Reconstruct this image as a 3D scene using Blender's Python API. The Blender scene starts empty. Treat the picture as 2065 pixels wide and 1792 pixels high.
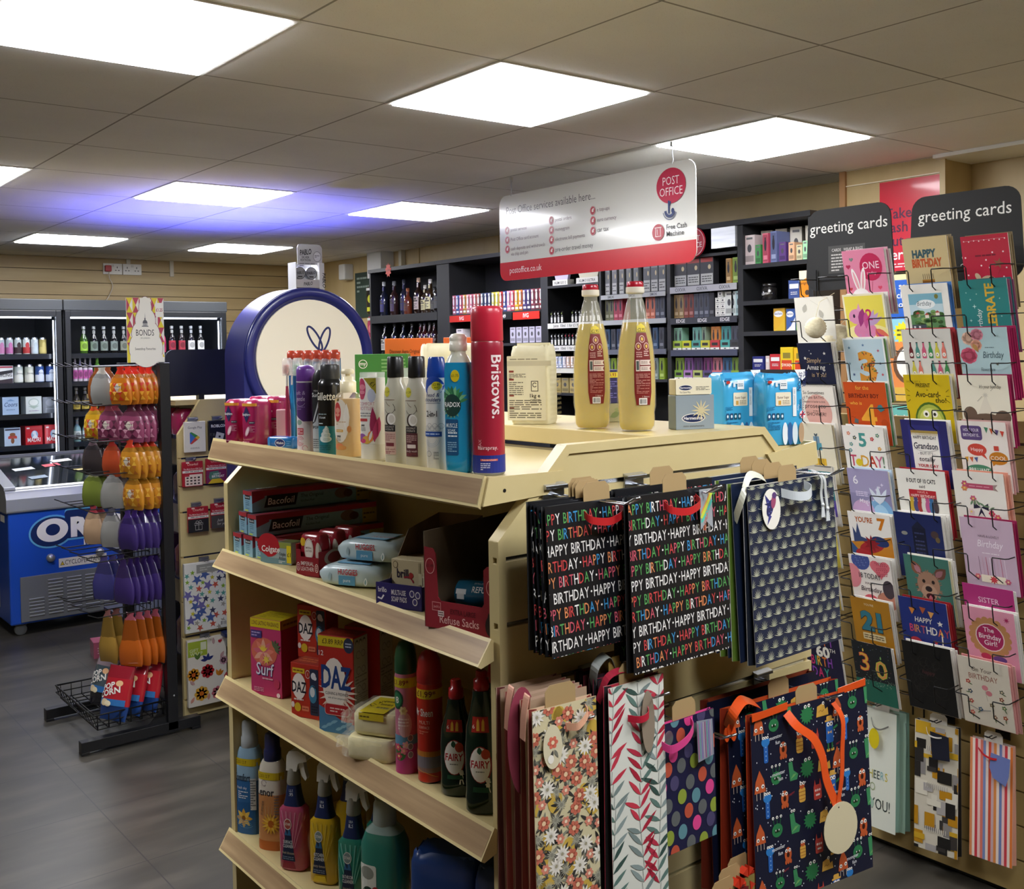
import bpy, math, random
from mathutils import Vector, Matrix
from mathutils.geometry import tessellate_polygon
random.seed(7)
SC = bpy.context.scene
COL = SC.collection
R = math.radians
# ------------------------------------------------------------------ camera
cd = bpy.data.cameras.new('camera')
cam = bpy.data.objects.new('camera', cd)
COL.objects.link(cam)
cr = ((0.78133, -0.62390, -0.01647), (-0.02798, -0.00864, -0.99957), (0.62349, 0.78146, -0.02421))
cam.matrix_world = Matrix(((cr[0][0], -cr[1][0], -cr[2][0], -1.77026), (cr[0][1], -cr[1][1], -cr[2][1], -2.26823),
                           (cr[0][2], -cr[1][2], -cr[2][2], 1.61), (0, 0, 0, 1)))
cd.sensor_fit = 'HORIZONTAL'
cd.sensor_width = 36
cd.lens = 2114.8 / 2065 * 36
cd.shift_x = -10.37 / 2065
cd.shift_y = -138.64 / 2065
cd.clip_start = 0.05
SC.camera = cam
# ------------------------------------------------------------------ world, exposure
w = bpy.data.worlds.new('world')
SC.world = w
w.use_nodes = True
w.node_tree.nodes['Background'].inputs[0].default_value = (0.6, 0.65, 0.75, 1)
w.node_tree.nodes['Background'].inputs[1].default_value = 0.02
SC.view_settings.view_transform = 'Standard'
SC.view_settings.look = 'None'
SC.view_settings.exposure = EXPO = 0.3
SC.view_settings.gamma = 1
SC.view_settings.use_curve_mapping = False
SC.cycles.use_denoising = True
SC.cycles.max_bounces = 8
SC.cycles.diffuse_bounces = 4
SC.cycles.glossy_bounces = 3
SC.cycles.transmission_bounces = 6
SC.cycles.transparent_max_bounces = 12
SC.cycles.caustics_reflective = False
SC.cycles.caustics_refractive = False
PANEL = 20.0      # radiance of the ceiling light panels
# ------------------------------------------------------------------ materials
MC = {}
def lin(h):
    h = h.lstrip('#')
    return tuple((lambda c: c / 12.92 if c <= .04045 else ((c + .055) / 1.055) ** 2.4)(int(h[i:i + 2], 16) / 255) for i in (0, 2, 4)) + (1,)
def mt(h, r=.5, me=0, tr=0, coat=0, em=0, al=1, ior=1.45):
    k = (h, r, me, tr, coat, em, al, ior)
    if k in MC: return MC[k]
    m = bpy.data.materials.new('m_' + h.strip('#'))
    m.use_nodes = True
    b = m.node_tree.nodes['Principled BSDF']
    b.inputs['Base Color'].default_value = lin(h)
    b.inputs['Roughness'].default_value = r
    b.inputs['Metallic'].default_value = me
    b.inputs['Transmission Weight'].default_value = tr
    b.inputs['IOR'].default_value = ior
    b.inputs['Coat Weight'].default_value = coat
    b.inputs['Coat Roughness'].default_value = .08
    b.inputs['Alpha'].default_value = al
    if em:
        b.inputs['Emission Color'].default_value = lin(h)
        b.inputs['Emission Strength'].default_value = em
    MC[k] = m
    return m
def nodes(name, r=.6, me=0, coat=0):
    m = bpy.data.materials.new(name); m.use_nodes = True
    nt = m.node_tree; b = nt.nodes['Principled BSDF']
    b.inputs['Roughness'].default_value = r; b.inputs['Metallic'].default_value = me; b.inputs['Coat Weight'].default_value = coat
    def N(t, **kw):
        n = nt.nodes.new(t)
        for k, v in kw.items(): setattr(n, k, v)
        return n
    return m, nt, b, N, nt.links.new
def ramp(N, L, src, stops):
    n = N('ShaderNodeValToRGB'); e = n.color_ramp.elements
    while len(e) < len(stops): e.new(.5)
    for x, (p, c) in zip(e, stops): x.position = p; x.color = lin(c) if isinstance(c, str) else (c, c, c, 1)
    L(src, n.inputs[0]); return n.outputs[0]
def mottle(name, stops, scale=(8, 8, 8), detail=6, r=.6, me=0, coat=0, bump=0, bscale=None):
    """base colour from stretched object-space noise"""
    m, nt, b, N, L = nodes(name, r, me, coat)
    tc = N('ShaderNodeTexCoord'); mp = N('ShaderNodeMapping'); mp.inputs['Scale'].default_value = scale
    L(tc.outputs['Object'], mp.inputs[0])
    nz = N('ShaderNodeTexNoise'); nz.inputs['Scale'].default_value = 1; nz.inputs['Detail'].default_value = detail
    L(mp.outputs[0], nz.inputs['Vector'])
    L(ramp(N, L, nz.outputs[0], stops), b.inputs['Base Color'])
    if bump:
        bp = N('ShaderNodeBump'); bp.inputs['Strength'].default_value = bump; bp.inputs['Distance'].default_value = .002
        L(nz.outputs[0], bp.inputs['Height']); L(bp.outputs[0], b.inputs['Normal'])
    return m
def gridmat(name, stops, nscale, cell, off, wid, linec, r, spec=None, detail=6, bump=0.1):
    """mottled tiles with thin joints every cell metres (surface pattern in object space)"""
    m, nt, b, N, L = nodes(name, r)
    tc = N('ShaderNodeTexCoord'); sp = N('ShaderNodeSeparateXYZ'); L(tc.outputs['Object'], sp.inputs[0])
    nz = N('ShaderNodeTexNoise'); nz.inputs['Scale'].default_value = 1; nz.inputs['Detail'].default_value = detail
    mp = N('ShaderNodeMapping'); mp.inputs['Scale'].default_value = nscale; L(tc.outputs['Object'], mp.inputs[0]); L(mp.outputs[0], nz.inputs['Vector'])
    col = ramp(N, L, nz.outputs[0], stops)
    if spec:
        v = N('ShaderNodeTexVoronoi'); v.inputs['Scale'].default_value = spec[0]; L(tc.outputs['Object'], v.inputs['Vector'])
        mx = N('ShaderNodeMix', data_type='RGBA'); L(ramp(N, L, v.outputs['Distance'], ((0, spec[1]), (spec[2], spec[1]), (spec[2] + .08, 0.0))), mx.inputs[0])
        L(col, mx.inputs[6]); mx.inputs[7].default_value = lin(spec[3]); col = mx.outputs[2]
    ds = []
    for ax, o in zip((0, 1), off):
        a = N('ShaderNodeMath', operation='ADD'); a.inputs[1].default_value = -o + cell * 200 + wid / 2; L(sp.outputs[ax], a.inputs[0])
        d = N('ShaderNodeMath', operation='MODULO'); d.inputs[1].default_value = cell; L(a.outputs[0], d.inputs[0])
        lt = N('ShaderNodeMath', operation='LESS_THAN'); lt.inputs[1].default_value = wid; L(d.outputs[0], lt.inputs[0]); ds.append(lt.outputs[0])
    mxx = N('ShaderNodeMath', operation='MAXIMUM'); L(ds[0], mxx.inputs[0]); L(ds[1], mxx.inputs[1])
    mx = N('ShaderNodeMix', data_type='RGBA'); L(mxx.outputs[0], mx.inputs[0]); L(col, mx.inputs[6]); mx.inputs[7].default_value = lin(linec)
    L(mx.outputs[2], b.inputs['Base Color'])
    bp = N('ShaderNodeBump'); bp.inputs['Strength'].default_value = bump; bp.inputs['Distance'].default_value = .003
    L(nz.outputs[0], bp.inputs['Height']); L(bp.outputs[0], b.inputs['Normal'])
    return m
# ------------------------------------------------------------------ mesh builder
class MB:
    def __init__(s): s.v = []; s.f = []; s.mi = []; s.sm = []; s.mats = []; s.T = None
    def mat(s, m):
        if isinstance(m, str): m = mt(m)
        if m not in s.mats: s.mats.append(m)
        return s.mats.index(m)
    def add(s, vs, fs, m, smooth=False):
        b = len(s.v); i = s.mat(m)
        if s.T is not None: vs = [tuple(s.T @ Vector(p)) for p in vs]
        s.v += [tuple(p) for p in vs]
        for f in fs: s.f.append(tuple(b + k for k in f)); s.mi.append(i); s.sm.append(smooth)
    def box(s, x0, x1, y0, y1, z0, z1, m):
        s.add([(x, y, z) for z in (z0, z1) for y in (y0, y1) for x in (x0, x1)], [(0, 2, 3, 1), (4, 5, 7, 6), (0, 1, 5, 4), (1, 3, 7, 5), (3, 2, 6, 7), (2, 0, 4, 6)], m)
    def prism(s, pts, h0, h1, m, axis='z', smooth=False):
        """polygon pts extruded along an axis; pts in the other two axes' order (y: x,z  x: y,z  z: x,y)"""
        def P(a, b, h): return {'z': (a, b, h), 'y': (a, h, b), 'x': (h, a, b)}[axis]
        n = len(pts)
        s.add([P(a, b, h) for h in (h0, h1) for a, b in pts], [tuple(range(n))[::-1], tuple(range(n, 2 * n))], m)
        s.add([P(a, b, h) for h in (h0, h1) for a, b in pts], [(i, (i + 1) % n, n + (i + 1) % n, n + i) for i in range(n)], m, smooth)
    def rings(s, rs, m, caps=True, smooth=True, closed=True, mats=None):
        n = len(rs[0]); vs = [p for r in rs for p in r]
        for k in range(len(rs) - 1):
            pass
        if mats is None:
            fs = [(k * n + i, k * n + (i + 1) % n, (k + 1) * n + (i + 1) % n, (k + 1) * n + i) for k in range(len(rs) - 1) for i in range(n if closed else n - 1)]
            s.add(vs, fs, m, smooth)
        else:
            k = 0
            while k < len(rs) - 1:
                j = k
                while j < len(rs) - 1 and mats[j] == mats[k]: j += 1
                sub = [p for r in rs[k:j + 1] for p in r]
                s.add(sub, [(a * n + i, a * n + (i + 1) % n, (a + 1) * n + (i + 1) % n, (a + 1) * n + i) for a in range(j - k) for i in range(n)], mats[k], smooth)
                k = j
        if caps:
            s.add(rs[0], [tuple(range(n))[::-1]], mats[0] if mats else m); s.add(rs[-1], [tuple(range(n))], mats[-1] if mats else m)
    def loft(s, secs, m=None, n=24, e=2, mats=None, caps=True, smooth=True, c=(0, 0)):
        """secs: (z, rx, ry[, exponent]) rings round the z axis"""
        rs = []
        for q in secs:
            ee = q[3] if len(q) > 3 else e; r = []
            for i in range(n):
                t = 2 * math.pi * (i + .5) / n; a, b = math.cos(t), math.sin(t)
                r.append((c[0] + q[1] * math.copysign(abs(a) ** (2 / ee), a), c[1] + q[2] * math.copysign(abs(b) ** (2 / ee), b), q[0]))
            rs.append(r)
        s.rings(rs, m, caps, smooth, True, mats)
    def lathe(s, prof, m=None, n=24, mats=None, caps=True, c=(0, 0)):
        s.loft([(z, r, r) for r, z in prof], m, n, 2, mats, caps, True, c)
    def tube(s, pts, r, m, n=6, caps=True):
        pts = [Vector(p) for p in pts]; rs = []
        up = Vector((.137, .22, .97)).normalized()
        for i, p in enumerate(pts):
            d = (pts[min(i + 1, len(pts) - 1)] - pts[max(i - 1, 0)]).normalized()
            a = d.cross(up)
            if a.length < .1: a = d.cross(Vector((1, 0, 0)))
            a.normalize(); b = d.cross(a)
            k = 1
            if 0 < i < len(pts) - 1:
                co = max(-1, min(1, (p - pts[i - 1]).normalized().dot((pts[i + 1] - p).normalized()))); k = 1 / max(.5, math.sqrt((1 + co) / 2))
            rs.append([tuple(p + (a * math.cos(2 * math.pi * j / n) + b * math.sin(2 * math.pi * j / n)) * r * k) for j in range(n)])
        s.rings(rs, m, caps)
    def ribbon(s, pts, wdir, wd, m, th=.0006):
        """flat band along pts, wd wide in direction wdir (one vector or one per point)"""
        top = []; 
        for i, p in enumerate(pts):
            q = Vector(wdir[i] if isinstance(wdir[0], (tuple, list, Vector)) else wdir).normalized() * wd / 2
            p = Vector(p); t = (Vector(pts[min(i + 1, len(pts) - 1)]) - Vector(pts[max(i - 1, 0)])).normalized(); nn = q.cross(t).normalized() * th
            top.append([tuple(p - q - nn), tuple(p + q - nn), tuple(p + q + nn), tuple(p - q + nn)])
        s.rings(top, m, True, False)
    def sphere(s, c, r, m, n=16, k=10, sc=(1, 1, 1)):
        rs = [[(c[0] + sc[0] * r * math.sin(math.pi * j / k) * math.cos(2 * math.pi * i / n), c[1] + sc[1] * r * math.sin(math.pi * j / k) * math.sin(2 * math.pi * i / n), c[2] - sc[2] * r * math.cos(math.pi * j / k)) for i in range(n)] for j in range(1, k)]
        s.rings(rs, m)
    def build(s, name, parent=None, bevel=0, label=None):
        me = bpy.data.meshes.new(name); me.from_pydata(s.v, [], s.f)
        for m in s.mats: me.materials.append(m)
        me.polygons.foreach_set('material_index', s.mi); me.polygons.foreach_set('use_smooth', s.sm)
        me.update()
        o = bpy.data.objects.new(name, me); COL.objects.link(o)
        if parent is not None: o.parent = parent
        if bevel:
            b = o.modifiers.new('bevel', 'BEVEL'); b.width = bevel; b.segments = 2; b.limit_method = 'ANGLE'; b.angle_limit = R(40)
        if label: o['label'] = label
        return o
# ------------------------------------------------------------------ printed graphics
class Flat:
    def __init__(s, o, e1, e2, back=0):
        s.o = Vector(o); s.a = Vector(e1).normalized(); s.b = Vector(e2).normalized(); s.n = s.a.cross(s.b)
    strip = None
    def pt(s, u, v, off): return tuple(s.o + s.a * u + s.b * v + s.n * off)
class Wrap:
    """front of a lofted body: u runs round it from the front (-y), v is the height"""
    def __init__(s, secs, e=2, turn=0, strip=None):
        s.q = secs; s.e = e; s.t = turn; s.strip = strip or max(.002, secs[len(secs) // 2][1] * .22)
    def pt(s, u, v, off):
        q = s.q
        for a, b in zip(q, q[1:]):
            if a[0] <= v <= b[0] or b is q[-1]: break
        f = 0 if b[0] == a[0] else max(0, min(1, (v - a[0]) / (b[0] - a[0])))
        rx = a[1] + (b[1] - a[1]) * f + off; ry = a[2] + (b[2] - a[2]) * f + off
        if s.e > 2.01:
            x = max(-.985 * rx, min(.985 * rx, u)); y = -ry * (1 - (abs(x) / rx) ** s.e) ** (1 / s.e)
        else:
            t = u / ((rx + min(rx, ry * 1.3)) / 2) + s.t; x = rx * math.sin(t); y = -ry * math.cos(t)
        return (x, y, v)
TC = {}
def ttris(txt, bold, shear):
    k = (txt, bold, shear)
    if k not in TC:
        c = bpy.data.curves.new('t', 'FONT'); c.body = txt; c.resolution_u = 2; c.offset = bold; c.shear = shear
        o = bpy.data.objects.new('t', c); me = bpy.data.meshes.new_from_object(o)
        vs = [(v.co.x, v.co.y) for v in me.vertices]; fs = [tuple(p.vertices) for p in me.polygons]
        xs = [v[0] for v in vs] or [0]
        TC[k] = (vs, fs, min(xs), max(xs))
        bpy.data.objects.remove(o); bpy.data.curves.remove(c); bpy.data.meshes.remove(me)
    return TC[k]
def clip(poly, lo, hi):
    for sgn, lim in ((1, lo), (-1, -hi)):
        out = []
        for i, p in enumerate(poly):
            q = poly[(i + 1) % len(poly)]; a, b = sgn * p[0] - lim, sgn * q[0] - lim
            if a >= 0: out.append(p)
            if (a > 0 > b) or (a < 0 < b): t = a / (a - b); out.append((p[0] + (q[0] - p[0]) * t, p[1] + (q[1] - p[1]) * t))
        poly = out
        if len(poly) < 3: return None
    return poly
class Pr:
    def __init__(s, mb, surf, off=.0004, step=.00003, r=.45):
        s.mb = mb; s.s = surf; s.o = off; s.st = step; s.k = 0; s.r = r; s.win = None
    def col(s, c): return mt(c, s.r) if isinstance(c, str) else c
    def tris(s, vs, fs, c):
        s.k += 1; off = s.o + s.k * s.st; c = s.col(c)
        if s.win:                                   # keep inside a window (u0,v0,u1,v1)
            u0, v0, u1, v1 = s.win; ps = []
            for f in fs:
                p = clip([vs[i] for i in f], u0, u1)
                if p: p = clip([(b, a) for a, b in p], v0, v1)
                if p: ps.append([(b, a) for a, b in p])
            vs = [p for q in ps for p in q]; fs = []; i = 0
            for q in ps: fs.append(tuple(range(i, i + len(q)))); i += len(q)
            if not fs: return
        if s.s.strip is None:
            s.mb.add([s.s.pt(u, v, off) for u, v in vs], fs, c)
        else:
            w = s.s.strip
            for f in fs:
                P = [vs[i] for i in f]; lo, hi = min(p[0] for p in P), max(p[0] for p in P)
                a = math.floor(lo / w)
                while a * w < hi:
                    q = clip(P, a * w, (a + 1) * w)
                    if q: s.mb.add([s.s.pt(u, v, off) for u, v in q], [tuple(range(len(q)))], c)
                    a += 1
    def poly(s, pts, c):
        if s.s.strip is None and not s.win: s.tris(pts, [tuple(range(len(pts)))], c)
        elif len(pts) <= 4: s.tris(pts, [tuple(range(len(pts)))], c)
        else: s.tris(pts, [tuple(t) for t in tessellate_polygon([[Vector((a, b, 0)) for a, b in pts]])], c)
    def rect(s, u0, v0, u1, v1, c):
        h = 1 if s.s.strip is None else max(1, int(abs(v1 - v0) / .03))
        if h == 1: s.poly([(u0, v0), (u1, v0), (u1, v1), (u0, v1)], c)
        else:
            vs = [(u, v0 + (v1 - v0) * i / h) for i in range(h + 1) for u in (u0, u1)]
            s.tris(vs, [(2 * i, 2 * i + 1, 2 * i + 3, 2 * i + 2) for i in range(h)], c)
    def ell(s, u, v, a, b, c, n=20, rot=0):
        P = []
        for i in range(n):
            t = 2 * math.pi * i / n; x, y = a * math.cos(t), b * math.sin(t)
            P.append((u + x * math.cos(rot) - y * math.sin(rot), v + x * math.sin(rot) + y * math.cos(rot)))
        s.poly(P, c)
    def rrect(s, u0, v0, u1, v1, r, c):
        P = []
        for cx, cy, a in ((u1 - r, v1 - r, 0), (u0 + r, v1 - r, 90), (u0 + r, v0 + r, 180), (u1 - r, v0 + r, 270)):
            for k in range(5): t = R(a + k * 22.5); P.append((cx + r * math.cos(t), cy + r * math.sin(t)))
        s.poly(P, c)
    def star(s, u, v, r, c, n=5, q=.42, rot=0):
        s.poly([(u + (r if i % 2 == 0 else r * q) * math.sin(rot + math.pi * i / n), v + (r if i % 2 == 0 else r * q) * math.cos(rot + math.pi * i / n)) for i in range(2 * n)], c)
    def leaf(s, u, v, l, w, a, c):
        """a pointed leaf from (u,v), l long at angle a"""
        ca, sa = math.cos(a), math.sin(a)
        P = [(0, 0), (.25 * l, w * .42), (.5 * l, w * .5), (.78 * l, w * .3), (l, 0), (.78 * l, -w * .3), (.5 * l, -w * .5), (.25 * l, -w * .42)]
        s.poly([(u + x * ca - y * sa, v + x * sa + y * ca) for x, y in P], c)
    def flower(s, u, v, r, c, cc, n=6, q=.55):
        for i in range(n): t = 2 * math.pi * i / n; s.ell(u + r * .55 * math.cos(t), v + r * .55 * math.sin(t), r * .45, r * .36, c, 8, t); s.k -= 1
        s.k += 1; s.ell(u, v, r * .32, r * .32, cc, 10)
    def heart(s, u, v, r, c):
        P = []
        for i in range(24):
            t = 2 * math.pi * i / 24; P.append((u + r * math.sin(t) ** 3, v + r * (13 * math.cos(t) - 5 * math.cos(2 * t) - 2 * math.cos(3 * t) - math.cos(4 * t)) / 16))
        s.poly(P, c)
    def path(s, pts, w, c, closed=False):
        """a stroke of width w along pts"""
        n = len(pts); L = []; Q = []
        for i, p in enumerate(pts):
            a = pts[(i - 1) % n] if (closed or i) else p; b = pts[(i + 1) % n] if (closed or i < n - 1) else p
            dx, dy = b[0] - a[0], b[1] - a[1]; d = math.hypot(dx, dy) or 1
            L.append((p[0] - dy / d * w / 2, p[1] + dx / d * w / 2)); Q.append((p[0] + dy / d * w / 2, p[1] - dx / d * w / 2))
        vs = L + Q; m = n if closed else n - 1
        s.tris(vs, [(i, (i + 1) % n, n + (i + 1) % n, n + i) for i in range(m)], c)
    def arc(s, u, v, r, a0, a1, w, c, n=14):
        s.path([(u + r * math.cos(R(a0 + (a1 - a0) * i / n)), v + r * math.sin(R(a0 + (a1 - a0) * i / n))) for i in range(n + 1)], w, c)
    def text(s, t, u, v, h, c, al='C', bold=0, shear=0, sx=1, rot=0, fit=None):
        """t with capitals h high, baseline at v; al C/L/R; fit: widest allowed"""
        vs, fs, x0, x1 = ttris(t, bold, shear); k = h / .7
        wd = (x1 - x0) * k * sx
        if fit and wd > fit: sx *= fit / wd; wd = fit
        ox = {'C': -wd / 2, 'L': 0, 'R': -wd}[al]
        ca, sa = math.cos(R(rot)), math.sin(R(rot)); P = []
        for x, y in vs:
            x = (x - x0) * k * sx + ox; y *= k
            P.append((u + x * ca - y * sa, v + x * sa + y * ca))
        s.tris(P, fs, c); return wd
    def lines(s, u0, v0, u1, v1, n, c, fr=.45, rag=.25):
        """n rows of fine print too small to read"""
        d = (v1 - v0) / n; rr = random.Random(n * 17 + int(u0 * 1e4)); vs = []; fs = []
        for i in range(n):
            x = u0
            while x < u1 - .0005:
                l = min(rr.uniform(.15, .4) * (u1 - u0), u1 - x); 
                if i % 2 and x > u0 and rr.random() < rag: break
                b = len(vs); y = v1 - (i + 1) * d + d * (1 - fr) / 2
                vs += [(x, y), (x + l * .86, y), (x + l * .86, y + d * fr), (x, y + d * fr)]; fs.append((b, b + 1, b + 2, b + 3)); x += l
        s.tris(vs, fs, c)
    def barcode(s, u0, v0, u1, v1, horiz=False):
        s.rect(u0, v0, u1, v1, '#f2f0ea'); rr = random.Random(5); x = .06; vs = []; fs = []
        while x < .92:
            l = rr.choice((.02, .03, .05)); b = len(vs)
            if horiz: q = v0 + (v1 - v0) * x; q1 = q + (v1 - v0) * l; du = (u1 - u0) * .12; vs += [(u0 + du, q), (u1 - du, q), (u1 - du, q1), (u0 + du, q1)]
            else: q = u0 + (u1 - u0) * x; q1 = q + (u1 - u0) * l; dv = (v1 - v0) * .12; vs += [(q, v0 + dv), (q1, v0 + dv), (q1, v1 - dv), (q, v1 - dv)]
            fs.append((b, b + 1, b + 2, b + 3)); x += l + rr.choice((.02, .03, .04))
        s.tris(vs, fs, '#1c1c1c')
# ------------------------------------------------------------------ things
def thing(name, label, cat, loc=(0, 0, 0), rz=0, group=None, rx=0, ry=0):
    o = bpy.data.objects.new(name, None); COL.objects.link(o); o.empty_display_size = .02
    o.location = loc; o.rotation_euler = (R(rx), R(ry), R(rz)); o['label'] = label; o['category'] = cat
    if group: o['group'] = group
    return o
def single(mb, name, label, cat, loc=(0, 0, 0), rz=0, group=None, rx=0, ry=0, bevel=0):
    o = mb.build(name, None, bevel); o.location = loc; o.rotation_euler = (R(rx), R(ry), R(rz)); o['label'] = label; o['category'] = cat
    if group: o['group'] = group
    return o
def stuct(mb, name, bevel=0):
    o = mb.build(name, None, bevel); o['kind'] = 'structure'; return o
KIDS = {}
def dup(root, loc, rz, label, group=None, rx=0, ry=0):
    """a copy of a thing with copies of its parts"""
    r = root.copy(); COL.objects.link(r); r.location = loc; r.rotation_euler = (R(rx), R(ry), R(rz)); r['label'] = label
    if group: r['group'] = group
    if root not in KIDS: KIDS[root] = [(c, list(c.children)) for c in root.children]
    for c, gs in KIDS[root]:
        d = c.copy(); COL.objects.link(d); d.parent = r
        for g in gs: h = g.copy(); COL.objects.link(h); h.parent = d
    return r
ORD = 'first second third fourth fifth sixth seventh eighth ninth tenth eleventh twelfth thirteenth fourteenth fifteenth sixteenth seventeenth eighteenth nineteenth twentieth'.split()
def shade(h, k):
    c = [int(h[i:i + 2], 16) for i in (1, 3, 5)]
    return '#' + ''.join('%02x' % max(0, min(255, int(x * k if k <= 1 else 255 - (255 - x) / k))) for x in c)
def fr(x0=0, y=0, z0=0): return Flat((x0, y, z0), (1, 0, 0), (0, 0, 1))          # a front face at y (facing -y)
def sideR(x, y0=0, z0=0): return Flat((x, y0, z0), (0, 1, 0), (0, 0, 1))          # the +x side
def sideL(x, y0=0, z0=0): return Flat((x, y0, z0), (0, -1, 0), (0, 0, 1))         # the -x side
def topf(z, x0=0, y0=0): return Flat((x0, y0, z), (1, 0, 0), (0, 1, 0))           # the top
# ================================================================== THE ROOM
m_ceil = gridmat('ceiling_tile', ((.35, '#eeeeec'), (.65, '#f4f4f2')), (3, 3, 3), .6, (0, 0), .007, '#a09e9a', .9, (170, .3, .12, '#a9a49a'))
m_floor = gridmat('floor_tile', ((.25, '#34322d'), (.5, '#423f39'), (.75, '#565149')), (2.2, 9, 1), .487, (-.647, 1.562), .004, '#2b2b2b', .36, None, 9, .12)
m_ply = mottle('tan_board', ((.3, '#a38c60'), (.55, '#b09a6c'), (.75, '#bba779')), (1.2, 1.2, 14), 7, .5)
m_plyx = mottle('tan_laminate', ((.3, '#b39c6c'), (.7, '#bfa97a')), (6, 6, 2), 5, .45)
m_cream = mottle('cream_metal', ((.3, '#cdbb86'), (.7, '#d3c28f')), (9, 9, 9), 4, .36)
m_olive = mottle('tan_slat', ((.3, '#a8905a'), (.7, '#b79f69')), (4, 4, 4), 4, .35)
m_wood = mottle('oak_strip', ((.25, '#84694e'), (.5, '#9f8463'), (.72, '#b59a76')), (60, 3.0, 60), 8, .3, 0, .3)
m_black = mt('#191a1c', .42)
m_dark = mottle('charcoal_board', ((.3, '#1c1d1f'), (.7, '#242528')), (5, 5, 5), 3, .5)
m_chrome = mt('#c9ccd0', .22, 1)
m_wire = mt('#121212', .4)
m_white = mt('#efeee9', .45)
m_glass = mt('#ffffff', .02, 0, 1, al=1, ior=1.1)
# floor, ceiling, walls
b = MB(); b.box(-5, 2.75, -5, 6.5, -.1, 0, m_floor); stuct(b, 'floor')
b = MB(); b.box(-5.1, 2.75, -5.1, 6.5, 2.4, 2.5, m_ceil); stuct(b, 'ceiling')
b = MB(); b.box(-5.1, -5, -5, 6.4, 0, 2.4, m_ply); stuct(b, 'wall_left')
b = MB(); b.box(-5.1, 2.75, -5.1, -5, 0, 2.4, m_ply); stuct(b, 'wall_front')
b = MB(); b.box(-5, 2.75, 6.38, 6.45, 0, 2.4, mt('#4b3a20', .7))            # slatted boards on the far wall
rr = random.Random(3)
for i in range(24):
    b.box(-5, 2.75, 6.35, 6.38, i * .1 + .003, i * .1 + .0985, m_ply)
stuct(b, 'wall_back')
b = MB(); b.box(2.64, 2.72, -5, 6.4, 0, 2.4, m_plyx)
for y in (4.44, 4.9, 3.45, 2.2): b.box(2.632, 2.64, y - .02, y + .02, 0, 2.4, m_plyx)
stuct(b, 'wall_right')
b = MB(); b.box(2.42, 2.64, .07, .56, 0, 2.4, m_plyx); b.box(2.405, 2.42, .545, .575, 0, 2.4, mt('#a97f55', .5)); b.box(2.405, 2.42, .06, .085, 0, 2.4, m_plyx)
b.box(2.412, 2.42, .085, .545, 2.33, 2.334, mt('#efe6cf', .5)); stuct(b, 'trim_pillar')
b = MB(); b.box(2.36, 2.66, -3, .09, 2.385, 2.4, m_white); stuct(b, 'trim_ceiling')
# light panels let into the ceiling grid, 1.2 m and 2.4 m apart
m_lamp = mt('#fafbff', .5, em=PANEL)
PL = [(-.9, .3, 'large bright ceiling panel nearest the snack side, cut by the picture top'), (.3, .3, 'bright square ceiling panel above the cooking oil bottles'),
      (1.5, .3, 'bright square ceiling panel behind the hanging services sign'), (-.9, 2.7, 'ceiling panel cut by the picture edge above the drinks chillers'),
      (.3, 2.7, 'ceiling panel above the round blue sign'), (1.5, 2.7, 'ceiling panel just beside the top corner of the services sign'),
      (.3, 5.1, 'small far ceiling panel above the drinks chillers'), (1.5, 5.1, 'small far ceiling panel near the silver tin tower'),
      (-.9, -2.1, 'ceiling panel overhead behind the shelving'), (-2.1, .3, 'ceiling panel over the open floor'), (.3, -2.1, 'ceiling panel overhead beyond the gift bags'), (1.5, -2.1, 'ceiling panel over the aisle beyond the card racks')]
for x, y, lb in PL:
    t = thing('ceiling_light', lb, 'light', (x, y, 2.4), 0, 'square ceiling light panels')
    b = MB(); b.box(-.3, .3, -.3, -.285, -.004, .0, m_white); b.box(-.3, .3, .285, .3, -.004, .0, m_white); b.box(-.3, -.285, -.285, .285, -.004, 0, m_white); b.box(.285, .3, -.285, .285, -.004, 0, m_white)
    b.build('frame', t)
    b = MB(); b.box(-.283, .283, -.283, .283, -.009, -.001, m_lamp); b.build('diffuser', t)
# ================================================================== SHELVING GONDOLA
def lip(mb, x, y0, y1, z, d=.04, out=.026):
    """slanted price strip along y at the front x of a shelf, top edge at z, leaning out towards -x"""
    P = [(x, z), (x - .004, z + .003), (x - out - .006, z - d), (x - out, z - d - .004), (x, z - d * .9)]
    mb.prism([(a, c) for a, c in P], y0, y1, m_cream, 'y')
    f = lambda t, o: (x - .004 - (out + .002) * t - o * .8, z + .003 - (d + .003) * t + 0 * o)
    a0 = f(.12, .0006); a1 = f(.9, .0006)
    mb.add([(a0[0], y0 + .003, a0[1]), (a0[0], y1 - .003, a0[1]), (a1[0], y1 - .003, a1[1]), (a1[0], y0 + .003, a1[1])], [(0, 1, 2, 3)], m_wood)
G1 = thing('shelving_gondola', 'cream double-sided metal shop shelving with wood-strip shelf edges, toiletries on top', 'shelving', (0, 0, 0))
XF, XR, YN, YF = -.83, -.064, -1.034, -.034
PROF = [(XF, 0), (XF, 1.326), (-.692, 1.461), (-.204, 1.461), (XR, 1.326), (XR, 0)]
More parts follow.
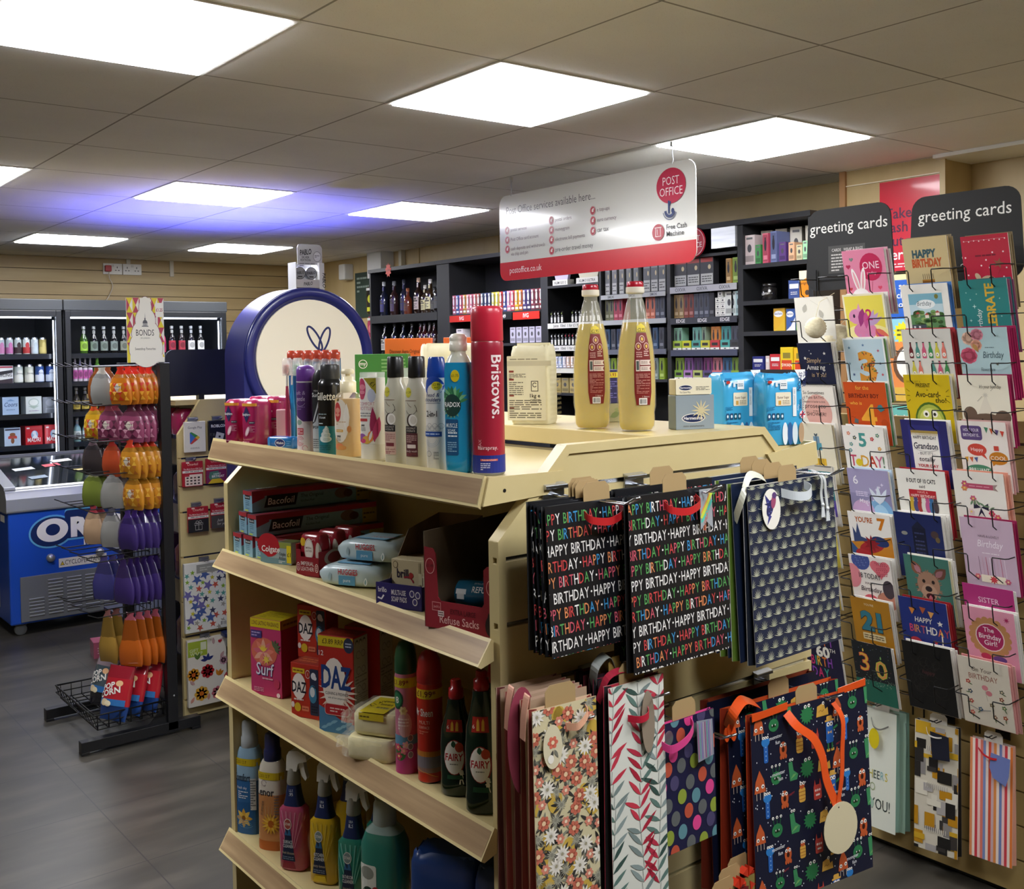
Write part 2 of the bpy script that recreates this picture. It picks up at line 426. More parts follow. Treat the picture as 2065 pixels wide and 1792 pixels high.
def slatted_end(parent, x0, x1, y, prof, zs, name='end_panel', mat=None, gm=None, edge=True):
    """slatwall end board in the x-z plane whose face looks to -y"""
    mat = mat or m_cream; b = MB(); b.prism(prof, y + .010, y + .02, mat, 'y')
    zz = [0] + zs + [9]
    for a, c in zip(zz, zz[1:]):
        lo, hi = a + .004, c - .004; P = clip([(q[1], q[0]) for q in prof], lo, hi)
        if P: b.prism([(q[1], q[0]) for q in P][::-1], y, y + .010, mat, 'y')
    o = b.build(name, parent, .0015)
    g = MB()
    for z in zs: g.box(x0 + .016, x1 - .016, y + .006, y + .0099, z - .004, z + .004, gm or m_chrome)
    g.build('groove_strip', o)
    return o
ZG = [.115 + .0985 * i for i in range(14)]      # last groove at 1.396
slatted_end(G1, XF, XR, YN, PROF, ZG)
def band(pts, wd):
    """closed outline of an open polyline's inward offset band, mitred"""
    inn = []
    for i, p in enumerate(pts):
        ns = []
        for a, c in ((pts[i - 1], p) if i else (p, pts[1]), (p, pts[i + 1]) if i < len(pts) - 1 else (pts[-2], p)):
            dx, dz = c[0] - a[0], c[1] - a[1]; l = math.hypot(dx, dz); ns.append((dz / l, -dx / l))
        nx, nz = ns[0][0] + ns[1][0], ns[0][1] + ns[1][1]; k = 2 / (nx * nx + nz * nz); inn.append((p[0] + nx * k * wd, p[1] + nz * k * wd))
    return pts, inn
b = MB(); oo, ii = band(PROF[:5], .014)
for k in range(4): b.prism([oo[k], oo[k + 1], ii[k + 1], ii[k]], YN - .004, YN, m_cream, 'y')
b.build('edge_trim', G1)
b = MB(); b.prism(PROF, YF - .02, YF, m_cream, 'y'); b.build('end_panel', G1, .0015)
b = MB(); b.box(-.462, -.452, YN + .02, YF - .02, .0, 1.42, mt('#cbbd97', .5)); b.build('back_panel', G1)
b = MB(); b.box(-.474, -.2, YN + .02, YF - .02, 1.43, 1.461, m_cream); b.build('top_cap', G1, .002)
SH = [1.418, 1.172, .888, .545, .2]
for i, z in enumerate(SH):
    b = MB(); x0 = XF - .004
    b.box(x0, -.474, YN + .022, YF - .022, z - .016, z, m_cream)
    o = b.build('shelf', G1)
    b = MB(); lip(b, x0 - (.012 if i == 0 else 0), YN + (.0 if i == 0 else .006), YF + (.004 if i == 0 else -.006), z + .006, .043 if i == 0 else .034 if i == 1 else .04, .012 if i == 0 else .024)
    b.build('price_strip', o)
    if i == 0:
        b = MB(); b.prism([(x0 - .012, z + .006), (x0 - .024, z - .036), (x0 + .1, z - .03), (-.70, z + .004)], YN - .006, YN - .001, m_cream, 'y')
        Pr(b, Flat((XF + .012, YN - .006, z - .016), (1, 0, 0), (0, 0, 1))).ell(0, 0, .003, .003, '#111111', 10)
        b.build('end_bracket', o)
b = MB(); b.box(-.2, -.06, YN + .022, YF - .022, 1.405, 1.418, m_cream); b.box(-.055, -.046, YN + .0, YF, 1.378, 1.424, m_cream)
b.prism([(-.2, 1.41), (-.05, 1.424), (-.045, 1.38), (-.17, 1.372)], YN - .006, YN - .001, m_cream, 'y'); b.build('rear_shelf', G1)
# second gondola behind the snack rack, only its slatted end is seen
G2 = thing('gift_card_gondola', 'cream slatted shelving end hung with gift cards and gift wrap behind the snack rack', 'shelving', (0, 0, 0))
P2 = [(-.06, 0), (-.06, 1.262), (.045, 1.412), (.72, 1.412), (.8, 1.3), (.8, 0)]
m_navy = mt('#1d2140', .45)
slatted_end(G2, -.06, .8, 2.285, P2, [.08, .36, .515, .715, .915, 1.03, 1.155], gm=m_navy)
b = MB(); b.box(.34, .36, 2.31, 3.6, 0, 1.412, m_cream); b.build('back_panel', G2)
b = MB()
for z in (.25, .6, .95, 1.25): b.box(.0, .34, 2.306, 3.6, z - .02, z, m_navy)
b.box(-.06, .8, 2.306, 3.6, 1.39, 1.412, m_cream); b.build('shelf_frame', G2)
b = MB(); P = [(-.085, 1.43), (-.085, 1.60)] + [(-.085 + .04 * (1 - math.cos(R(a))), 1.60 + .038 * math.sin(R(a))) for a in range(15, 91, 15)] + [(.7, 1.638), (.7, 1.43)]
b.prism(P, 2.345, 2.36, mt('#171a2c', .5), 'y'); b.build('header_board', G2)
b = MB(); b.box(.06, .085, 2.335, 2.37, 1.41, 1.44, m_black); b.build('board_clamp', G2)
# ================================================================== TOILETRIES ON THE TOP SHELF
Z1=1.4185
def body(t,secs,m=None,mats=None,n=28,e=2,name='body',caps=True):
    b=MB(); b.loft(secs,m,n,e,mats,caps); return b.build(name,t)
def prn(t,surf,fn,name='label_print',**k):
    b=MB(); p=Pr(b,surf,**k); fn(p); return b.build(name,t)
def plas(h,r=.3,coat=.3): return mt(h,r,0,0,coat)
# red hairspray can
t=thing('hairspray_can','tall red aerosol can with blue base and red cap at the shelf end','hairspray',(-.790,-.966,Z1),-32)
S0=[(.004,.0245,.0245),(.03,.0252,.0252),(.19,.0252,.0252)]
body(t,[(0,.0225,.0225),(.002,.0245,.0245)]+S0+[(.2035,.0252,.0252),(.206,.0242,.0242)],mats=[mt('#9a9ea6',.3,1)]*2+[plas('#1f2f86')]+[plas('#a01f36')]*4)
body(t,[(.2065,.0246,.0246),(.208,.0254,.0254),(.248,.0250,.0250),(.256,.0244,.0244),(.2605,.0215,.0215),(.2595,.017,.017),(.2585,.0005,.0005)],plas('#cf2740',.35),name='cap')
def f(p):
    p.rect(-.06,.004,.06,.031,'#1f2f86')
    for i in range(8): pass
    p.text('Bristows.',.004,.185,.0185,'#e9d9d6','L',.015,0,1,-90)
    p.text('hairspray.',-.004,.040,.006,'#f2dede','C',0,0,1,0); p.text('MAX',-.014,.048,.005,'#e9a9b0','C',0,0,1,90)
    p.rect(-.016,.0225,.012,.0255,'#d2614e'); p.text('Protection & Control',-.002,.0232,.0018,'#ffffff')
    p.lines(-.016,.008,0,.020,4,'#c9cde8')
prn(t,Wrap([(.0,.0252,.0252),(.2035,.0252,.0252)]),f)
# blue translucent shower gel
t=thing('shower_gel_bottle','translucent blue shower gel bottle with white screw cap beside the red can','shower gel',(-.808,-.914,Z1),-62)
q=[(0,.019,.013),(.004,.0225,.016),(.02,.0232,.0165),(.16,.0232,.0165),(.172,.0215,.0155),(.183,.016,.013),(.188,.0115,.0115),(.192,.0115,.0115)]
body(t,q[:5]+[(.174,.0208,.0152)],mt('#1fa0d6',.12,0,.2,.4),e=2.6)
body(t,[(.174,.0208,.0152)]+q[5:],mt('#dfe8e4',.12,0,0,.4,0,.6),e=2.4,name='neck')
body(t,[(.192,.0135,.0135),(.194,.0142,.0142),(.206,.0142,.0142),(.2065,.0135,.0135),(.209,.0142,.0142),(.214,.0138,.0138),(.2185,.011,.011),(.220,.004,.004)],plas('#e4e0cf',.4),name='cap')
def f(p):
    p.rrect(-.018,.028,.006,.085,.003,'#17517f'); p.lines(-.013,.056,.004,.066,2,'#e8f2f5'); p.text('MUSCLE',-.006,.072,.0065,'#dcebf0','C',.01,fit=.021); p.text('SOAK',-.006,.0655,.004,'#dcebf0','C',.01)
    p.lines(-.014,.033,.003,.05,5,'#8db7d0')
    for i in range(11): p.leaf(-.004,.112,.026,.008,R(10+i*16),('#3f8f57','#7cc08a','#2c6e4b')[i % 3])
    for i in range(7): p.leaf(-.004,.108,.022,.006,R(-120-i*18+60),'#79b98c')
    p.ell(-.004,.107,.0155,.0175,'#173d36'); p.text('RADOX',-.004,.1045,.0075,'#ffffff','C',.012,fit=.028)
    p.ell(.002,.153,.0075,.0095,'#e0c81c'); p.text('£1.75',.002,.1515,.0042,'#3a3a20','C',fit=.012)
prn(t,Wrap(q[1:5],2.6),f)
# anti-dandruff shampoo
t=thing('shampoo_bottle','white and blue two in one shampoo bottle with price spot','shampoo',(-.813,-.859,Z1),-62)
q=[(0,.017,.012),(.004,.019,.0138),(.06,.0195,.0142),(.125,.0185,.0138),(.15,.0165,.0128),(.178,.0135,.0115)]
body(t,q,mats=[plas('#e9e7e0')]*5)
body(t,[(.1495,.0168,.013),(.156,.0165,.0129),(.18,.0138,.0117),(.1832,.012,.0105)],plas('#1c47a8',.25,.5),name='cap')
def f(p):
    p.ell(0,.136,.017,.016,'#1c47a8'); p.ell(.006,.128,.017,.013,'#e9e7e0')
    p.ell(.006,.1365,.0085,.007,'#e3d22e'); p.text('£2.99',.006,.137,.0038,'#333300',fit=.013); p.text('RRP',.006,.1325,.0025,'#333300')
    p.text('head &',-.001,.119,.0062,'#1b2b66','C',.008,.2,fit=.024); p.text('shoulders',-.002,.1115,.0062,'#1b2b66','C',.008,.2,fit=.030); p.rect(-.016,.1085,.012,.1091,'#1b2b66')
    p.text('2-in-1',-.003,.087,.0095,'#15171c','C',.012,fit=.02)
    for i in range(6): p.arc(-.012+i*.005,.068+(i % 2)*.004,.0042,0,360,.0005,'#8d8f90',12)
    p.rect(-.018,.055,.014,.063,'#1f4da0'); p.lines(-.016,.0565,.011,.0615,1,'#bcd0f0')
    for r in (.014,.0115,.009): p.arc(-.003,.052,r,190,350,.0006,'#b9c4d0')
    p.arc(-.009,.027,.0045,0,360,.0005,'#444444'); p.lines(.0,.018,.009,.031,5,'#777777')
prn(t,Wrap(q,2.2,0,.003),f)
# two coconut bottles
def coco(lab,x,y,rz,dark):
    t=thing('body_wash_bottle',lab,'body wash',(x,y,Z1),rz,'coconut body wash bottles')
    q=[(0,.018,.014),(.004,.0205,.0155),(.03,.021,.0158),(.12,.021,.0158),(.132,.019,.015),(.14,.0145,.0135),(.152,.0125,.0125)]
    body(t,q,plas('#cfccba',.3,.4),e=2.2)
    body(t,[(.149,.0142,.0142),(.151,.0146,.0146),(.182,.0136,.0136),(.1846,.0122,.0122)],plas('#121314',.35),name='cap')
    def f(p):
        c2='#5e2f36' if dark else '#d8b7a8'
        p.ell(-.009,.1245,.006,.0085,'#d8cf3e'); p.text('£1.29',-.009,.123,.0034,'#2f2f10',fit=.0105)
        p.rect(-.016,.1105,.006,.1115,'#8e7465')
        p.arc(-.004,.098,.0105,200,345,.0008,'#4b4640'); p.path([(.003,.104),(.006,.099),(.007,.092)],.0009,'#4b4640'); p.path([(-.012,.108),(-.008,.103),(-.003,.1)],.001,'#8b7565')
        p.ell(-.003,.078,.0098,.011,'#3b2a22'); p.ell(-.001,.0785,.0085,.0098,'#f4f1ea'); p.ell(0,.0785,.0055,.0068,'#dcd6cb')
        p.rrect(-.016,.057,.0065,.0685,.001,'#1d1b1d'); p.text('COCONUT',-.005,.0635,.0032,'#dcd2c8',fit=.019); p.text('HYDRATE',-.005,.0592,.003,'#dcd2c8',fit=.017)
        p.rect(-.016,.018,.0075,.057,c2); p.lines(-.014,.041,.006,.054,4,'#c9a7a0' if dark else '#a86f6b'); p.rrect(-.013,.032,.004,.038,.001,'#e8d9d2' if dark else '#7a2f3a')
        p.text('body wash',-.0045,.0255,.0034,'#f0e2dc' if dark else '#8a3640','C',0,.2); p.lines(-.014,.019,.005,.024,2,'#8c3d44')
    prn(t,Wrap(q,2.2,0,.003),f)
coco('cream coconut bottle with black cap and pale label beside the striped conditioner',-.814,-.736,-62,0)
coco('cream coconut bottle with black cap and dark maroon label beside the shampoo',-.810,-.796,-60,1)
# tall colourful foot lotion tube
t=thing('hand_wash_refill','white upright wash bottle with pink face print and olive price corner','hand wash',(-.811,-.654,Z1),-64)
q=[(0,.020,.013),(.004,.0222,.0148),(.146,.0222,.0148),(.1475,.0218,.0145)]
body(t,[q[0],q[1],(.03,.0222,.0148),(.1475,.0222,.0148)],mats=[plas('#efece2'),plas('#e9e6da'),plas('#f1efe9')],e=3.2)
body(t,[(.148,.0222,.0148),(.157,.0222,.0148)],mt('#e9ebe6',.1,0,0,.5,0,.35),e=3.2,name='clear_lid'); body(t,[(.148,.009,.009),(.1555,.008,.008)],plas('#f3f0e6'),name='nozzle')
def f(p):
    p.rect(-.0216,.031,.016,.147,'#f3f1ec')
    p.poly([(.006,.147),(.016,.147),(.016,.119),(-.009,.147)],'#a3962a'); p.text('£1',.007,.134,.0075,'#3c3606','C',.01,0,1,-45)
    p.ell(-.013,.128,.0085,.0185,'#c8416a'); p.ell(-.012,.131,.0065,.005,'#e78aa0'); p.ell(-.0125,.122,.006,.0035,'#e78aa0'); p.ell(-.013,.113,.005,.004,'#d4536f')
    p.ell(.007,.116,.008,.012,'#c6cde4'); p.text('COMFORT',-.0035,.0985,.0062,'#c98f9d','C',fit=.033); p.text('BOTTLED',-.0035,.0905,.0062,'#c98f9d','C',fit=.031); p.lines(-.018,.078,.006,.087,2,'#9a9a9a')
    p.rrect(-.019,.0705,-.002,.0755,.001,'#c5484d'); p.leaf(.012,.034,.062,.016,R(93),'#a82c5a'); p.leaf(.011,.035,.045,.012,R(78),'#d1467a')
    p.text('yes',-.0125,.062,.0045,'#333333','C',.02); p.lines(-.017,.053,-.006,.06,3,'#777777')
    p.ell(-.014,.041,.009,.008,'#9c5cb0'); p.ell(-.004,.038,.010,.007,'#e2b44b'); p.ell(.004,.044,.006,.009,'#e8874c'); p.ell(-.012,.036,.006,.004,'#d9467c'); p.leaf(.001,.036,.02,.006,R(70),'#f3efe9')
prn(t,Wrap(q[1:3],3.2,0,.004),f)
# pump soap
t=thing('pump_soap_bottle','clear pump bottle of honey-coloured hand soap with cream pump','soap',(-.810,-.565,Z1),-60)
q=[(0,.021,.0165),(.004,.0248,.02),(.05,.0252,.0205),(.105,.0248,.02),(.116,.021,.0175),(.121,.013,.013)]
body(t,[(.002,.0225,.018),(.005,.0243,.0195),(.05,.0247,.02),(.1,.0243,.0195),(.108,.0236,.019)],mt('#ecc27a',.18,0,0,.3),e=2.4,name='liquid_soap')
body(t,q,mt('#f4ead2',.05,0,0,.6,0,.22),e=2.4,caps=True)
b=MB(); b.lathe([(.0145,.119),(.015,.121),(.015,.139),(.0128,.141),(.0105,.1415),(.0105,.148),(.0045,.1485),(.0045,.155)],plas('#efe3bd',.35),22)
b.loft([(.153,.011,.008),(.155,.0125,.009),(.159,.0125,.009),(.1625,.010,.007)],plas('#efe3bd',.35),20); b.box(-.012,-.0035,-.005,.005,.1535,.159,plas('#efe3bd',.35)); b.build('pump',t)
def f(p):
    p.ell(-.006,.068,.018,.040,'#f1e8d8'); p.leaf(.006,.05,.05,.012,R(88),'#f7f2e8'); p.ell(-.012,.084,.0078,.018,'#c8413f'); p.ell(-.0115,.087,.0055,.005,'#e59a86'); p.ell(-.012,.079,.0048,.003,'#e59a86'); p.leaf(-.012,.103,.008,.005,R(60),'#7d6a3b')
    p.lines(-.016,.06,.006,.068,2,'#d2b48e'); p.rrect(-.016,.0475,.0,.052,.001,'#d9a437'); p.lines(-.015,.0485,-.002,.051,1,'#fff4d8'); p.text('yes',-.010,.038,.0052,'#3b3a36','C',.02); p.lines(-.015,.031,-.005,.036,2,'#8c8578')
    p.ell(-.009,.021,.009,.006,'#e78a5c'); p.ell(-.003,.019,.009,.004,'#dd9a55'); p.ell(.012,.053,.004,.006,'#d38d4d')
prn(t,Wrap(q[1:4],2.4,0,.004),f)
# shaving foam can
t=thing('shaving_foam_can','black and teal shaving foam can with grey cap','shaving foam',(-.807,-.492,Z1),-58)
body(t,[(0,.0225,.0225),(.003,.0238,.0238),(.055,.0238,.0238),(.13,.0238,.0238),(.137,.0228,.0228),(.143,.0185,.0185)],mats=[plas('#1b7f93')]*2+[plas('#121417',.25,.5)]*3)
body(t,[(.1432,.018,.018),(.145,.0188,.0188),(.168,.018,.018),(.171,.0165,.0165)],mt('#3a3b3d',.3,0,.2),name='cap')
def f(p):
    p.text('Gillette',-.001,.104,.0145,'#e4e1d3','C',.014,.12,fit=.045); p.text('FOAM',-.006,.069,.004,'#d4dde0','C',.01); p.lines(-.016,.075,.004,.08,1,'#8aa0a6')
    p.lines(-.016,.058,-.004,.062,1,'#e0f0f2')
    for u,v,a,h in ((0,.031,.013,.0065),(.001,.039,.010,.006),(.002,.046,.0065,.0055),(.003,.0515,.003,.004)): p.ell(u,v,a,h,'#d9e5e4'); p.ell(u+.003,v-.001,a*.6,h*.55,'#bccfd0')
    p.lines(-.016,.006,.012,.02,4,'#126170')
prn(t,Wrap([(0,.0238,.0238),(.13,.0238,.0238)]),f)
# black and white deodorant behind it
t=thing('roll_on_deodorant','black and grey deodorant with sloped top between the purple can and the foam','deodorant',(-.800,-.444,Z1),-58)
body(t,[(0,.0165,.011),(.003,.018,.0125),(.05,.018,.0125),(.115,.018,.0125),(.135,.0185,.0125),(.152,.0155,.011),(.160,.0095,.008)],mats=[plas('#a9b0b8')]*2+[plas('#1a1b1f',.3)]*4,e=2.8)
def f(p):
    p.poly([(-.0165,.118),(-.004,.118),(.003,.1),(.003,.06),(-.0165,.05)],'#22242a'); p.poly([(-.016,.004),(.014,.004),(.014,.05),(.0,.08),(-.008,.06),(-.016,.055)],'#c5cad0')
    p.path([(-.013,.06),(-.004,.085),(.004,.11)],.003,'#d9dde2'); p.text('Sure',-.006,.108,.0078,'#f0f0f0','C',.01); p.text('MEN',-.006,.118,.0035,'#d0d0d0'); p.text('SPORT',-.006,.047,.005,'#222222','C',.02); p.path([(-.002,.05),(.008,.035),(.012,.01)],.0007,'#555a60'); p.lines(-.015,.008,-.001,.028,5,'#6b7078')
prn(t,Wrap([(0,.018,.0125),(.13,.018,.0125)],2.8,0,.004),f)
# purple deodorant can
t=thing('deodorant_can','purple and white flowery deodorant can beside the toothbrushes','deodorant',(-.812,-.402,Z1),-58)
body(t,[(0,.0170,.0170),(.003,.0185,.0185),(.06,.0185,.0185),(.13,.0185,.0185),(.136,.0175,.0175)],mats=[plas('#d8c3c8')]*2+[plas('#53306f')]*2)
body(t,[(.137,.0174,.0174),(.139,.0182,.0182),(.16,.0178,.0178),(.1665,.0155,.0155),(.169,.0105,.0105)],plas('#6b3a96',.35),name='cap')
body(t,[(.1355,.0182,.0182),(.138,.0184,.0184)],plas('#d8d4dc'),name='collar')
def f(p):
    p.text('soft &',-.004,.112,.0075,'#b7a3c8','C',.006,.1); p.text('gentle',-.003,.1,.0085,'#c8b6d6','C',.006,.1,fit=.022); p.arc(-.003,.102,.0125,190,330,.0006,'#cdbfe0'); p.lines(-.012,.082,.008,.09,2,'#8a6fa6')
    p.poly([(-.016,.0),(.016,.0),(.016,.052),(-.016,.072)],'#e3d7d9'); p.ell(-.006,.058,.007,.005,'#93a89a')
    p.rrect(-.012,.034,.004,.047,.001,'#c4565f'); p.lines(-.011,.036,.003,.045,3,'#f3d6d8')
    for r in (.004,.007,.0095): p.arc(-.005,.022,r,20,330,.0011,'#cf7b8c')
    p.arc(.006,.008,.005,0,300,.001,'#cf7b8c')
prn(t,Wrap([(0,.0185,.0185),(.13,.0185,.0185)]),f)
# pink pad packs
def pads(lab,x,y,rz,h=.096):
    t=thing('sanitary_pad_pack',lab,'pad pack',(x,y,Z1),rz,'pink pad packs')
    b=MB(); b.loft([(0,.019,.026),(.004,.0205,.029),(.04,.021,.031),(h-.014,.0205,.03),(h-.006,.019,.028),(h,.012,.024)],plas('#a82259',.25,.5),20,4.5); b.build('wrapper',t)
    def f(p):
        p.rect(-.0195,h-.013,.0195,h-.007,'#e8a23a'); p.poly([(-.012,h-.03),(-.003,h-.013),(.006,h-.03),(-.003,h-.048)],'#2b2a5c'); p.text('Bodyform',-.003,h-.033,.0055,'#ffffff','C',.004,.2,fit=.022)
        p.rect(.004,h-.05,.017,h-.045,'#2b2540'); p.lines(.005,h-.0485,.016,h-.0465,1,'#dddddd'); p.ell(-.001,h-.066,.0045,.011,'#d8a3b4',rot=-.4); p.ell(-.001,h-.066,.003,.008,'#efd6de',rot=-.4); p.lines(.005,h-.068,.017,h-.054,5,'#c985a0'); p.lines(-.016,.006,.004,.01,1,'#c985a0')
    prn(t,Wrap([(.004,.0205,.031),(h-.006,.0205,.031)],4.5,0,.006),f)
    return t
pads('pink pad pack at the far shelf corner, front of its row',-.822,-.110,-66)
pads('pink pad pack second from the far shelf corner, front of its row',-.811,-.176,-66)
pads('pink pad pack tucked behind the far corner pack',-.765,-.098,-66,.1)
pads('pink pad pack tucked behind the second pack from the corner',-.757,-.168,-66,.101)
# blue tissue pack lying in front of the brushes
t=thing('pocket_tissue_pack','small bright blue packet lying at the shelf edge below the toothbrushes','tissues',(-.812,-.300,Z1),-62)
b=MB(); b.loft([(0,.030,.014),(.003,.032,.0155),(.02,.032,.0155),(.0235,.03,.0135)],plas('#1f6fb8',.25,.5),20,7); b.build('wrapper',t)
def f(p): p.ell(.002,.0118,.0125,.0088,'#d8e2ee'); p.ell(.002,.0118,.0115,.0078,'#1b2a6c'); p.text('Wisdom',.002,.0097,.005,'#ffffff','C',.01,fit=.018); p.rect(-.028,.005,-.022,.018,'#3f8ccc'); p.lines(.018,.005,.028,.017,3,'#4c97d4')
prn(t,Wrap([(.0,.032,.0155),(.023,.032,.0155)],7,0,.02),f)
# carded toothbrushes with red heads, six in a row behind two loose ones
def brush(lab,x,y,rz,hc,gc,bc,capc,h=.199,card=True):
    t=thing('toothbrush',lab,'toothbrush',(x,y,Z1),rz,'toothbrushes at the shelf back')
    if card:
        b=MB(); b.box(-.0098,.0098,.004,.0048,.0,h,'#2c6ea6'); b.build('backing_card',t)
    b=MB(); P=[(0,-.002,.0),(0,-.002,.03),(.0015,-.004,.06),(0,-.002,.1),(-.0012,.0,.125)]
    b.rings([[(p[0]+.0048*w*math.cos(a),p[1]+.0035*w*math.sin(a),p[2]) for a in [k*math.pi/5 for k in range(10)]] for p,w in zip(P,(.8,1.2,1.25,.9,.6))],plas(gc)); b.build('handle',t)
    b=MB(); b.tube([(-.0012,0,.124),(-.001,.0,.14),(0,.0,.152)],.0022,plas(hc)); b.loft([(.148,.0045,.0022),(.152,.006,.0025),(.168,.006,.0025),(.172,.004,.002)],plas(hc),14); b.build('head',t)
    b=MB()
    for i in range(6):
        for j in (-1,0,1): b.box(j*.0034-.0013,j*.0034+.0013,-.0095,-.002,.1515+i*.003,.1538+i*.003,bc[(i+j) % 2])
    b.build('bristle',t)
    if capc:
        b=MB(); b.loft([(.147,.0085,.010),(.150,.009,.0108),(.1785,.009,.0108),(.1835,.0065,.008)],mt(capc,.15,0,0,.5,0,.35),16,3); b.build('clear_cap',t)
        if card:
            b=MB(); b.loft([(h-.006,.0085,.009),(h+.002,.0095,.0095),(h+.012,.0095,.0095),(h+.017,.006,.006)],mt('#c2452f',.2,0,0,.4,0,.85),14,3); b.build('hanger_tab',t)
    return t
cols=[('#1f7fb2','#d8d8d8'),('#2476a8','#e0e0e0'),('#1f7fb2','#cfd8da'),('#2c86b8','#dfe4e4'),('#1f74a8','#d4dadc'),('#2a80b4','#dde2e4')]
for i in range(6):
    brush(f'carded blue toothbrush with red tab, {ORD[i]} from the far end of the back row',-.735,-.190-.0385*i,-50,cols[i][1],cols[i][0],('#f4f6f6','#dfe8ea'),'#e6eef0',.182)
brush('loose toothbrush with pink grip and pink bristles in front of the carded row',-.782,-.262,-55,'#e2dcd8','#a8324f',('#e88f86','#f2c0b8'),'#efe9e6',0,False)
brush('loose toothbrush with green grip and mint bristles in front of the carded row',-.782,-.310,-55,'#e2e0da','#1f6e58',('#9fd4b0','#c8ead0'),'#e9efec',0,False)
# long clear brush tray
b=MB(); b.box(-.012,.012,-.012,.012,0,.075,mt('#e8b9be',.2,0,0,.4,0,.7)); single(b,'toothbrush_case','pinkish clear case standing behind the pad packs','case',(-.775,-.226,Z1),-50,bevel=.002)
# row of clear-lidded white bottles behind the front row
for i,(x,y) in enumerate(((-.735,-.66),(-.735,-.73),(-.735,-.80))):
    t=thing('lotion_bottle',f'white bottle with clear lid, {ORD[i]} of three half hidden behind the coconut bottles','lotion',(x,y,Z1),-55,'half hidden white bottles')
    body(t,[(0,.02,.014),(.004,.022,.0155),(.14,.022,.0155),(.146,.02,.0145)],plas('#ebe7d8'),e=3); body(t,[(.1465,.0215,.0152),(.163,.0215,.0152)],mt('#e9ebe6',.1,0,0,.5,0,.35),e=3,name='clear_lid')
# ================================================================== ON THE RAISED CENTRE
ZC=1.4615
def boxy(name,lab,cat,loc,rz,w,d,h,m,front=None,side=None,top=None,group=None,left=None,bevel=.0012):
    t=thing(name,lab,cat,loc,rz,group); b=MB(); b.box(-w/2,w/2,-d/2,d/2,0,h,m); b.build('carton',t,bevel)
    b=MB(); 
    if front: front(Pr(b,fr(0,-d/2)))
    if side: side(Pr(b,sideR(w/2)))
    if left: left(Pr(b,sideL(-w/2)))
    if top: top(Pr(b,topf(h)))
    if b.f: b.build('label_print',t)
    return t
def f(p): p.text('Discover Aero Original',-.008,.146,.0095,'#7a3a10','C',.012,fit=.075); p.lines(-.045,.06,.045,.13,7,'#f6c9a6')
boxy('porridge_box','orange breakfast carton on the raised shelf middle behind the black caps','carton',(-.335,-.035,ZC),-40,.115,.05,.183,'#e06a26',f)
boxy('porridge_box','second orange carton peeping out behind the first one','carton',(-.24,-.115,ZC),-40,.07,.05,.183,'#d9652a')
def f(p): p.text('my',-.045,.118,.009,'#f0efe6','C',.01); p.arc(-.045,.121,.010,0,360,.0015,'#f0efe6',20); p.lines(.0,.1,.06,.135,4,'#79a86a')
boxy('green_carton','green carton lying low beside the orange box','carton',(-.42,.012-.06,ZC),-40,.13,.05,.145,'#3c7a35',f)
def sack(name,lab,cat,loc,rz,w,d,h,m,front=None,side=None,group=None,e=6,top=.8,tm=None):
    t=thing(name,lab,cat,loc,rz,group); b=MB(); n=36; rs=[]; rq=random.Random(int(w*1e4)+int(loc[1]*1e3))
    for z,sx,sy in ((0,.94,.9),(.006,1,1),(h*.3,1.01,1.03),(h*.7,1,1.02),(h*.9,.98,.96),(h*.97,.95,top),(h,.9,top*.8)):
        r=[]
        for i in range(n):
            a=2*math.pi*(i+.5)/n; c,q=math.cos(a),math.sin(a); j=1+rq.uniform(-.012,.012)
            r.append((w/2*sx*j*math.copysign(abs(c) ** (2/e),c),d/2*sy*j*math.copysign(abs(q) ** (2/e),q),z+(rq.uniform(-.004,.004) if z > h*.85 else 0)))
        rs.append(r)
    b.rings(rs,m); b.build('paper_bag',t)
    if tm:
        b=MB(); b.box(-w*.42,w*.42,-.002,.006,h-.002,h+.006,tm); b.build('folded_top',t)
    b=MB()
    if front: front(Pr(b,fr(0,-d/2*1.035),.0006))
    if side: side(Pr(b,sideR(w/2*1.015),.0006))
    if b.f: b.build('label_print',t)
    return t
m_paper=mottle('cream_paper',((.3,'#e3dcb8'),(.7,'#efe9cb')),(30,30,30),5,.5,0,0,.3)
def f(p):
    p.rrect(-.046,.008,.034,.137,.002,'#e6e0c4'); p.rect(-.046,.117,.046,.127,'#cfc8ac'); p.lines(-.04,.128,.02,.133,1,'#9d967c')
    for v in (.104,.088,.056,.03): p.rect(-.042,v,-.032,v+.004,'#8a3b2c')
    p.lines(-.042,.091,-.006,.102,4,'#5e574a'); p.lines(-.042,.058,-.012,.086,7,'#777060'); p.lines(-.042,.012,.026,.05,9,'#6c6555')
    p.rect(.004,.066,.019,.087,'#4b463a'); p.rect(.0055,.0675,.0175,.0855,'#e6e0c4'); p.arc(.0115,.079,.004,30,330,.0016,'#4b463a'); p.text('1kg e',.012,.054,.0075,'#2f2c25','C',.015); p.lines(.002,.044,.024,.051,3,'#777060')
def g(p):
    for j in range(9):
        for i in range(14):
            u=-.032+j*.008; v=.008+i*.0098; s_=1
            p.path([(u,v),(u+.004,v+.005),(u+.008,v)],.0011,'#cfc69b')
sack('flour_bag','cream one kilogram paper bag with chevron side, beside the oil bottles','flour',(-.418,-.628,ZC),-56,.082,.066,.157,m_paper,f,g,None,8,.9,m_paper)
def f(p): p.lines(-.03,.1,.03,.115,2,'#cdbf8a'); p.rect(-.045,.02,.045,.06,'#d8cfa8')
sack('flour_bag','pale cream paper bag half hidden behind the blue shampoo','flour',(-.36,-.215,ZC),-30,.10,.06,.165,m_paper,f,None,None,8,.7)
sack('flour_bag','pale cream paper bag beside it behind the shower gel','flour',(-.33,-.32,ZC),-30,.095,.06,.165,m_paper,None,None,None,8,.7)
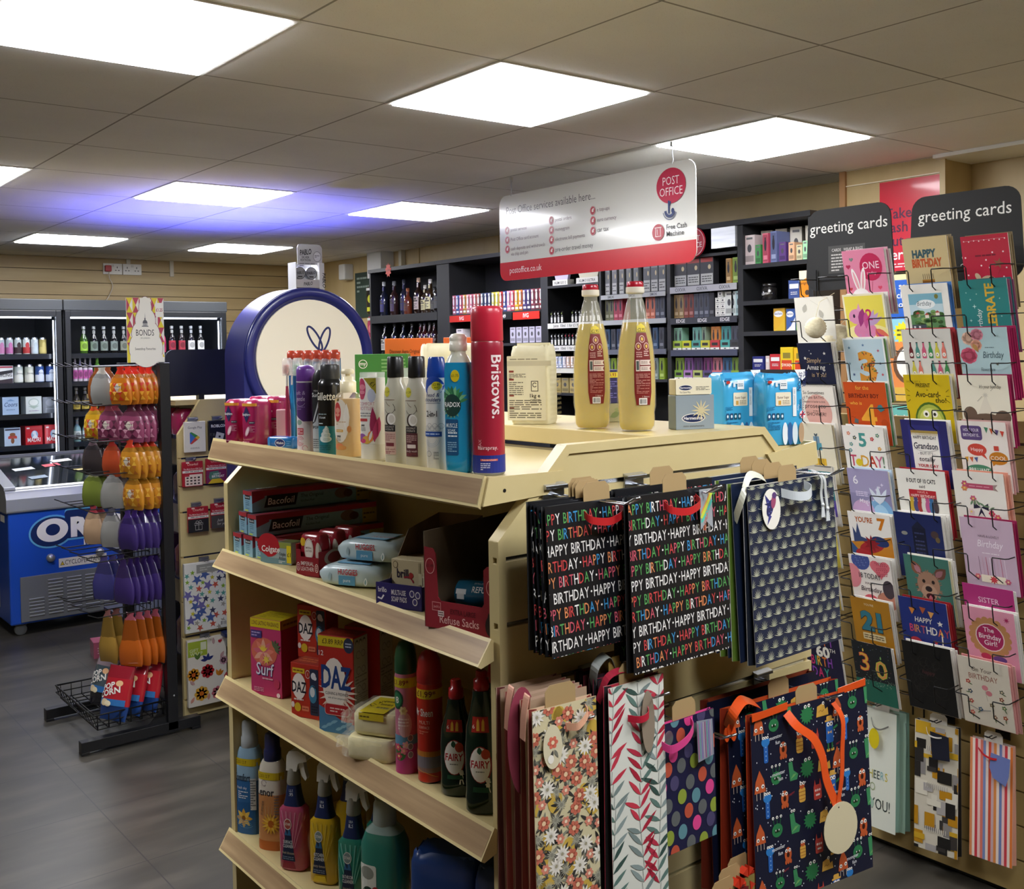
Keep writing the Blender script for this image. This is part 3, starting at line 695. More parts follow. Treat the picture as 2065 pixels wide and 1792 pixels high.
def f(p): p.rect(-.03,.052,.03,.063,'#d9c52a'); p.text('£3.93',.008,.0545,.0068,'#8a2b1c','C',.015); p.arc(-.006,.04,.005,0,360,.001,'#b9b2d8'); p.lines(.002,.028,.025,.046,4,'#6f68a6'); p.lines(-.026,.01,.02,.022,3,'#6f68a6')
boxy('drinking_chocolate_tub','purple carton with yellow price band behind the flour bag','carton',(-.298,-.705,ZC+.038),-15,.062,.04,.068,'#2c2452',f)
def f(p): p.rect(-.032,.004,.0,.034,'#b8321f'); p.lines(-.028,.01,-.004,.026,3,'#e8a48c'); p.leaf(.002,.01,.03,.012,.4,'#77804a'); p.leaf(.012,.026,.02,.01,-.2,'#8c8f58')
boxy('tea_carton','red and olive carton standing under the purple carton','carton',(-.298,-.705,ZC),-15,.066,.044,.0375,'#9d9468',f)
# sunflower oil bottles
m_pet=mt('#f3f4e4',.03,0,0,.8,0,.2)
m_oil=mt('#f0cf12',.06,0,.45,.4,0,1,1.12)
def oil(lab,x,y,rz):
    t=thing('cooking_oil_bottle',lab,'oil',(x,y,ZC),rz,'cooking oil bottles')
    prof=[(.0,.0),(.024,.0),(.0315,.006),(.033,.02),(.0325,.034),(.0345,.045),(.0355,.08),(.0345,.12),(.0315,.155),(.0262,.185),(.0205,.21),(.0155,.232),(.0128,.24),(.0128,.246)]
    rs=[]; n=40
    for k,(r0,z) in enumerate(prof[1:]):
        rs.append([])
        for i in range(n):
            a=2*math.pi*i/n; rr_=r0
            if .04 < z < .2 and math.cos(a+math.pi/2) < .5: rr_ *= 1+.02*math.sin(a*6+z*90)
            rs[-1].append((rr_*math.cos(a),rr_*math.sin(a),z))
    b=MB(); b.rings(rs,m_pet); b.build('bottle',t)
    rs=[]
    zs=[.003+.0062*i for i in range(32)]
    def rad(z):
        for (r0,z0),(r1,z1) in zip(prof[1:],prof[2:]):
            if z0 <= z <= z1: return r0+(r1-r0)*(z-z0)/(z1-z0)
        return .02
    for z in zs:
        rr2=[]
        for i in range(n):
            a=2*math.pi*i/n; q=rad(z)-.0012
            back=math.sin(a) >-.35
            if .045 < z < .185 and back: q *= 1-.028*abs(math.sin(a*4+z*120)) ** .6
            rr2.append((q*math.cos(a),q*math.sin(a),z))
        rs.append(rr2)
    b=MB(); b.rings(rs,m_oil); b.build('oil',t)
    b=MB(); b.lathe([(.0135,.2465),(.0162,.2475),(.0168,.25),(.0165,.2585)],plas('#efe9d6'),24); b.lathe([(.0150,.2585),(.0152,.26),(.0148,.2665),(.0135,.2685)],plas('#b3122c'),24); b.build('cap',t)
    W=Wrap([(z,r*1.0,r*1.0) for r,z in prof[1:]],2,0,.004)
    def f(p):
        p.poly([(-.009,.176),(.009,.176),(.0135,.155),(.0165,.115),(.0165,.07),(.013,.048),(-.013,.048),(-.0165,.07),(-.0165,.115),(-.0135,.155)],'#7d1f1b')
        p.poly([(-.0088,.178),(.0088,.178),(.0075,.188),(0,.193),(-.0075,.188)],'#e5cf2c'); p.text('£2.95',0,.179,.0055,'#3a3208','C',.01,fit=.014)
        for u,v in ((0,.165),(-.0075,.152),(.0075,.152)): p.ell(u,v,.0052,.0065,'#e8c9b4'); p.ell(u,v,.0042,.0054,'#8c2a22'); p.ell(u,v,.002,.0032,'#e0c050')
        p.lines(-.012,.132,-.001,.143,3,'#d9a99c'); p.lines(.002,.134,.012,.145,3,'#e8cdbf')
        for v in (.119,.108): p.poly([(-.006,v),(.0155,v),(.0125,v+.0045),(.0155,v+.009),(-.006,v+.009)],'#e6d3c4'); p.lines(-.004,v+.002,.009,v+.007,2,'#8a6e64')
        p.rect(-.0135,.108,-.007,.128,'#e6d3c4'); p.rect(-.0125,.11,-.008,.126,'#4d5a52')
        p.lines(-.014,.085,.014,.104,7,'#c98d80'); p.lines(-.013,.068,.012,.084,6,'#c07f72'); p.text('1 litre e',.004,.0615,.0032,'#ead8cc','C')
        p.rrect(-.009,.0485,.0065,.0605,.0008,'#e9e2d4'); p.barcode(-.008,.049,.0055,.060)
    prn(t,W,f,off=.0009)
oil('cooking oil bottle with maroon label nearer the flour bag, red and white cap',-.438,-.822,-27)
oil('cooking oil bottle with maroon label nearer the sweetener pack, red and white cap',-.424,-.925,-24)
# sweetener pack, sugar
def f(p):
    p.rect(-.0385,.0,.0385,.062,'#8d9aa2'); p.rrect(-.0385,.063,.034,.093,.003,'#e9e1c4')
    for v,a,h in ((.0725+.003,.014,.0052),(.02,.0235,.0085)): p.ell(-.019 if a < .02 else-.004,v,a,h,'#e9e6dc'); p.ell(-.019 if a < .02 else-.004,v,a*.93,h*.86,'#17264f'); p.text('Hermesetas',-.019 if a < .02 else-.004,v-h*.28,h*.68,'#ffffff','C',.008,.12,fit=a*1.65)
    p.text('mini sweeteners',-.003,.004,.0045,'#5a564c','C',fit=.042); p.lines(.002,.07,.03,.078,3,'#7c7768'); p.text('The Clever Way',-.02,.066,.003,'#444444',fit=.022)
    for i in range(12): p.leaf(.012,.034,.02,.003,R(i*30),'#d3c79c')
t=boxy('sweetener_pack','grey and cream sweetener pack on the raised shelf beside the oil','sweetener',(-.325,-.966,ZC),-20,.078,.03,.062,'#8d9aa2',None)
b=MB(); b.box(-.0385,.034,-.013,.013,.062,.092,'#e6dec0'); b.build('flap',t,.002)
b=MB(); f(Pr(b,fr(0,-.0152))); b.build('label_print',t)
def sug(p):
    p.rect(-.042,.126,-.026,.13,'#2a7fb8'); p.ell(-.034,.122,.005,.003,'#c23a2a'); p.rect(-.012,.108,.004,.126,'#f1f4f4'); p.lines(-.01,.113,.002,.12,2,'#22566f'); p.poly([(-.022,.113),(-.017,.113),(-.017,.119),(-.012,.119),(-.012,.123),(-.022,.123)],'#dfeef4')
    p.rrect(-.022,.076,.012,.102,.002,'#efe6cc'); p.text('Easter Sugar',-.005,.09,.0046,'#6b3a20','C',.01,fit=.026); p.rect(-.016,.078,-.01,.086,'#d9a84c'); p.lines(-.007,.078,.009,.087,3,'#9d8a6c')
    p.rect(.016,.055,.024,.111,'#eef2f2'); p.text('1001 (WHITE)',.018,.106,.0035,'#6f7f8a','L',0,0,1,-90)
    p.poly([(.02,.145),(.044,.145),(.044,.13),(.038,.124),(.031,.128)],'#f5f7f7'); p.text('SILVER',.041,.142,.0075,'#1d2c63','L',.01,0,1,-98); p.text('SPOON',.0305,.14,.0075,'#1d2c63','L',.01,0,1,-98)
    for i,c in enumerate(('#1b4f7d','#1b3f6d','#134a5d','#1b5a7d')): p.rrect(-.04+i*.0095,.05,-.033+i*.0095,.062,.001,c); p.ell(-.0365+i*.0095,.056,.002,.003,'#dfeef4')
    p.lines(-.042,.066,-.024,.075,4,'#1c6a9c'); p.text('GRANULATED',.037,.092,.0042,'#1d2c63','L',.01,0,1,-92); p.text('SUGAR',.031,.088,.0042,'#1d2c63','L',.01,0,1,-92)
    p.ell(.037,.058,.0065,.0075,'#f0f0f0'); p.rect(.031,.0565,.043,.0595,'#c2293a'); p.rect(.0355,.051,.0385,.065,'#c2293a'); p.poly([(.032,.053),(.034,.0525),(.042,.063),(.04,.0635)],'#22336b')
    p.text('Tasty',.026,.078,.004,'#dff1fa','L',0,0,1,-90)
    for i in range(3):
        p.ell(-.002+i*.011,.022,.006,.022,('#e9f2f6','#35639c','#d9e8ee')[i])
    p.ell(.034,.023,.006,.02,'#b89a78'); p.lines(-.04,.03,-.012,.046,5,'#1c6a9c')
m_sug=mt('#41a9dc',.25,0,0,.5)
sack('sugar_bag','bright blue sugar bag on the rear shelf beside the sweetener','sugar',(-.148,-.915,1.419),-12,.090,.06,.138,m_sug,sug,None,'blue sugar bags',7,.75)
sack('sugar_bag','bright blue sugar bag at the shelf corner nearest the cards','sugar',(-.098,-.985,1.419),-20,.084,.056,.136,m_sug,sug,None,'blue sugar bags',7,.75)
# ================================================================== SECOND SHELF
Z2=1.1725
m_foil=mt('#86b0c6',.4,0,0,.2)
def foilbox(lab,x,y,z,rz=-90,L=.30):
    """a long kitchen-foil box running back into the shelf, its small end at the front"""
    t=thing('kitchen_foil_box',lab,'foil box',(x,y,z),rz,'kitchen foil boxes')
    b=MB(); b.box(-.021,.021,-.0,L,0,.046,m_foil); b.build('carton',t,.001)
    b=MB(); p=Pr(b,fr(0,0)); p.rect(-.021,.037,.021,.046,'#a8323c'); p.rect(-.012,.028,.012,.037,'#23262c'); p.text('Bacofoil',0,.0305,.0042,'#e8eef2','C',.01,.1,fit=.021); p.lines(-.009,.006,.009,.026,5,'#3f6a86',.35); p.rect(-.012,.002,.004,.005,'#c9d84c')
    p=Pr(b,sideR(.021)); p.rect(0,.034,L,.046,'#9c2a3a'); p.poly([(.0,.02),(.03,.03),(.03,.046),(0,.046)],'#9c2a3a'); p.poly([(.028,.008),(.105,.008),(.112,.034),(.036,.034)],'#16181d')
    p.text('Bacofoil',.070,.0135,.0145,'#e6e9ec','C',.012,.15,fit=.066); p.text('The Original',.118,.022,.008,'#27404f','L'); p.text('Kitchen Foil',.118,.012,.005,'#27404f','L'); p.ell(.225,.022,.02,.012,'#7d6a5c'); p.ell(.24,.02,.012,.009,'#5d3a34'); p.rect(.262,.0,L,.034,'#a8983c'); p.lines(.265,.008,.295,.026,2,'#5d5426')
    p=Pr(b,topf(.046)); p.rect(-.021,0,.021,L,'#3a3d46'); p.rect(.0,0,.021,.26,'#8c2f3c'); p.text('Bacofoil',-.012,.03,.011,'#e8e8e8','L',.012,.1,1,90)
    b.build('label_print',t); return t
F0=foilbox('foil box at the bottom corner of the blue stack, beside the end panel',-.822,-.082,Z2)
def fb(lab,x,y,z,rz=-90): return dup(F0,(x,y,z),rz,lab)
fb('foil box in the bottom row of the blue stack, second from the end panel',-.818,-.129,Z2,-88)
fb('foil box in the bottom row of the blue stack, beside the toothpaste',-.812,-.1755,Z2,-88)
fb('foil box in the middle layer of the blue stack, against the end panel',-.816,-.100,Z2+.0475,-91)
fb('foil box in the middle layer of the blue stack with its long side showing',-.818,-.151,Z2+.0475,-89)
fb('topmost foil box of the blue stack',-.812,-.118,Z2+.095,-88)
def f(p):
    p.ell(-.02,.038,.03,.025,'#b21f2c'); p.rect(-.042,.034,.042,.046,'#b21f2c'); p.poly([(.012,.034),(.042,.034),(.042,.046),(.008,.046)],'#8d9a4a')
    p.rect(-.042,0,.03,.012,'#7d8f96'); p.poly([(-.042,0),(.03,0),(.03,.01),(-.02,.012),(-.042,.024)],'#6c8f98'); p.text('Colgate',-.014,.024,.0125,'#f4f2ee','C',.014,fit=.05); p.text('Triple',.018,.018,.0072,'#20262c','C',.006,fit=.018); p.text('Action',.018,.0095,.0072,'#20262c','C',.006,fit=.019); p.lines(.008,.002,.026,.008,2,'#dfe6e6')
    p.rect(.03,.004,.042,.04,'#dccb1e'); p.text('£1',.036,.017,.0085,'#20200c','C',.012,fit=.009)
    p.s.a and None
def f2(p): p.rect(-.042,-.016,.0,.016,'#7c2530'); p.text('Colgate',-.01,-.004,.009,'#c2656e','C',.01); p.rect(.01,-.016,.042,.016,'#67703f')
boxy('toothpaste_box','toothpaste carton with red oval and yellow one pound end','toothpaste',(-.792,-.237,Z2),-68,.084,.034,.046,mt('#97a9ae',.35,0,0,.4),f,None,f2)
# red soap tray with two wrapped bars
t=thing('soap_display_tray','dark red soap display tray with oval emblem beside the toothpaste','tray',(-.775,-.388,Z2),-70)
m_sr=mt('#8c1c28',.45)
b=MB(); b.box(-.030,.030,-.045,-.0435,0,.038,m_sr); b.box(-.030,-.0288,-.045,.11,0,.062,m_sr); b.box(.0288,.030,-.045,.11,0,.05,m_sr); b.box(-.03,.03,-.045,.11,0,.002,m_sr); b.box(-.03,.03,.1085,.11,0,.05,m_sr); b.box(-.030,-.018,-.045,-.0435,.038,.052,m_sr); b.build('tray',t)
b=MB(); p=Pr(b,fr(0,-.045)); p.text('IMPERIAL',0,.0215,.0078,'#e8d3cf','C',.006,fit=.034); p.text('LEATHER',0,.011,.0078,'#e8d3cf','C',.006,fit=.034)
for u in (-.024,.024): p.ell(u,.018,.0045,.0085,'#e8d3cf'); p.ell(u,.018,.0036,.007,'#8c1c28'); p.lines(u-.002,.013,u+.002,.023,3,'#e8d3cf')
p=Pr(b,sideR(.030)); p.ell(0,.034,.03,.016,'#a39a90'); p.ell(0,.034,.02,.011,'#7b2b31'); b.build('label_print',t)
for i,(yy,lb) in enumerate(((-.022,'red wrapped soap bar with white oval label standing in the front of the soap tray'),(.028,'red wrapped soap bar behind the front one in the soap tray'),(.075,'red wrapped soap bar at the back of the soap tray'))):
    ca,sa=math.cos(R(-70)),math.sin(R(-70))
    t=thing('soap_bar',lb,'soap',(-.775-yy*sa,-.388+yy*ca,Z2+.0025),-70,'wrapped soap bars in the tray')
    b=MB(); b.loft([(.0,.024,.014),(.004,.0265,.0175),(.05,.0268,.018),(.074,.026,.0165),(.079,.023,.012)],mt('#9c2230',.22,0,0,.6),24,5); b.build('wrapper',t)
    def f(p): p.ell(-.016,.064,.0075,.0085,'#e0b22a'); p.ell(.0,.05,.0115,.022,'#f0e9df'); p.ell(.0,.05,.0105,.0205,'#c2a79c'); p.ell(0,.05,.0095,.019,'#f0e9df'); p.text('IMPERIAL',0,.051,.004,'#6a3a30','C',.01,fit=.016); p.text('LEATHER',0,.045,.004,'#6a3a30','C',.01,fit=.016); p.ell(.022,.045,.005,.02,'#e6ddd2'); p.text('2+2',.012,.068,.0045,'#e8c7c4')
    prn(t,Wrap([(.0,.0268,.018),(.08,.0268,.018)],5,0,.008),f)
# wipes
def wipes(lab,loc,rz,ry=0):
    t=thing('baby_wipes_pack',lab,'wipes',loc,rz,'baby wipes packs',0,ry)
    b=MB(); m=mt('#c2d6da',.3,0,0,.4); q=[]
    for x,w,h,zc in ((-.072,.006,.001,.02),(-.069,.03,.012,.02),(-.055,.042,.034,.019),(-.03,.046,.042,.021),(.03,.046,.042,.021),(.056,.043,.036,.019),(.066,.036,.024,.016),(.07,.034,.02,.014)):
        q.append([(x,w*math.copysign(abs(math.cos(a)) ** .4,math.cos(a)),zc+h/2*math.copysign(abs(math.sin(a)) ** .45,math.sin(a))) for a in [2*math.pi*(k+.5)/24 for k in range(24)]])
    b.rings(q,m); b.build('wrapper',t)
    b=MB(); p=Pr(b,fr(0,-.0463)); p.text('HUGGIES',.004,.0245,.0105,'#c32f3a','C',.016,fit=.042); p.rect(-.016,.005,.020,.0225,'#5b9cc2'); p.text('pure',.002,.011,.006,'#e6f1f5'); p.leaf(.042,.006,.016,.008,R(85),'#e9f2f2'); p.leaf(.042,.008,.011,.004,R(85),'#88a8b0'); p.leaf(-.036,.012,.016,.007,R(85),'#a9c2c8')
    p=Pr(b,topf(.0423)); p.rect(-.03,-.03,.04,.034,'#6fa6c8'); p.rect(-.026,-.02,.036,.028,'#a8c6d6'); p.text('HUGGIES',.02,-.012,.012,'#c2767c','C',.01,fit=.05); b.build('label_print',t); return t
wipes('pale blue wipes pack lying in front, below the other pack',(-.770,-.522,Z2),-62)
wipes('pale blue wipes pack lying on top of the front pack',(-.738,-.536,Z2+.0445),-64)
# steel soap pads tray with two boxes
t=thing('soap_pad_tray','purple soap pads display tray with torn cardboard hood','tray',(-.786,-.732,Z2),-68)
m_pu=mt('#2d2766',.45); m_card=mottle('brown_card',((.3,'#76604a'),(.7,'#866f56')),(20,20,20),4,.7)
b=MB(); b.box(-.048,.048,-.04,-.0385,0,.042,m_pu); b.box(-.048,-.0468,-.04,.16,0,.04,m_pu); b.box(.0468,.048,-.04,.16,0,.04,m_pu); b.box(-.048,.048,-.04,.16,0,.002,m_pu); b.build('tray',t)
b=MB(); b.prism([(.0,.04),(.06,.118),(.16,.134),(.16,.0),(.0,.0)],-.0485,-.0475,m_card,'x'); b.prism([(.02,.04),(.06,.118),(.16,.134),(.16,.0)],.0475,.0485,m_card,'x'); b.box(-.048,.048,.159,.1605,0,.134,m_card); b.build('hood',t)
b=MB(); p=Pr(b,fr(0,-.04)); p.text('brillo',-.034,.026,.0088,'#e9e6ee','C',.01,-.1,fit=.018); p.path([(-.044,.016),(-.036,.014),(-.031,.021)],.003,'#e9e6ee'); p.text('MULTI-USE',.0,.0235,.0085,'#dcd9e6','C',.02,fit=.03); p.text('SOAP PADS',.001,.012,.0085,'#dcd9e6','C',.02,fit=.032)
for u,v in ((.028,.028),(.040,.0265),(.034,.0145)): p.ell(u,v,.0052,.0062,'#d9d6e4'); p.ell(u,v,.0036,.0045,'#453d7c')
b.build('label_print',t)
def f(p): p.ell(-.037,.062,.0052,.0065,'#6b5a45'); p.ell(-.037,.062,.0042,.0052,'#c9ba94'); p.text('brillo',-.017,.040,.0155,'#2c2236','C',.02,0,fit=.034); p.arc(-.012,.028,.014,20,120,.003,'#9c2c36'); p.ell(-.0035,.045,.0045,.005,'#a82f2c'); p.rect(.012,.02,.016,.068,'#a89a78'); p.rect(.022,.012,.034,.052,'#ded3b0'); p.rect(.012,.03,.02,.05,'#d3c7a2'); p.rect(.037,.014,.046,.05,'#cdbf98'); p.rect(.02,.043,.046,.046,'#e9dfc2')
boxy('soap_pad_box','cream soap pads carton standing in the purple tray','carton',(-.769,-.725,Z2+.003),-68,.092,.03,.072,'#c9ba94',f)
boxy('soap_pad_box','second soap pads carton behind the front one in the purple tray','carton',(-.727,-.709,Z2+.003),-68,.092,.03,.068,'#8d7a5e')
# refuse sacks tray with two rolls
t=thing('refuse_sack_tray','dark red refuse sacks display tray with cut-out front at the shelf end','tray',(-.772,-.925,Z2),-74)
m_rt=mt('#8a1f2c',.5); W=.074
b=MB(); b.prism([(-W,0),(W,0),(W,.108),(.052,.108),(.045,.102),(.045,.05),(.041,.044),(-.041,.044),(-.047,.05),(-.05,.118),(-.056,.126),(-W,.128)],-.062,-.060,m_rt,'y')
m_ib=mottle('card_inside',((.3,'#5a4c3a'),(.7,'#6a5a46')),(20,20,20),4,.7)
b.box(-W,-W+.0015,-.062,.2,0,.152,m_ib); b.box(W-.0015,W,-.062,.2,0,.152,m_ib); b.box(-W,W,.1985,.2,0,.152,m_ib); b.box(-W,W,-.06,.2,0,.002,m_ib); b.build('tray',t)
b=MB(); p=Pr(b,fr(0,-.062)); p.text('Refuse Sacks',-.004,.010,.0125,'#dfa9a6','C',.008,fit=.078); p.text('EXTRA LARGE',.004,.0265,.008,'#5d1420','C',.01,fit=.05); p.rect(-.058,.028,-.040,.042,'#c77f80'); p.rect(-.0568,.0292,-.0412,.0408,'#8a1f2c'); p.text('jack\'s',-.049,.033,.004,'#d9a0a0','C'); p.rect(-.046,.02,-.034,.029,'#d9c3c0'); p.lines(-.045,.021,-.035,.028,2,'#4a1a20')
p.ell(-.061,.098,.0095,.0125,'#dfa9a6'); p.ell(-.061,.098,.0085,.0115,'#8a1f2c'); p.text('£1.49',-.061,.096,.0052,'#3d0c14',fit=.014); p.ell(.060,.076,.0095,.0125,'#dfa9a6'); p.ell(.060,.076,.0085,.0115,'#8a1f2c'); p.text('£1.49',.060,.074,.0052,'#3d0c14',fit=.014)
p.ell(.058,.017,.0105,.016,'#241a1c',14); p.poly([(.051,.026),(.054,.038),(.058,.033),(.062,.04),(.063,.026)],'#241a1c'); b.build('label_print',t)
def roll(lab,loc,rz):
    t=thing('refuse_sack_roll',lab,'sack roll',loc,rz,'rolled refuse sacks'); b=MB(); n=22
    prof=[(-.046,.012),(-.046,.021),(-.044,.0225),(.028,.0225),(.029,.021),(.047,.0205),(.048,.012)]
    b.rings([[(x,r*math.cos(2*math.pi*i/n),.0228+r*math.sin(2*math.pi*i/n)) for i in range(n)] for x,r in prof],None,mats=[mt('#1f6488',.25,0,0,.5)]*4+[mt('#17191a',.25)]*2); b.build('roll',t)
    b=MB(); S_=Wrap([(-.05,.0226,.0226),(.05,.0226,.0226)])
    o_=S_.pt; S_.pt=lambda u,v,off: (u,-(.0226+off)*math.cos(v/.0226),.0228+(.0226+off)*math.sin(v/.0226))
    S_.strip=None; p=Pr(b,S_)
    for k in range(8): p.k=0; p.rect(.028,-.022+k*.006,.036,-.016+k*.006,'#d9b822')
    p.text('REFUSE',.003,.008,.0095,'#e3eef2','C',.014,fit=.034); p.rect(-.042,.004,-.024,.012,'#dfe6ea'); p.rect(-.040,-.004,-.027,.005,'#dfe6ea'); p.text('EXTRA STRONG',.0,.022,.0032,'#bcd6e2',fit=.026); b.build('label_print',t)
roll('blue and black roll of refuse sacks lying in the red tray front',(-.778,-.935,Z2+.026),-64)
roll('second roll of refuse sacks at the back of the red tray',(-.715,-.922,Z2+.026),-66)
# ================================================================== THIRD SHELF
Z3=.8885
def f(p):
    p.rect(-.042,.144,.042,.163,'#d6c021'); p.text('LONG LASTING FRAGRANCE',0,.1495,.0088,'#5d2430','C',.01,fit=.076)
    p.ell(-.004,.094,.036,.03,'#d9705a'); 
    for i in range(9): p.leaf(-.006,.092,.03,.012,R(i*40+10),('#e88a78','#d86a80','#f0b09a')[i % 3])
    for i in range(5): p.leaf(-.006,.094,.016,.004,R(i*25+40),'#f2d34a')
    for i in range(6): p.leaf(.025,.105,.018,.006,R(i*30-40),'#5d6a4a')
    p.rect(-.040,.122,-.010,.138,'#4b3a80'); p.lines(-.038,.124,-.013,.136,2,'#b7a9d8')
    p.text('Surf',-.002,.044,.026,'#2c3f8c','C',.03,.1,fit=.05); p.text('Surf',-.002,.0445,.026,'#e9e4f0','C',.008,.1,fit=.05); p.star(.002,.078,.012,'#f0d058',7); p.lines(-.01,.034,.02,.041,1,'#eab0c0'); p.lines(-.034,.008,-.006,.018,3,'#e6a0b8'); p.ell(.030,.03,.008,.01,'#c83f62'); p.ell(.034,.006,.005,.005,'#f0d8e0')
def f2(p): p.rect(-.03,.144,.03,.163,'#a89a20'); p.lines(-.024,.148,.02,.158,1,'#6a5a20'); p.rect(-.03,0,.03,.144,'#8f2650')
def f3(p): p.rect(-.042,-.03,.042,.03,'#b3a21c'); p.lines(-.03,-.02,.03,.02,4,'#8a7a1a')
boxy('laundry_powder_box','pink laundry powder box with flower and yellow top band','laundry box',(-.792,-.200,Z3),-68,.086,.062,.163,'#c23a6c',f,f2,f3)
def daz_s(lab,loc,rz):
    def f(p):
        p.rect(-.03,.088,.0,.098,'#d9bb2a'); p.lines(-.028,.090,-.003,.096,1,'#7a4a1a'); p.ell(.008,.088,.006,.0085,'#e6d9d4'); p.ell(.008,.088,.005,.0073,'#b03424'); p.text('1',.008,.085,.006,'#f0e0da')
        p.rrect(.013,.008,.034,.1,.003,'#26304c'); p.ell(.022,.086,.006,.007,'#dfe6ee'); p.ell(.026,.082,.004,.004,'#dfe6ee'); p.ell(.02,.05,.01,.018,'#3f86ad'); p.ell(.019,.054,.006,.01,'#dce8ee'); p.path([(.02,.066),(.029,.062),(.031,.04)],.002,'#11151f'); p.lines(.016,.012,.032,.028,3,'#0d1526')
        p.ell(-.014,.062,.017,.026,'#f2e9e2'); p.text('DAZ',-.014,.05,.021,'#1b1f2c','C',.022,0,fit=.036); p.lines(-.027,.032,-.003,.039,1,'#f0ddd6'); p.ell(-.018,.02,.008,.009,'#d9b32a'); p.rrect(-.008,.014,.01,.024,.002,'#d97a5a'); p.lines(-.006,.017,.008,.021,1,'#8a2a1a'); p.ell(-.030,.024,.004,.006,'#eadad4')
    def f3(p): p.rect(-.034,-.022,.034,.022,'#9c2c1e'); p.lines(-.026,-.012,.02,.012,2,'#c86a3a')
    return boxy('laundry_tablet_box',lab,'laundry box',loc,rz,.07,.045,.108,'#b8301f',f,lambda p: p.rect(-.02,.006,.02,.1,'#8a2218'),f3)
daz_s('small red laundry carton standing at the shelf edge, below its twin',(-.800,-.378,Z3),-66)
daz_s('small red laundry carton stacked high behind its twin',(-.755,-.322,Z3+.098),-64)
b=MB(); b.box(-.036,.036,-.024,.024,0,.097,'#a32a1c'); single(b,'laundry_tablet_box','red carton carrying the high small laundry carton','laundry box',(-.752,-.321,Z3),-64,bevel=.001)
def daz_b(lab,loc,rz,fine):
    def f(p):
        p.rect(-.04,.164,.04,.184,'#d6be26'); p.text('£3.89 RRP',-.006,.1695,.0095,'#4d3a14','C',.012,fit=.048); p.ell(.030,.17,.0115,.0145,'#2a3350'); p.lines(.023,.165,.037,.176,2,'#b8c0d8'); p.text('12',-.033,.146,.0095,'#f0dcd8','C',.01)
        p.poly([(-.04,0),(.04,0),(.04,.02),(.01,.026),(-.02,.042),(-.04,.05)],'#4a7ea6'); 
        for i in range(7): p.leaf(-.036+i*.011,.006+i % 3*.006,.018,.006,R(20),'#7fb0cc')
        for i in range(22): p.leaf(.004,.078,.045,.006,R(i*16.4+4),'#e8d2c6')
        p.ell(-.003,.094,.027,.05,'#f3ebe4'); p.text('DAZ',.001,.086,.042,'#1c3f84','C',.03,0,fit=.068); p.text('CLEANING & FRESHNESS',.002,.073,.0055,'#3a3a40','C',.01,fit=.052); p.text('with all low temperatures',.004,.0655,.004,'#3a3a40',fit=.044)
        p.rrect(-.026,.034,.03,.056,.006,'#e6bdb6'); p.rrect(-.025,.035,.029,.055,.005,'#b3222c'); p.lines(-.014,.039,.02,.05,2,'#e9c9c4')
    def g(p):
        p.rect(-.023,.004,.023,.183,'#b9b2ac'); 
        for u in (-.012,0,.012): p.ell(u,.174,.0045,.005,'#5d5752'); p.ell(u,.172,.003,.0035,'#c2bab4')
        for v in (.15,.12,.085): p.arc(-.008,v,.007,0,300,.0012,'#7d7670'); p.arc(.008,v,.006,0,360,.0012,'#7d7670')
        p.lines(-.02,.094,.02,.112,3,'#86807a'); p.lines(-.02,.06,.02,.076,4,'#8f8882'); p.ell(0,.038,.008,.008,'#4d4844'); p.lines(-.02,.02,.02,.028,1,'#3d3834')
    def f3(p): p.rect(-.04,-.024,.04,.024,'#7a1c14'); p.lines(-.03,-.012,.03,.014,3,'#9c3a2a')
    return boxy('laundry_powder_box',lab,'laundry box',loc,rz,.081,.048,.186,'#b8281f',f if fine else None,g,f3)
daz_b('large red laundry powder box with big blue name and yellow band',(-.792,-.492,Z3),-64,1)
daz_b('large red laundry powder box behind the big one, only its grey side showing',(-.725,-.475,Z3),-64,0)
# wrapped cloth packs
def cloths(lab,z,x,y,rz,pr):
    t=thing('cleaning_cloth_pack',lab,'cloths',(x,y,z),rz,'wrapped cream cleaning cloths'); m=mottle('cream_cloth',((.3,'#d9cf9e'),(.7,'#e9e0b4')),(60,60,60),5,.8,0,0,.5)
    b=MB(); b.loft([(0,.044,.046),(.004,.047,.049),(.034,.047,.049),(.039,.044,.046)],m,28,7); b.build('folded_cloth',t)
    film=mt('#f4f2e6',.06,0,0,.8,0,.13)
    rr=random.Random(int(z*1e4)); b=MB(); rs=[]
    for x_,sy,sz in ((-.082,.4,.2),(-.072,.75,.55),(-.06,.55,.4),(-.05,1.02,1.05),(.05,1.03,1.06)):
        rs.append([(x_+rr.uniform(-.006,.006),.05*sy*math.copysign(abs(math.cos(a)) ** .35,math.cos(a))*rr.uniform(.9,1.05),.02+.021*sz*math.copysign(abs(math.sin(a)) ** .35,math.sin(a))*rr.uniform(.85,1.05)) for a in [2*math.pi*(k+.5)/20 for k in range(20)]])
    b.rings(rs,film,smooth=False); b.build('clear_wrapper',t)
    if pr:
        b=MB(); p=Pr(b,topf(.0415)); p.rect(-.03,-.05,.02,.03,'#d3bf2c'); p.text('£1.49',-.022,-.02,.011,'#5d4a14','L',.01,0,1,60); p.lines(-.01,-.03,.015,.02,3,'#7a6a24')
        p=Pr(b,fr(0,-.0508)); p.rect(-.03,.028,.02,.0405,'#d3bf2c'); p.lines(-.028,.031,-.008,.037,1,'#6a5a20'); b.build('label_print',t)
cloths('cream cloth pack in crinkled film at the shelf edge, under another pack',Z3,-.798,-.640,-62,0)
cloths('cream cloth pack with yellow label lying on top of the other cloth pack',Z3+.0425,-.785,-.640,-60,1)
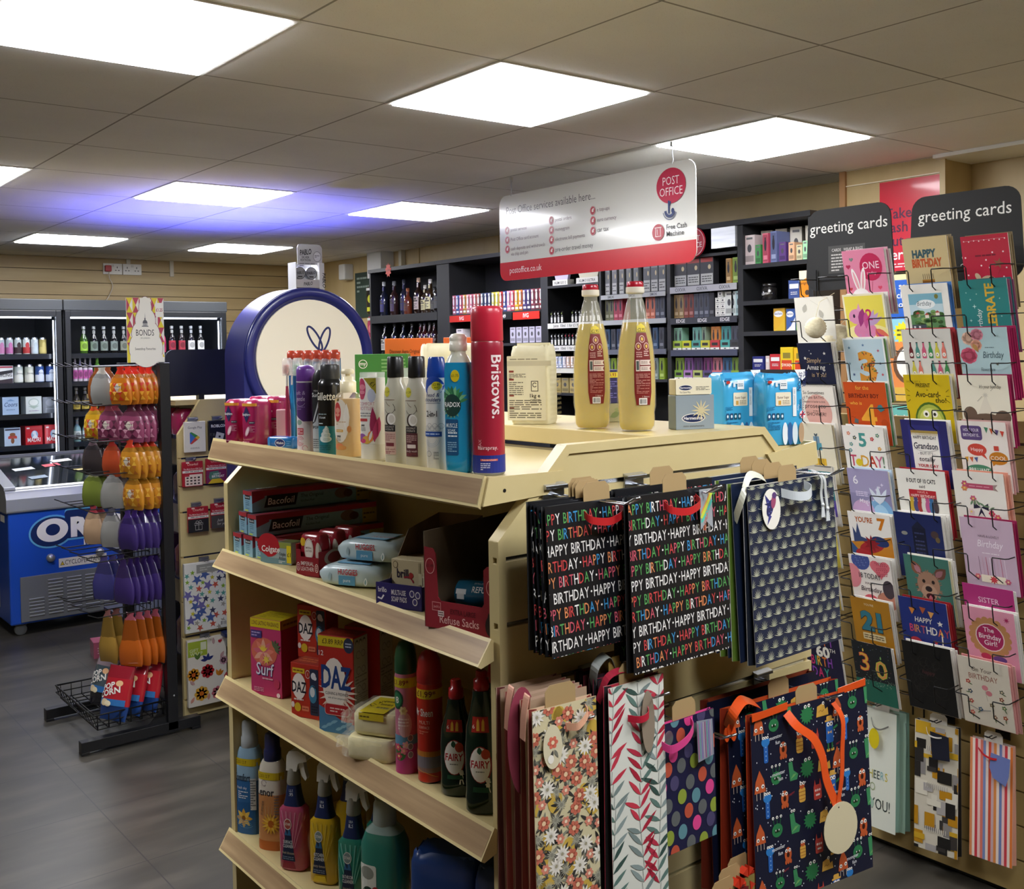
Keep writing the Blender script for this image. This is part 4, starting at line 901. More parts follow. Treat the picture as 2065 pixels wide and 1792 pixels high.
# air fresheners
t=thing('air_freshener_can','pink flowery air freshener can with green cap and price band','air freshener',(-.806,-.738,Z3),-55)
q=[(.003,.0195,.0195),(.165,.0195,.0195)]
body(t,[(0,.018,.018)]+q+[(.171,.0185,.0185)],mats=[mt('#9a9ea6',.3,1),plas('#c2748c'),plas('#c2748c')])
b=MB(); b.loft([(.171,.0188,.0188),(.173,.0196,.0196),(.195,.0192,.0192),(.212,.0165,.0165),(.222,.0115,.012),(.226,.005,.006)],plas('#1c4f2f',.35),24); b.build('cap',t)
def f(p):
    p.rect(-.06,.148,.06,.165,'#cdb822'); p.text('£1.89*',-.004,.1525,.0085,'#7a2a18','C',.014,fit=.032); p.ell(-.010,.127,.0125,.0165,'#1d4a34'); p.ell(-.010,.127,.0095,.0125,'#2f7a50'); p.text('8',-.010,.121,.011,'#e9e6dc','C',.02)
    p.rect(-.03,.05,.03,.066,'#5f93b5'); p.rect(-.03,.0,.03,.05,'#b8407c'); p.ell(-.006,.036,.012,.014,'#3f6a3a')
    for u,v,c in ((-.01,.045,'#d9506a'),(.002,.04,'#e27c8c'),(-.008,.03,'#c73a5a'),(.006,.05,'#e9b0b8')): p.flower(u,v,.007,c,'#f0d890',5)
    p.ell(.004,.085,.013,.022,'#d8aeb2'); p.flower(.002,.109,.008,'#e8d7a0','#a88a2c',6); p.lines(-.008,.075,.012,.097,4,'#f5e9e6')
    for v in (.062,.047,.033): p.ell(.014,v,.005,.006,'#e6dcd8'); p.ell(.014,v,.004,.005,'#8f7a80')
prn(t,Wrap([(.0,.0195,.0195),(.165,.0195,.0195)]),f)
t=thing('polish_can','red furniture polish can with yellow price band beside the pink can','polish',(-.797,-.797,Z3),-52)
body(t,[(0,.020,.020),(.002,.0215,.0215),(.16,.0215,.0215),(.166,.0205,.0205)],mats=[mt('#9a9ea6',.3,1),plas('#b7281b'),plas('#b7281b')])
b=MB(); b.loft([(.166,.0205,.0205),(.168,.0215,.0215),(.185,.0212,.0212),(.205,.0185,.0185),(.216,.0125,.012),(.22,.005,.005)],plas('#a5201f',.35),24); b.build('cap',t)
def f(p):
    p.rect(-.07,.142,.07,.158,'#cdb01f'); p.text('£1.99*',-.001,.1455,.0098,'#6a2a10','C',.016,fit=.040); p.text('Mr Sheen',-.006,.113,.0125,'#ece4de','C',.014,0,fit=.036); p.text('MULTI',-.004,.1,.0055,'#e6b9a8','C',fit=.02); p.text('SURFACE',-.004,.092,.0045,'#e6b9a8','C',fit=.02); p.lines(-.014,.082,.004,.089,2,'#d98a70')
    p.rect(-.07,.045,.07,.054,'#b8742a'); p.rect(-.07,.026,.07,.045,'#77707a'); p.rect(-.07,.018,.07,.026,'#8a6a62'); p.path([(-.02,.022),(0,.018),(.02,.01)],.001,'#d98a3a')
prn(t,Wrap([(.0,.0215,.0215),(.16,.0215,.0215)]),f)
# washing-up liquid
m_fg=mt('#0d2a1e',.12,0,.35,.5)
def fairy(lab,loc,rz,s=1.0):
    t=thing('washing_up_liquid',lab,'washing-up liquid',loc,rz,'dark green washing-up liquid bottles')
    q=[(0,.023,.016),(.004,.027,.019),(.022,.0275,.0195),(.03,.0265,.0185),(.085,.0272,.019),(.112,.025,.0175),(.136,.0175,.0145),(.152,.0145,.0135),(.16,.0138,.0135)]
    q=[(z*s,a,b_) for z,a,b_ in q]
    body(t,q,m_fg,e=2.5)
    b=MB(); z0=.16*s; b.lathe([(.0118,z0),(.0125,z0+.002),(.0122,z0+.016),(.009,z0+.017),(.0088,z0+.028),(.0075,z0+.03)],plas('#a3141c',.3),20); b.build('cap',t)
    def f(p):
        v=.066*s; p.ell(0,v,.0175,.029,'#9c2a26'); p.ell(-.0008,v,.0162,.0275,'#f1eee6'); p.text('FAIRY',-.0008,v-.005,.0115,'#b21f28','C',.022,.08,fit=.030); p.leaf(-.001,v+.016,.012,.008,R(95),'#1d4a30'); p.ell(.008,v+.017,.007,.008,'#c2482c'); p.lines(-.008,v-.013,.006,v-.009,1,'#8c8c84')
        p.ell(.011,v-.024,.0036,.0045,'#e9e6dc'); p.ell(.011,v-.032,.003,.005,'#e9e6dc'); p.path([(.007,v-.031),(.011,v-.028),(.0155,v-.0265)],.0014,'#e9e6dc'); p.path([(.009,v-.036),(.0085,v-.043)],.0016,'#e9e6dc'); p.path([(.0125,v-.036),(.0145,v-.043)],.0016,'#e9e6dc')
        p.poly([(-.012,.128*s),(.012,.128*s),(.014,.108*s),(-.014,.108*s)],'#a3241a'); p.poly([(-.006,.110*s),(-.001,.110*s),(-.0015,.122*s),(-.0035,.126*s),(-.0055,.122*s)],'#d9a53a'); p.poly([(.002,.110*s),(.007,.110*s),(.0065,.122*s),(.0045,.126*s),(.0025,.122*s)],'#d9a53a'); p.text('6',-.0105,.113*s,.006,'#f0e4d8')
        p.poly([(-.013,.03*s),(.014,.03*s),(.012,.037*s),(-.012,.037*s)],'#174a30')
    prn(t,Wrap(q[1:],2.5,0,.004),f)
fairy('dark green washing-up bottle with white oval label beside the red polish can',(-.795,-.872,Z3),-48,.98)
fairy('taller dark green washing-up bottle against the near end panel',(-.803,-.953,Z3),-46,1.2)
fairy('dark green washing-up bottle behind the two front ones',(-.735,-.895,Z3),-50,1.1)
# ================================================================== FOURTH SHELF
Z4=.5455
def softener(lab,loc,rz,capc,base,up,nm,h=.19):
    t=thing('fabric_softener_bottle',lab,'fabric softener',loc,rz,'fabric softener bottles')
    q=[(0,.027,.019),(.005,.032,.022),(.03,.0328,.0225),(.12,.0322,.0222),(.16,.031,.0215),(.18,.027,.0195),(.19,.021,.018)]
    body(t,q,mats=[base]*3+[up]*3,e=2.6)
    b=MB(); b.lathe([(.0185,.19),(.019,.194),(.0185,.212),(.0165,.214),(.0162,.238),(.0148,.246),(.009,.249)],capc,24); b.build('cap',t)
    def f(p):
        p.rect(-.05,.152,.05,.168,'#cdb420'); p.text('£2.00 RRP',-.010,.1565,.0072,'#6a4a10','C',.01,fit=.03); W_={'Comfort': '#1a2a40','Lenor': '#2c2a30'}
        p.text(nm,-.008,.118,.0165,W_[nm],'C',.012,0,fit=.044)
        if nm == 'Comfort':
            p.rect(-.03,.0,.03,.07,'#22598f'); p.text('fresh sky',-.008,.1,.006,'#dfeaf4',fit=.026); p.lines(-.018,.078,.008,.096,4,'#dfeaf4'); 
            for i in range(8): p.leaf(-.004,.035,.022,.010,R(i*45),('#d9a83a','#e8c45a')[i % 2])
            p.ell(-.004,.035,.005,.006,'#8a5a1c')
            for i in range(5): p.arc(.0,.05,.02+i*.004,200,300,.0012,'#4f8cc0')
            p.rect(.014,.055,.026,.125,'#c8cdd0'); p.lines(.0145,.057,.0255,.123,12,'#55606a')
        else:
            p.arc(-.010,.145,.006,0,330,.001,'#9a8a90'); p.rect(-.03,.0,.03,.02,'#b5622a'); p.lines(.014,.07,.024,.12,8,'#7a706a'); p.text('SUMMER',-.012,.09,.006,'#5a4a40','C',0,0,1,80)
            for i in range(16): p.leaf(.006,.058,.024,.005,R(i*22.5),('#e0a92c','#eec04a')[i % 2])
            p.ell(.006,.058,.007,.008,'#b5621c')
            for i in range(5): p.path([(-.012+i*.006,.07),(-.014+i*.008,.096)],.0007,'#b59a6a')
    prn(t,Wrap(q[1:5],2.6,0,.006),f)
softener('blue and clear fabric softener bottle with yellow band beside the end panel',(-.797,-.066,Z4),-58,mt('#b5bcc0',.25,0,0,.3,0,.8),mt('#2d66a0',.2,0,0,.5),mt('#8fb2cc',.2,0,0,.5),'Comfort')
softener('white and orange fabric softener bottle with dark blue cap',(-.792,-.172,Z4),-56,mt('#1b2250',.3,0,0,.4),mt('#c98a52',.2,0,0,.5),mt('#d9d2c4',.2,0,0,.5),'Lenor')
m_spw=mt('#d6d3ca',.35,0,0,.2); m_spg=mt('#8f8d84',.4)
def spray(lab,loc,rz,c,c2,top,low,fine=1):
    t=thing('spray_cleaner_bottle',lab,'spray cleaner',loc,rz,'trigger spray cleaners')
    q=[(0,.026,.016),(.005,.031,.02),(.08,.0318,.0205),(.125,.03,.0195),(.133,.0215,.016),(.15,.0165,.0145),(.176,.0125,.0125)]
    body(t,q,mats=[c]*4+[mt('#15285a',.35,0,0,.3)]*2,e=3)
    b=MB(); b.lathe([(.0135,.176),(.0145,.179),(.0125,.2),(.011,.21)],m_spg,20); b.build('collar',t)
    b=MB(); P=[(-.012,.205),(-.010,.236),(-.004,.246),(.016,.248),(.034,.240),(.036,.228),(.016,.222),(.012,.205)]
    b.prism(P,-.0105,.0105,m_spw,'y'); b.build('spray_head',t,.003)
    b=MB(); b.prism([(.014,.224),(.026,.224),(.029,.206),(.0335,.192),(.030,.186),(.022,.195),(.017,.21)],-.006,.006,m_spw,'y'); b.build('trigger',t,.002)
    b=MB(); p=Pr(b,Wrap(q[1:4],3,0,.006))
    if fine:
        for i in range(7): p.poly([(.0+(i-3)*.003,.05),(.0+(i-3)*.003+.0015,.05),((i-3)*.0105+.003,.124),((i-3)*.0105,.124)],c2)
        p.poly([(-.021,.022),(.011,.022),(.001,.088),(-.004,.1),(-.009,.088)],'#17233f'); p.poly([(-.013,.075),(.003,.075),(-.003,.097),(-.005,.1),(-.007,.097)],'#2f6290'); p.ell(-.005,.098,.0088,.0115,'#e6e0da'); p.ell(-.005,.098,.0076,.010,'#a3483f' if top == 'SURFACE' else '#7d8c8c'); p.text('STAR',-.005,.0955,.0052,'#f3efe6','C',.012,fit=.013)
        p.text(top,-.005,.058,.0068,'#dfe3ea','C',.01,fit=.022); p.text('CLEANER',-.005,.0495,.0068,'#dfe3ea','C',.01,fit=.024); p.text(low,-.005,.036,.0055,'#c9b8a0','C',0,.25,fit=.028); p.lines(-.018,.024,.008,.032,2,'#7d8aa0'); p.poly([(-.02,.0065),(.012,.0065),(.008,.019),(-.016,.019)],shade('#8a2c3a' if top == 'SURFACE' else '#d9b82a' if top == 'KITCHEN' else '#1d5a52',1))
    p2=Pr(b,Wrap(q[4:],2,0,.004)); p2.text('KILLS' if top == 'SURFACE' else 'NATURAL',-.003,.163,.0052,'#cfd6e6','C',.006,fit=.02); p2.text('99.9%' if top == 'SURFACE' else 'OILS',-.003,.1545,.0065,'#e3e8f2','C',.012,fit=.02)
    b.build('label_print',t)
spray('pink trigger spray cleaner standing beside the orange softener',(-.800,-.288,Z4),-56,mt('#b0486a',.25,0,0,.4),'#cf7f98','SURFACE','fresh blossom')
spray('yellow trigger spray cleaner between the pink and green ones',(-.778,-.380,Z4),-56,mt('#c7a21c',.25,0,0,.4),'#d9ba3c','KITCHEN','zesty lemon')
spray('green trigger spray cleaner beside the big teal bottle',(-.778,-.496,Z4),-56,mt('#1d7a68',.25,0,0,.4),'#6fb8a8','BATHROOM','jasmine')
spray('second yellow trigger spray cleaner in the dark behind the front one',(-.700,-.345,Z4),-56,mt('#c7a21c',.25,0,0,.4),'#d9ba3c','KITCHEN','zesty lemon',0)
spray('second green trigger spray cleaner in the dark behind the front one',(-.700,-.470,Z4),-56,mt('#1d7a68',.25,0,0,.4),'#6fb8a8','BATHROOM','jasmine',0)
t=thing('cleaning_liquid_bottle','large teal cleaning liquid bottle with pale cap and white label','cleaning liquid',(-.762,-.585,Z4),-58)
q=[(0,.038,.026),(.006,.045,.031),(.09,.0455,.0315),(.15,.045,.031),(.172,.036,.026),(.186,.021,.019)]
body(t,q,mats=[mt('#2d7f70',.2,0,0,.5)]*4+[mt('#8fa39c',.25,0,0,.4)]*2,e=2.8); body(t,[(.182,.021,.019),(.186,.023,.021),(.222,.021,.019),(.23,.016,.015)],mt('#a9b5b0',.3,0,0,.3),name='cap')
def f(p): p.rrect(-.042,.0,-.004,.115,.004,'#dfe3dc'); p.ell(-.024,.1,.015,.012,'#8f948a'); p.ell(-.022,.054,.0155,.021,'#17372c'); p.text('Cif',-.022,.046,.021,'#f2f2ea','C',.02,fit=.024); p.ell(-.006,.066,.0085,.0105,'#a82c30'); p.lines(-.011,.062,-.002,.07,2,'#f0dcd8'); p.lines(-.038,.008,-.008,.03,4,'#6a7a74')
prn(t,Wrap(q[1:4],2.8,0,.008),f)
def f(p): p.rect(-.06,0,.06,.05,'#c9c6b8'); p.poly([(-.06,.03),(.06,.05),(.06,.1),(-.06,.12)],'#2c6cae'); p.ell(-.02,.05,.014,.018,'#b3242c'); p.rect(.01,.02,.05,.05,'#c9b83a')
sack('dishwasher_salt_bag','dark blue bag with white base at the shelf end below the washing-up bottles','bag',(-.735,-.76,Z4),-60,.13,.08,.19,mt('#1c3f80',.3,0,0,.3),f)
sack('dishwasher_salt_bag','second dark blue bag behind it at the bottom shelf end','bag',(-.700,-.895,Z4),-60,.12,.08,.2,mt('#1a3468',.3,0,0,.3))
t=thing('bleach_bottle','dark bottle with red round cap nearest the end panel','bottle',(-.780,-.955,Z4),-50)
body(t,[(0,.03,.022),(.005,.034,.026),(.1,.034,.026),(.13,.02,.018)],mt('#1c2350',.3,0,0,.3)); body(t,[(.13,.022,.022),(.134,.026,.026),(.15,.024,.024),(.16,.014,.014)],mt('#9c1f2a',.25,0,0,.4),name='cap')
# dark goods on the base shelf
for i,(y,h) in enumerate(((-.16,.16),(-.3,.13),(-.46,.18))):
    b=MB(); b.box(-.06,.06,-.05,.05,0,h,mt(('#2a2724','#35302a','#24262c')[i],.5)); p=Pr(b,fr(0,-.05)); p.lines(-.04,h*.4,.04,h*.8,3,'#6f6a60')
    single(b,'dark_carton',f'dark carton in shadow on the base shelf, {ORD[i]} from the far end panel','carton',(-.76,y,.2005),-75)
# ================================================================== GIFT BAGS ON THE SLATTED END
m_chr=mt('#b9bcc2',.25,1)
def hook(lab,x,z,L=.17,y=None,rz=0,m=None,yb=None,par=True):
    """twin-wire slatwall hook projecting along local -y"""
    t=thing('slatwall_hook',lab,'hook',(x,YN if y is None else y,z),rz,'slatwall hooks'); m=m or m_chr
    b=MB(); b.box(-.022,.022,-.004,-.0008,-.028,.004,m); b.prism([(-.012,.0),(-.012,.006),(.004,.010),(.004,.006),(-.004,.004),(-.004,0)],-.022,.022,m,'x'); b.build('clip_plate',t,.001)
    b=MB(); b.tube([(-.006,-.003,-.01),(-.006,-L+.02,-.008),(-.006,-L,.002),(0,-L-.004,.004),(.006,-L,.002),(.006,-L+.02,-.008),(.006,-.003,-.01)],.0017,m); b.build('wire_prong',t); return t
def bagmb(w,h,d,col,inner,seed=1):
    """flat-hanging gift bag: front and back sheet, gusset folded inwards at both sides, open top; base centre of the front sheet at origin"""
    b=MB(); n=8; th=.0006; rr=random.Random(seed)
    def sheet(y_of,m,fl):
        vs=[]; 
        for i in range(n+1):
            for j in range(n+1):
                u=-w/2+w*j/n; v=h*i/n; vs.append((u,y_of(u,v),v))
        b.add(vs,[(i*(n+1)+j,i*(n+1)+j+1,(i+1)*(n+1)+j+1,(i+1)*(n+1)+j) for i in range(n) for j in range(n)],m,True)
    fy=lambda u,v: 0.0
    by=lambda u,v: d*(.55+.45*(1-v/h))
    sheet(fy,col,0); sheet(by,col,1); sheet(lambda u,v: fy(u,v)+.0008,inner,0); sheet(lambda u,v: by(u,v)-.0008,inner,0)
    return b,fy,by
def gusset(b,w,h,d,by,c):
    for s in (-1,1):
        vs=[]
        for v in (0,h*.5,h): vs += [(s*w/2,0,v),(s*(w/2-.012),by(0,v)*.5,v),(s*w/2,by(0,v),v)]
        b.add(vs,[(0,1,4,3),(1,2,5,4),(3,4,7,6),(4,5,8,7)],c)
class BagS(Flat):
    def __init__(s,fy): s.fy=fy
    def pt(s,u,v,off): return (u,s.fy(u,v)-off,v)
def giftbag(lab,loc,rz,w,h,d,col,inner,gus,draw,rx=0,group=None,tab='#a98f63',cord=None):
    t=thing('gift_bag',lab,'gift bag',loc,rz,group,rx)
    b,fy,by=bagmb(w,h,d,mt(col,.35,0,0,.3),mt(inner,.6),int(w*1e4)); gusset(b,w,h,d,by,mt(gus,.45)); b.build('bag_sheet',t)
    if draw:
        b=MB(); p=Pr(b,BagS(fy),.0005,.00003,.35); p.win=(-w/2+.0005,.0005,w/2-.0005,h-.0005); draw(p); b.build('pattern_print',t)
    if tab:
        b=MB(); b.prism([(-.026,-.012),(.026,-.012),(.026,.018),(.018,.026),(-.018,.026),(-.026,.018)],d*.45,d*.45+.0008,mt(tab,.6),'y'); b.build('hanger_tab',t).location=(0,0,h)
    return t
def loop(t,pts,c,wd=.009,wdir=(0,0,1),name='ribbon_handle'):
    b=MB(); b.ribbon(pts,wdir,wd,mt(c,.3,0,0,.3),.0005); return b.build(name,t)
def smooth(pts,k=6):
    """Catmull-Rom"""
    P=[Vector(p) for p in pts]; out=[]
    for i in range(len(P)-1):
        a,b,c,d=P[max(i-1,0)],P[i],P[i+1],P[min(i+2,len(P)-1)]
        for j in range(k):
            t=j/k; out.append(.5*((2*b)+(c-a)*t+(2*a-5*b+4*c-d)*t*t+(3*b-a-3*c+d)*t ** 3))
    return out+[P[-1]]
def tag(t,pts_fn,c,name='gift_tag',y=-.006,th=.0008,draw=None,orig=(0,0,0)):
    b=MB(); b.prism(pts_fn,y,y+th,mt(c,.4),'y')
    if draw: draw(Pr(b,fr(0,y),.0003))
    o=b.build(name,t); o.location=orig; return o
def ellp(a,b_,n=28,u=0,v=0): return [(u+a*math.cos(2*math.pi*i/n),v+b_*math.sin(2*math.pi*i/n)) for i in range(n)]
HBC=['#e9e7e2','#c64a4a','#5aa05a','#3f8fc4','#d98a5a','#c65a6a']
def hb_draw(w,h,seed):
    def f(p):
        rr=random.Random(seed); rows=int(h/.0222)+1
        msg='HAPPY BIRTHDAY'
        for i in range(rows):
            v=h-.008-(i+1)*.0222+.004; u=-w/2-rr.uniform(.0,.07); white=i % 3 == 2
            while u < w/2:
                for k,ch in enumerate(msg+'·'):
                    if ch == ' ': u += .005; continue
                    if ch == '·': p.ell(u+.003,v+.008,.0016,.0016,'#e9e7e2',8); u += .008; continue
                    c='#e9e7e2' if white else HBC[rr.choice((0,1,2,3,4,5,1,2))]
                    p.k=i % 3; u += p.text(ch,u,v,.0155,c,'L',.004,0,.62,2)+.0013
    return f
b1=dict(w=.212,h=.212,d=.016,col='#17181c',inner='#d9d6cf',gus='#17181c')
def bday(lab,loc,seed,rz=0,rx=0,fine=1,w=.212,h=.212):
    t=giftbag(lab,loc,rz,w,h,.016,'#17181c','#3a3a3a','#121316',hb_draw(w,h,seed),rx,'black happy birthday gift bags')
    if fine:
        loop(t,smooth([(-.034,-.002,h-.018),(-.03,-.014,h-.026),(0,-.02,h-.030),(.03,-.016,h-.022),(.036,-.002,h-.014)]),'#c3272c',.011)
        tag(t,[(-.014,.028),(.014,.028),(.014,-.034),(0,-.022),(-.014,-.034)],'#9ea3a8','foil_tag',-.008,.0006,lambda p: (p.path([(-.012,-.016),(.0,.002),(.013,.022)],.006,'#c9d84a'),p.path([(-.012,-.022),(.004,-.004),(.013,.01)],.004,'#4fc0b0'),p.path([(-.012,-.008),(.002,.01),(.012,.027)],.003,'#d9a04a'),p.text('BIRTHDAY',.001,-.02,.006,'#d9704a','C',0,0,.8,75)),(.052,0,h-.03))
    return t
bday('black happy birthday bag with red ribbon and rainbow foil tag on the first hook',(-.724,-1.158,1.178),3,0,-3)
bday('black happy birthday bag directly behind the one with the rainbow tag',(-.727,-1.148,1.180),8,0,-4,0)
bday('black happy birthday bag third deep on the first hook',(-.729,-1.139,1.181),12,0,-3,0)
bday('black happy birthday bag against the board on the first hook',(-.731,-1.130,1.183),15,0,-2,0)
bday('taller black happy birthday bag with silver tag on the middle hook',(-.594,-1.190,1.136),21,0,-2,1,.216,.258)
bday('black happy birthday bag behind the silver tagged one',(-.580,-1.150,1.142),31,0,-2,0,.216,.258)
def fern(p,w=.25,h=.295):
    r=0; v=.004
    while v < h:
        u=-w/2+(.0 if r % 2 else .0134)
        while u < w/2+.01:
            for k,a in enumerate((-76,-54,-36,-18,0,18,36,54,76)):
                p.k=r % 3; p.leaf(u,v,(.0105,.0125,.0145,.0155)[min(k,7-k)],.0011,R(90+a),'#a9ad94' if r % 2 else '#b9bca6')
            u += .0268
        v += .0178; r += 1
def fernbag(lab,loc,rz,rx,fine,gus='#5d7a2a'):
    t=giftbag(lab,loc,rz,.25,.295,.018,'#1c2740','#c9c6bc',gus if not fine else '#1a2230',fern if fine else None,rx,'navy fern pattern gift bags')
    return t,.295
t,h=fernbag('navy bag with silver fern fans and hummingbird tag, front of its hook',(-.284,-1.172,1.085),2,-3,1)
loop(t,smooth([(-.034,-.002,h-.018),(-.02,-.02,h-.024),(.006,-.026,h-.026),(.028,-.02,h-.018),(.03,-.004,h-.010)]),'#cfd6da',.015)
def bird(p):
    p.ell(-.004,.002,.0085,.015,'#2a2c5c',rot=-.5); p.poly([(-.010,.0),(-.017,.026),(-.002,.012)],'#34367a'); p.poly([(-.004,.004),(-.019,.010),(-.002,.012)],'#23265c'); p.poly([(-.008,-.008),(-.014,-.026),(-.001,-.012)],'#3a3c86'); p.ell(.006,.012,.0065,.012,'#9c4a6a',rot=-.3); p.ell(.009,.022,.006,.0055,'#5a3a72'); p.poly([(.013,.024),(.026,.019),(.013,.021)],'#3a3a40')
    for u,v in ((-.006,.004),(-.002,-.004),(-.008,-.006),(-.01,.012)): p.ell(u,v,.0012,.0012,'#7f86c8',8)
tag(t,ellp(.025,.034),'#ebe8dc','oval_tag',-.0045,.0008,bird,(-.067,0,h-.042))
for i,(u,z2) in enumerate(((.074,.05),(.088,.058))):
    loop(t,smooth([(.066,.004,h+.012),(.072+i*.006,-.012,h-.002),(u,-.008,h-.03),(u+.003,-.008,h-z2)]),'#c6ccce',.010,(1,.2,0),'ribbon_end'); b=MB(); b.sphere((u+.003,-.008,h-z2),.0035,mt('#dfe3e4',.3),10,6); b.prism([(u+.0,h-z2),(u+.006,h-z2),(u+.009,h-z2-.022),(u-.003,h-z2-.022)],-.0085,-.0075,mt('#c6ccce',.3),'y'); b.build('ribbon_knot',t)
for i,(y,x) in enumerate(((-1.148,-.292),(-1.126,-.296),(-1.104,-.300))):
    t2,h=fernbag(f'navy fern bag edge with green gusset, {ORD[i]} behind the hummingbird one',(x,y,1.088+.004*i),1,-3,0)
    if i == 0: loop(t2,smooth([(-.12,0,h-.06),(-.122,-.02,h-.02),(-.09,-.012,h+.012),(-.05,-.008,h+.004),(-.03,0,h-.01)]),'#d9dccb',.014,(0,.6,.8))
# lower row
def floral(p,w=.110,h=.34):
    rr=random.Random(4)
    for i in range(26): p.k=0; p.ell(rr.uniform(-w/2,w/2),rr.uniform(0,h),rr.uniform(.008,.014),rr.uniform(.012,.02),'#c9a94a',12)
    pts=[]
    for i in range(700):
        u,v=rr.uniform(-w/2,w/2),rr.uniform(0,h)
        if all((u-a) ** 2+(v-c) ** 2 > .0160 ** 2 for a,c in pts): pts.append((u,v))
    for k,(u,v) in enumerate(pts):
        p.k=3
        for j in range(7): p.k=3; p.leaf(u,v,rr.uniform(.013,.019),.0048,rr.uniform(0,6.3),('#3c3a38','#55534c','#8a8a7a')[j % 3])
        p.k=5; z=k % 4
        if z == 0: p.flower(u,v,.0105,'#c9705a','#e9c9a0',7)
        elif z == 1:
            for j in range(11): p.k=6; p.leaf(u,v,.0135,.004,j*.571,'#eae6da')
            p.ell(u,v,.0025,.0025,'#a09a80',8)
        elif z == 2: p.flower(u,v,.0075,'#d98a74','#f0dcc0',6)
        else:
            for j in range(14): p.k=6; p.leaf(u,v,.0095,.0015,j*.449,'#a9a896')
            p.ell(u,v,.003,.003,'#8c8b7c',8)
t=giftbag('tall yellow and coral floral bottle bag at the corner, front of its hook',(-.836,-1.195,.785),-4,.110,.34,.02,'#d3c9a2','#d9ba9a','#8f3f38',floral,-1,'tall floral bottle bags'); h=.34
loop(t,smooth([(.0,-.003,h-.03),(.012,-.014,h-.03),(.03,-.012,h-.018),(.034,-.003,h-.012)]),'#dfa98a',.010,(0,.1,1))
tag(t,ellp(.016,.03),'#d9d0b0','oval_tag',-.006,.0008,lambda p: [p.flower(.0,.006,.009,'#d9705a','#f0d8b0',6),p.leaf(0,-.004,.016,.005,4.4,'#4a4a44'),p.leaf(.002,-.004,.014,.005,5.2,'#7a7a6c'),p.ell(-.004,-.016,.005,.006,'#f0ece0')],(-.026,0,h-.052))
for i,(x,y,c) in enumerate(((-.828,-1.168,'#8f3f38'),(-.824,-1.148,'#7c3a3c'),(-.822,-1.126,'#9a4a44'),(-.820,-1.104,'#6a3434'))):
    t=giftbag(f'floral bottle bag edge with dull red gusset, {ORD[i]} behind the corner one',(x,y,.79),-3,.110,.34,.02,'#a88f78','#b59a84',c,None,-1,'tall floral bottle bags',None)
    if i in (0,2): loop(t,smooth([(-.05,.0,h-.01),(-.058,-.012,h+.014),(-.066,-.014,h-.01),(-.068,-.012,h-.045)]),'#cf9a84',.012,(0,1,.2))
    if i == 1: tag(t,ellp(.026,.075),'#8c3a4c','long_tag',-.004,.001,None,(-.05,0,h-.06))
def leafy(p,w=.118,h=.36):
    rr=random.Random(9); cs=['#a8283c','#b8344a','#5d7a72','#39524c','#8a9a98','#7a8a88','#c23a4c']
    for j,(u0,lean) in enumerate(((-.050,3),(-.004,-3),(.046,3))):
        v=-.02-.012*j; u=u0
        while v < h:
            for s in (-1,1):
                p.k=2; c=cs[(int(v*400)+j+(s > 0)*2) % 7]; p.leaf(u,v,rr.uniform(.030,.042),.0074,R(90-s*rr.uniform(38,64)),c)
            p.k=1; p.path([(u,v),(u+.0006*lean,v+.0185)],.0007,'#55605c'); v += .0185; u += .0006*lean*(1 if int(v*12) % 2 else-1)
t=giftbag('tall white bottle bag with red and grey-green leaves and brown tag',(-.684,-1.182,.762),0,.114,.36,.02,'#d9dcd2','#c23a4c','#2a2a2c',leafy,-1,'tall leafy bottle bags'); h=.36
loop(t,smooth([(-.022,-.003,h-.05),(-.006,-.014,h-.053),(.012,-.012,h-.05),(.016,-.003,h-.04)]),'#b8243a',.010)
tag(t,ellp(.0135,.046),'#8f8170','long_tag',-.007,.0008,None,(.016,0,h-.063))
for i,(x,y,c) in enumerate(((-.678,-1.155,'#23242a'),(-.676,-1.132,'#4a1c26'),(-.672,-1.108,'#2a2a2e'))):
    t=giftbag(f'leafy bottle bag edge with dark gusset, {ORD[i]} behind the front one',(x,y,.765),0,.114,.36,.022,'#3a2a30','#7a2a38',c,None,-1,'tall leafy bottle bags','#b08f4a' if i < 2 else None)
    if i == 0: loop(t,smooth([(-.058,0,h-.03),(-.05,-.012,h+.006),(-.02,-.014,h+.012),(.0,-.006,h-.005)]),'#a8243c',.011,(0,.8,.5))
    if i == 1: loop(t,smooth([(-.05,0,h-.02),(-.058,-.016,h+.018),(-.03,-.012,h+.03),(-.01,-.004,h)]),'#8f9490',.016,(0,.9,.3))
def dots(p,w=.122,h=.2):
    cs=['#b9c4cc','#d9478a','#8a9a3c','#b8523c','#4a4468','#5d8a94','#b9c4cc']; rr=random.Random(2); k=0
    for i in range(9):
        for j in range(5):
            u=-w/2+(j+(.5 if i % 2 else 0))*.030+rr.uniform(-.004,.004); v=.004+i*.0245+rr.uniform(-.004,.004); c=cs[(k*3+i) % 7]; k += 1; p.k=k % 3
            p.ell(u,v,.0098,.0115,mt(c,.18,.85) if c == '#b9c4cc' else c,22)
t=giftbag('small navy bag with coloured and silver dots and pink ribbon',(-.574,-1.178,.842),0,.122,.2,.014,'#1b1c3e','#d9478a','#1b1c3e',dots,-1); h=.2
loop(t,smooth([(-.06,-.002,h-.028),(-.05,-.014,h-.034),(-.022,-.018,h-.026),(.0,-.012,h-.014),(.004,-.003,h-.006)]),'#d9478a',.012)
tag(t,[(-.018,.03),(.018,.026),(.02,-.03),(-.016,-.034)],'#8a8f9c','foil_tag',-.012,.0008,lambda p: [p.path([(-.014+i*.004,-.03),(-.016+i*.004,.026)],.0012,('#a83a7a','#5aa0a8','#8a6ac0','#c8a8c0')[i % 4]) for i in range(8)],(.026,0,h-.036))
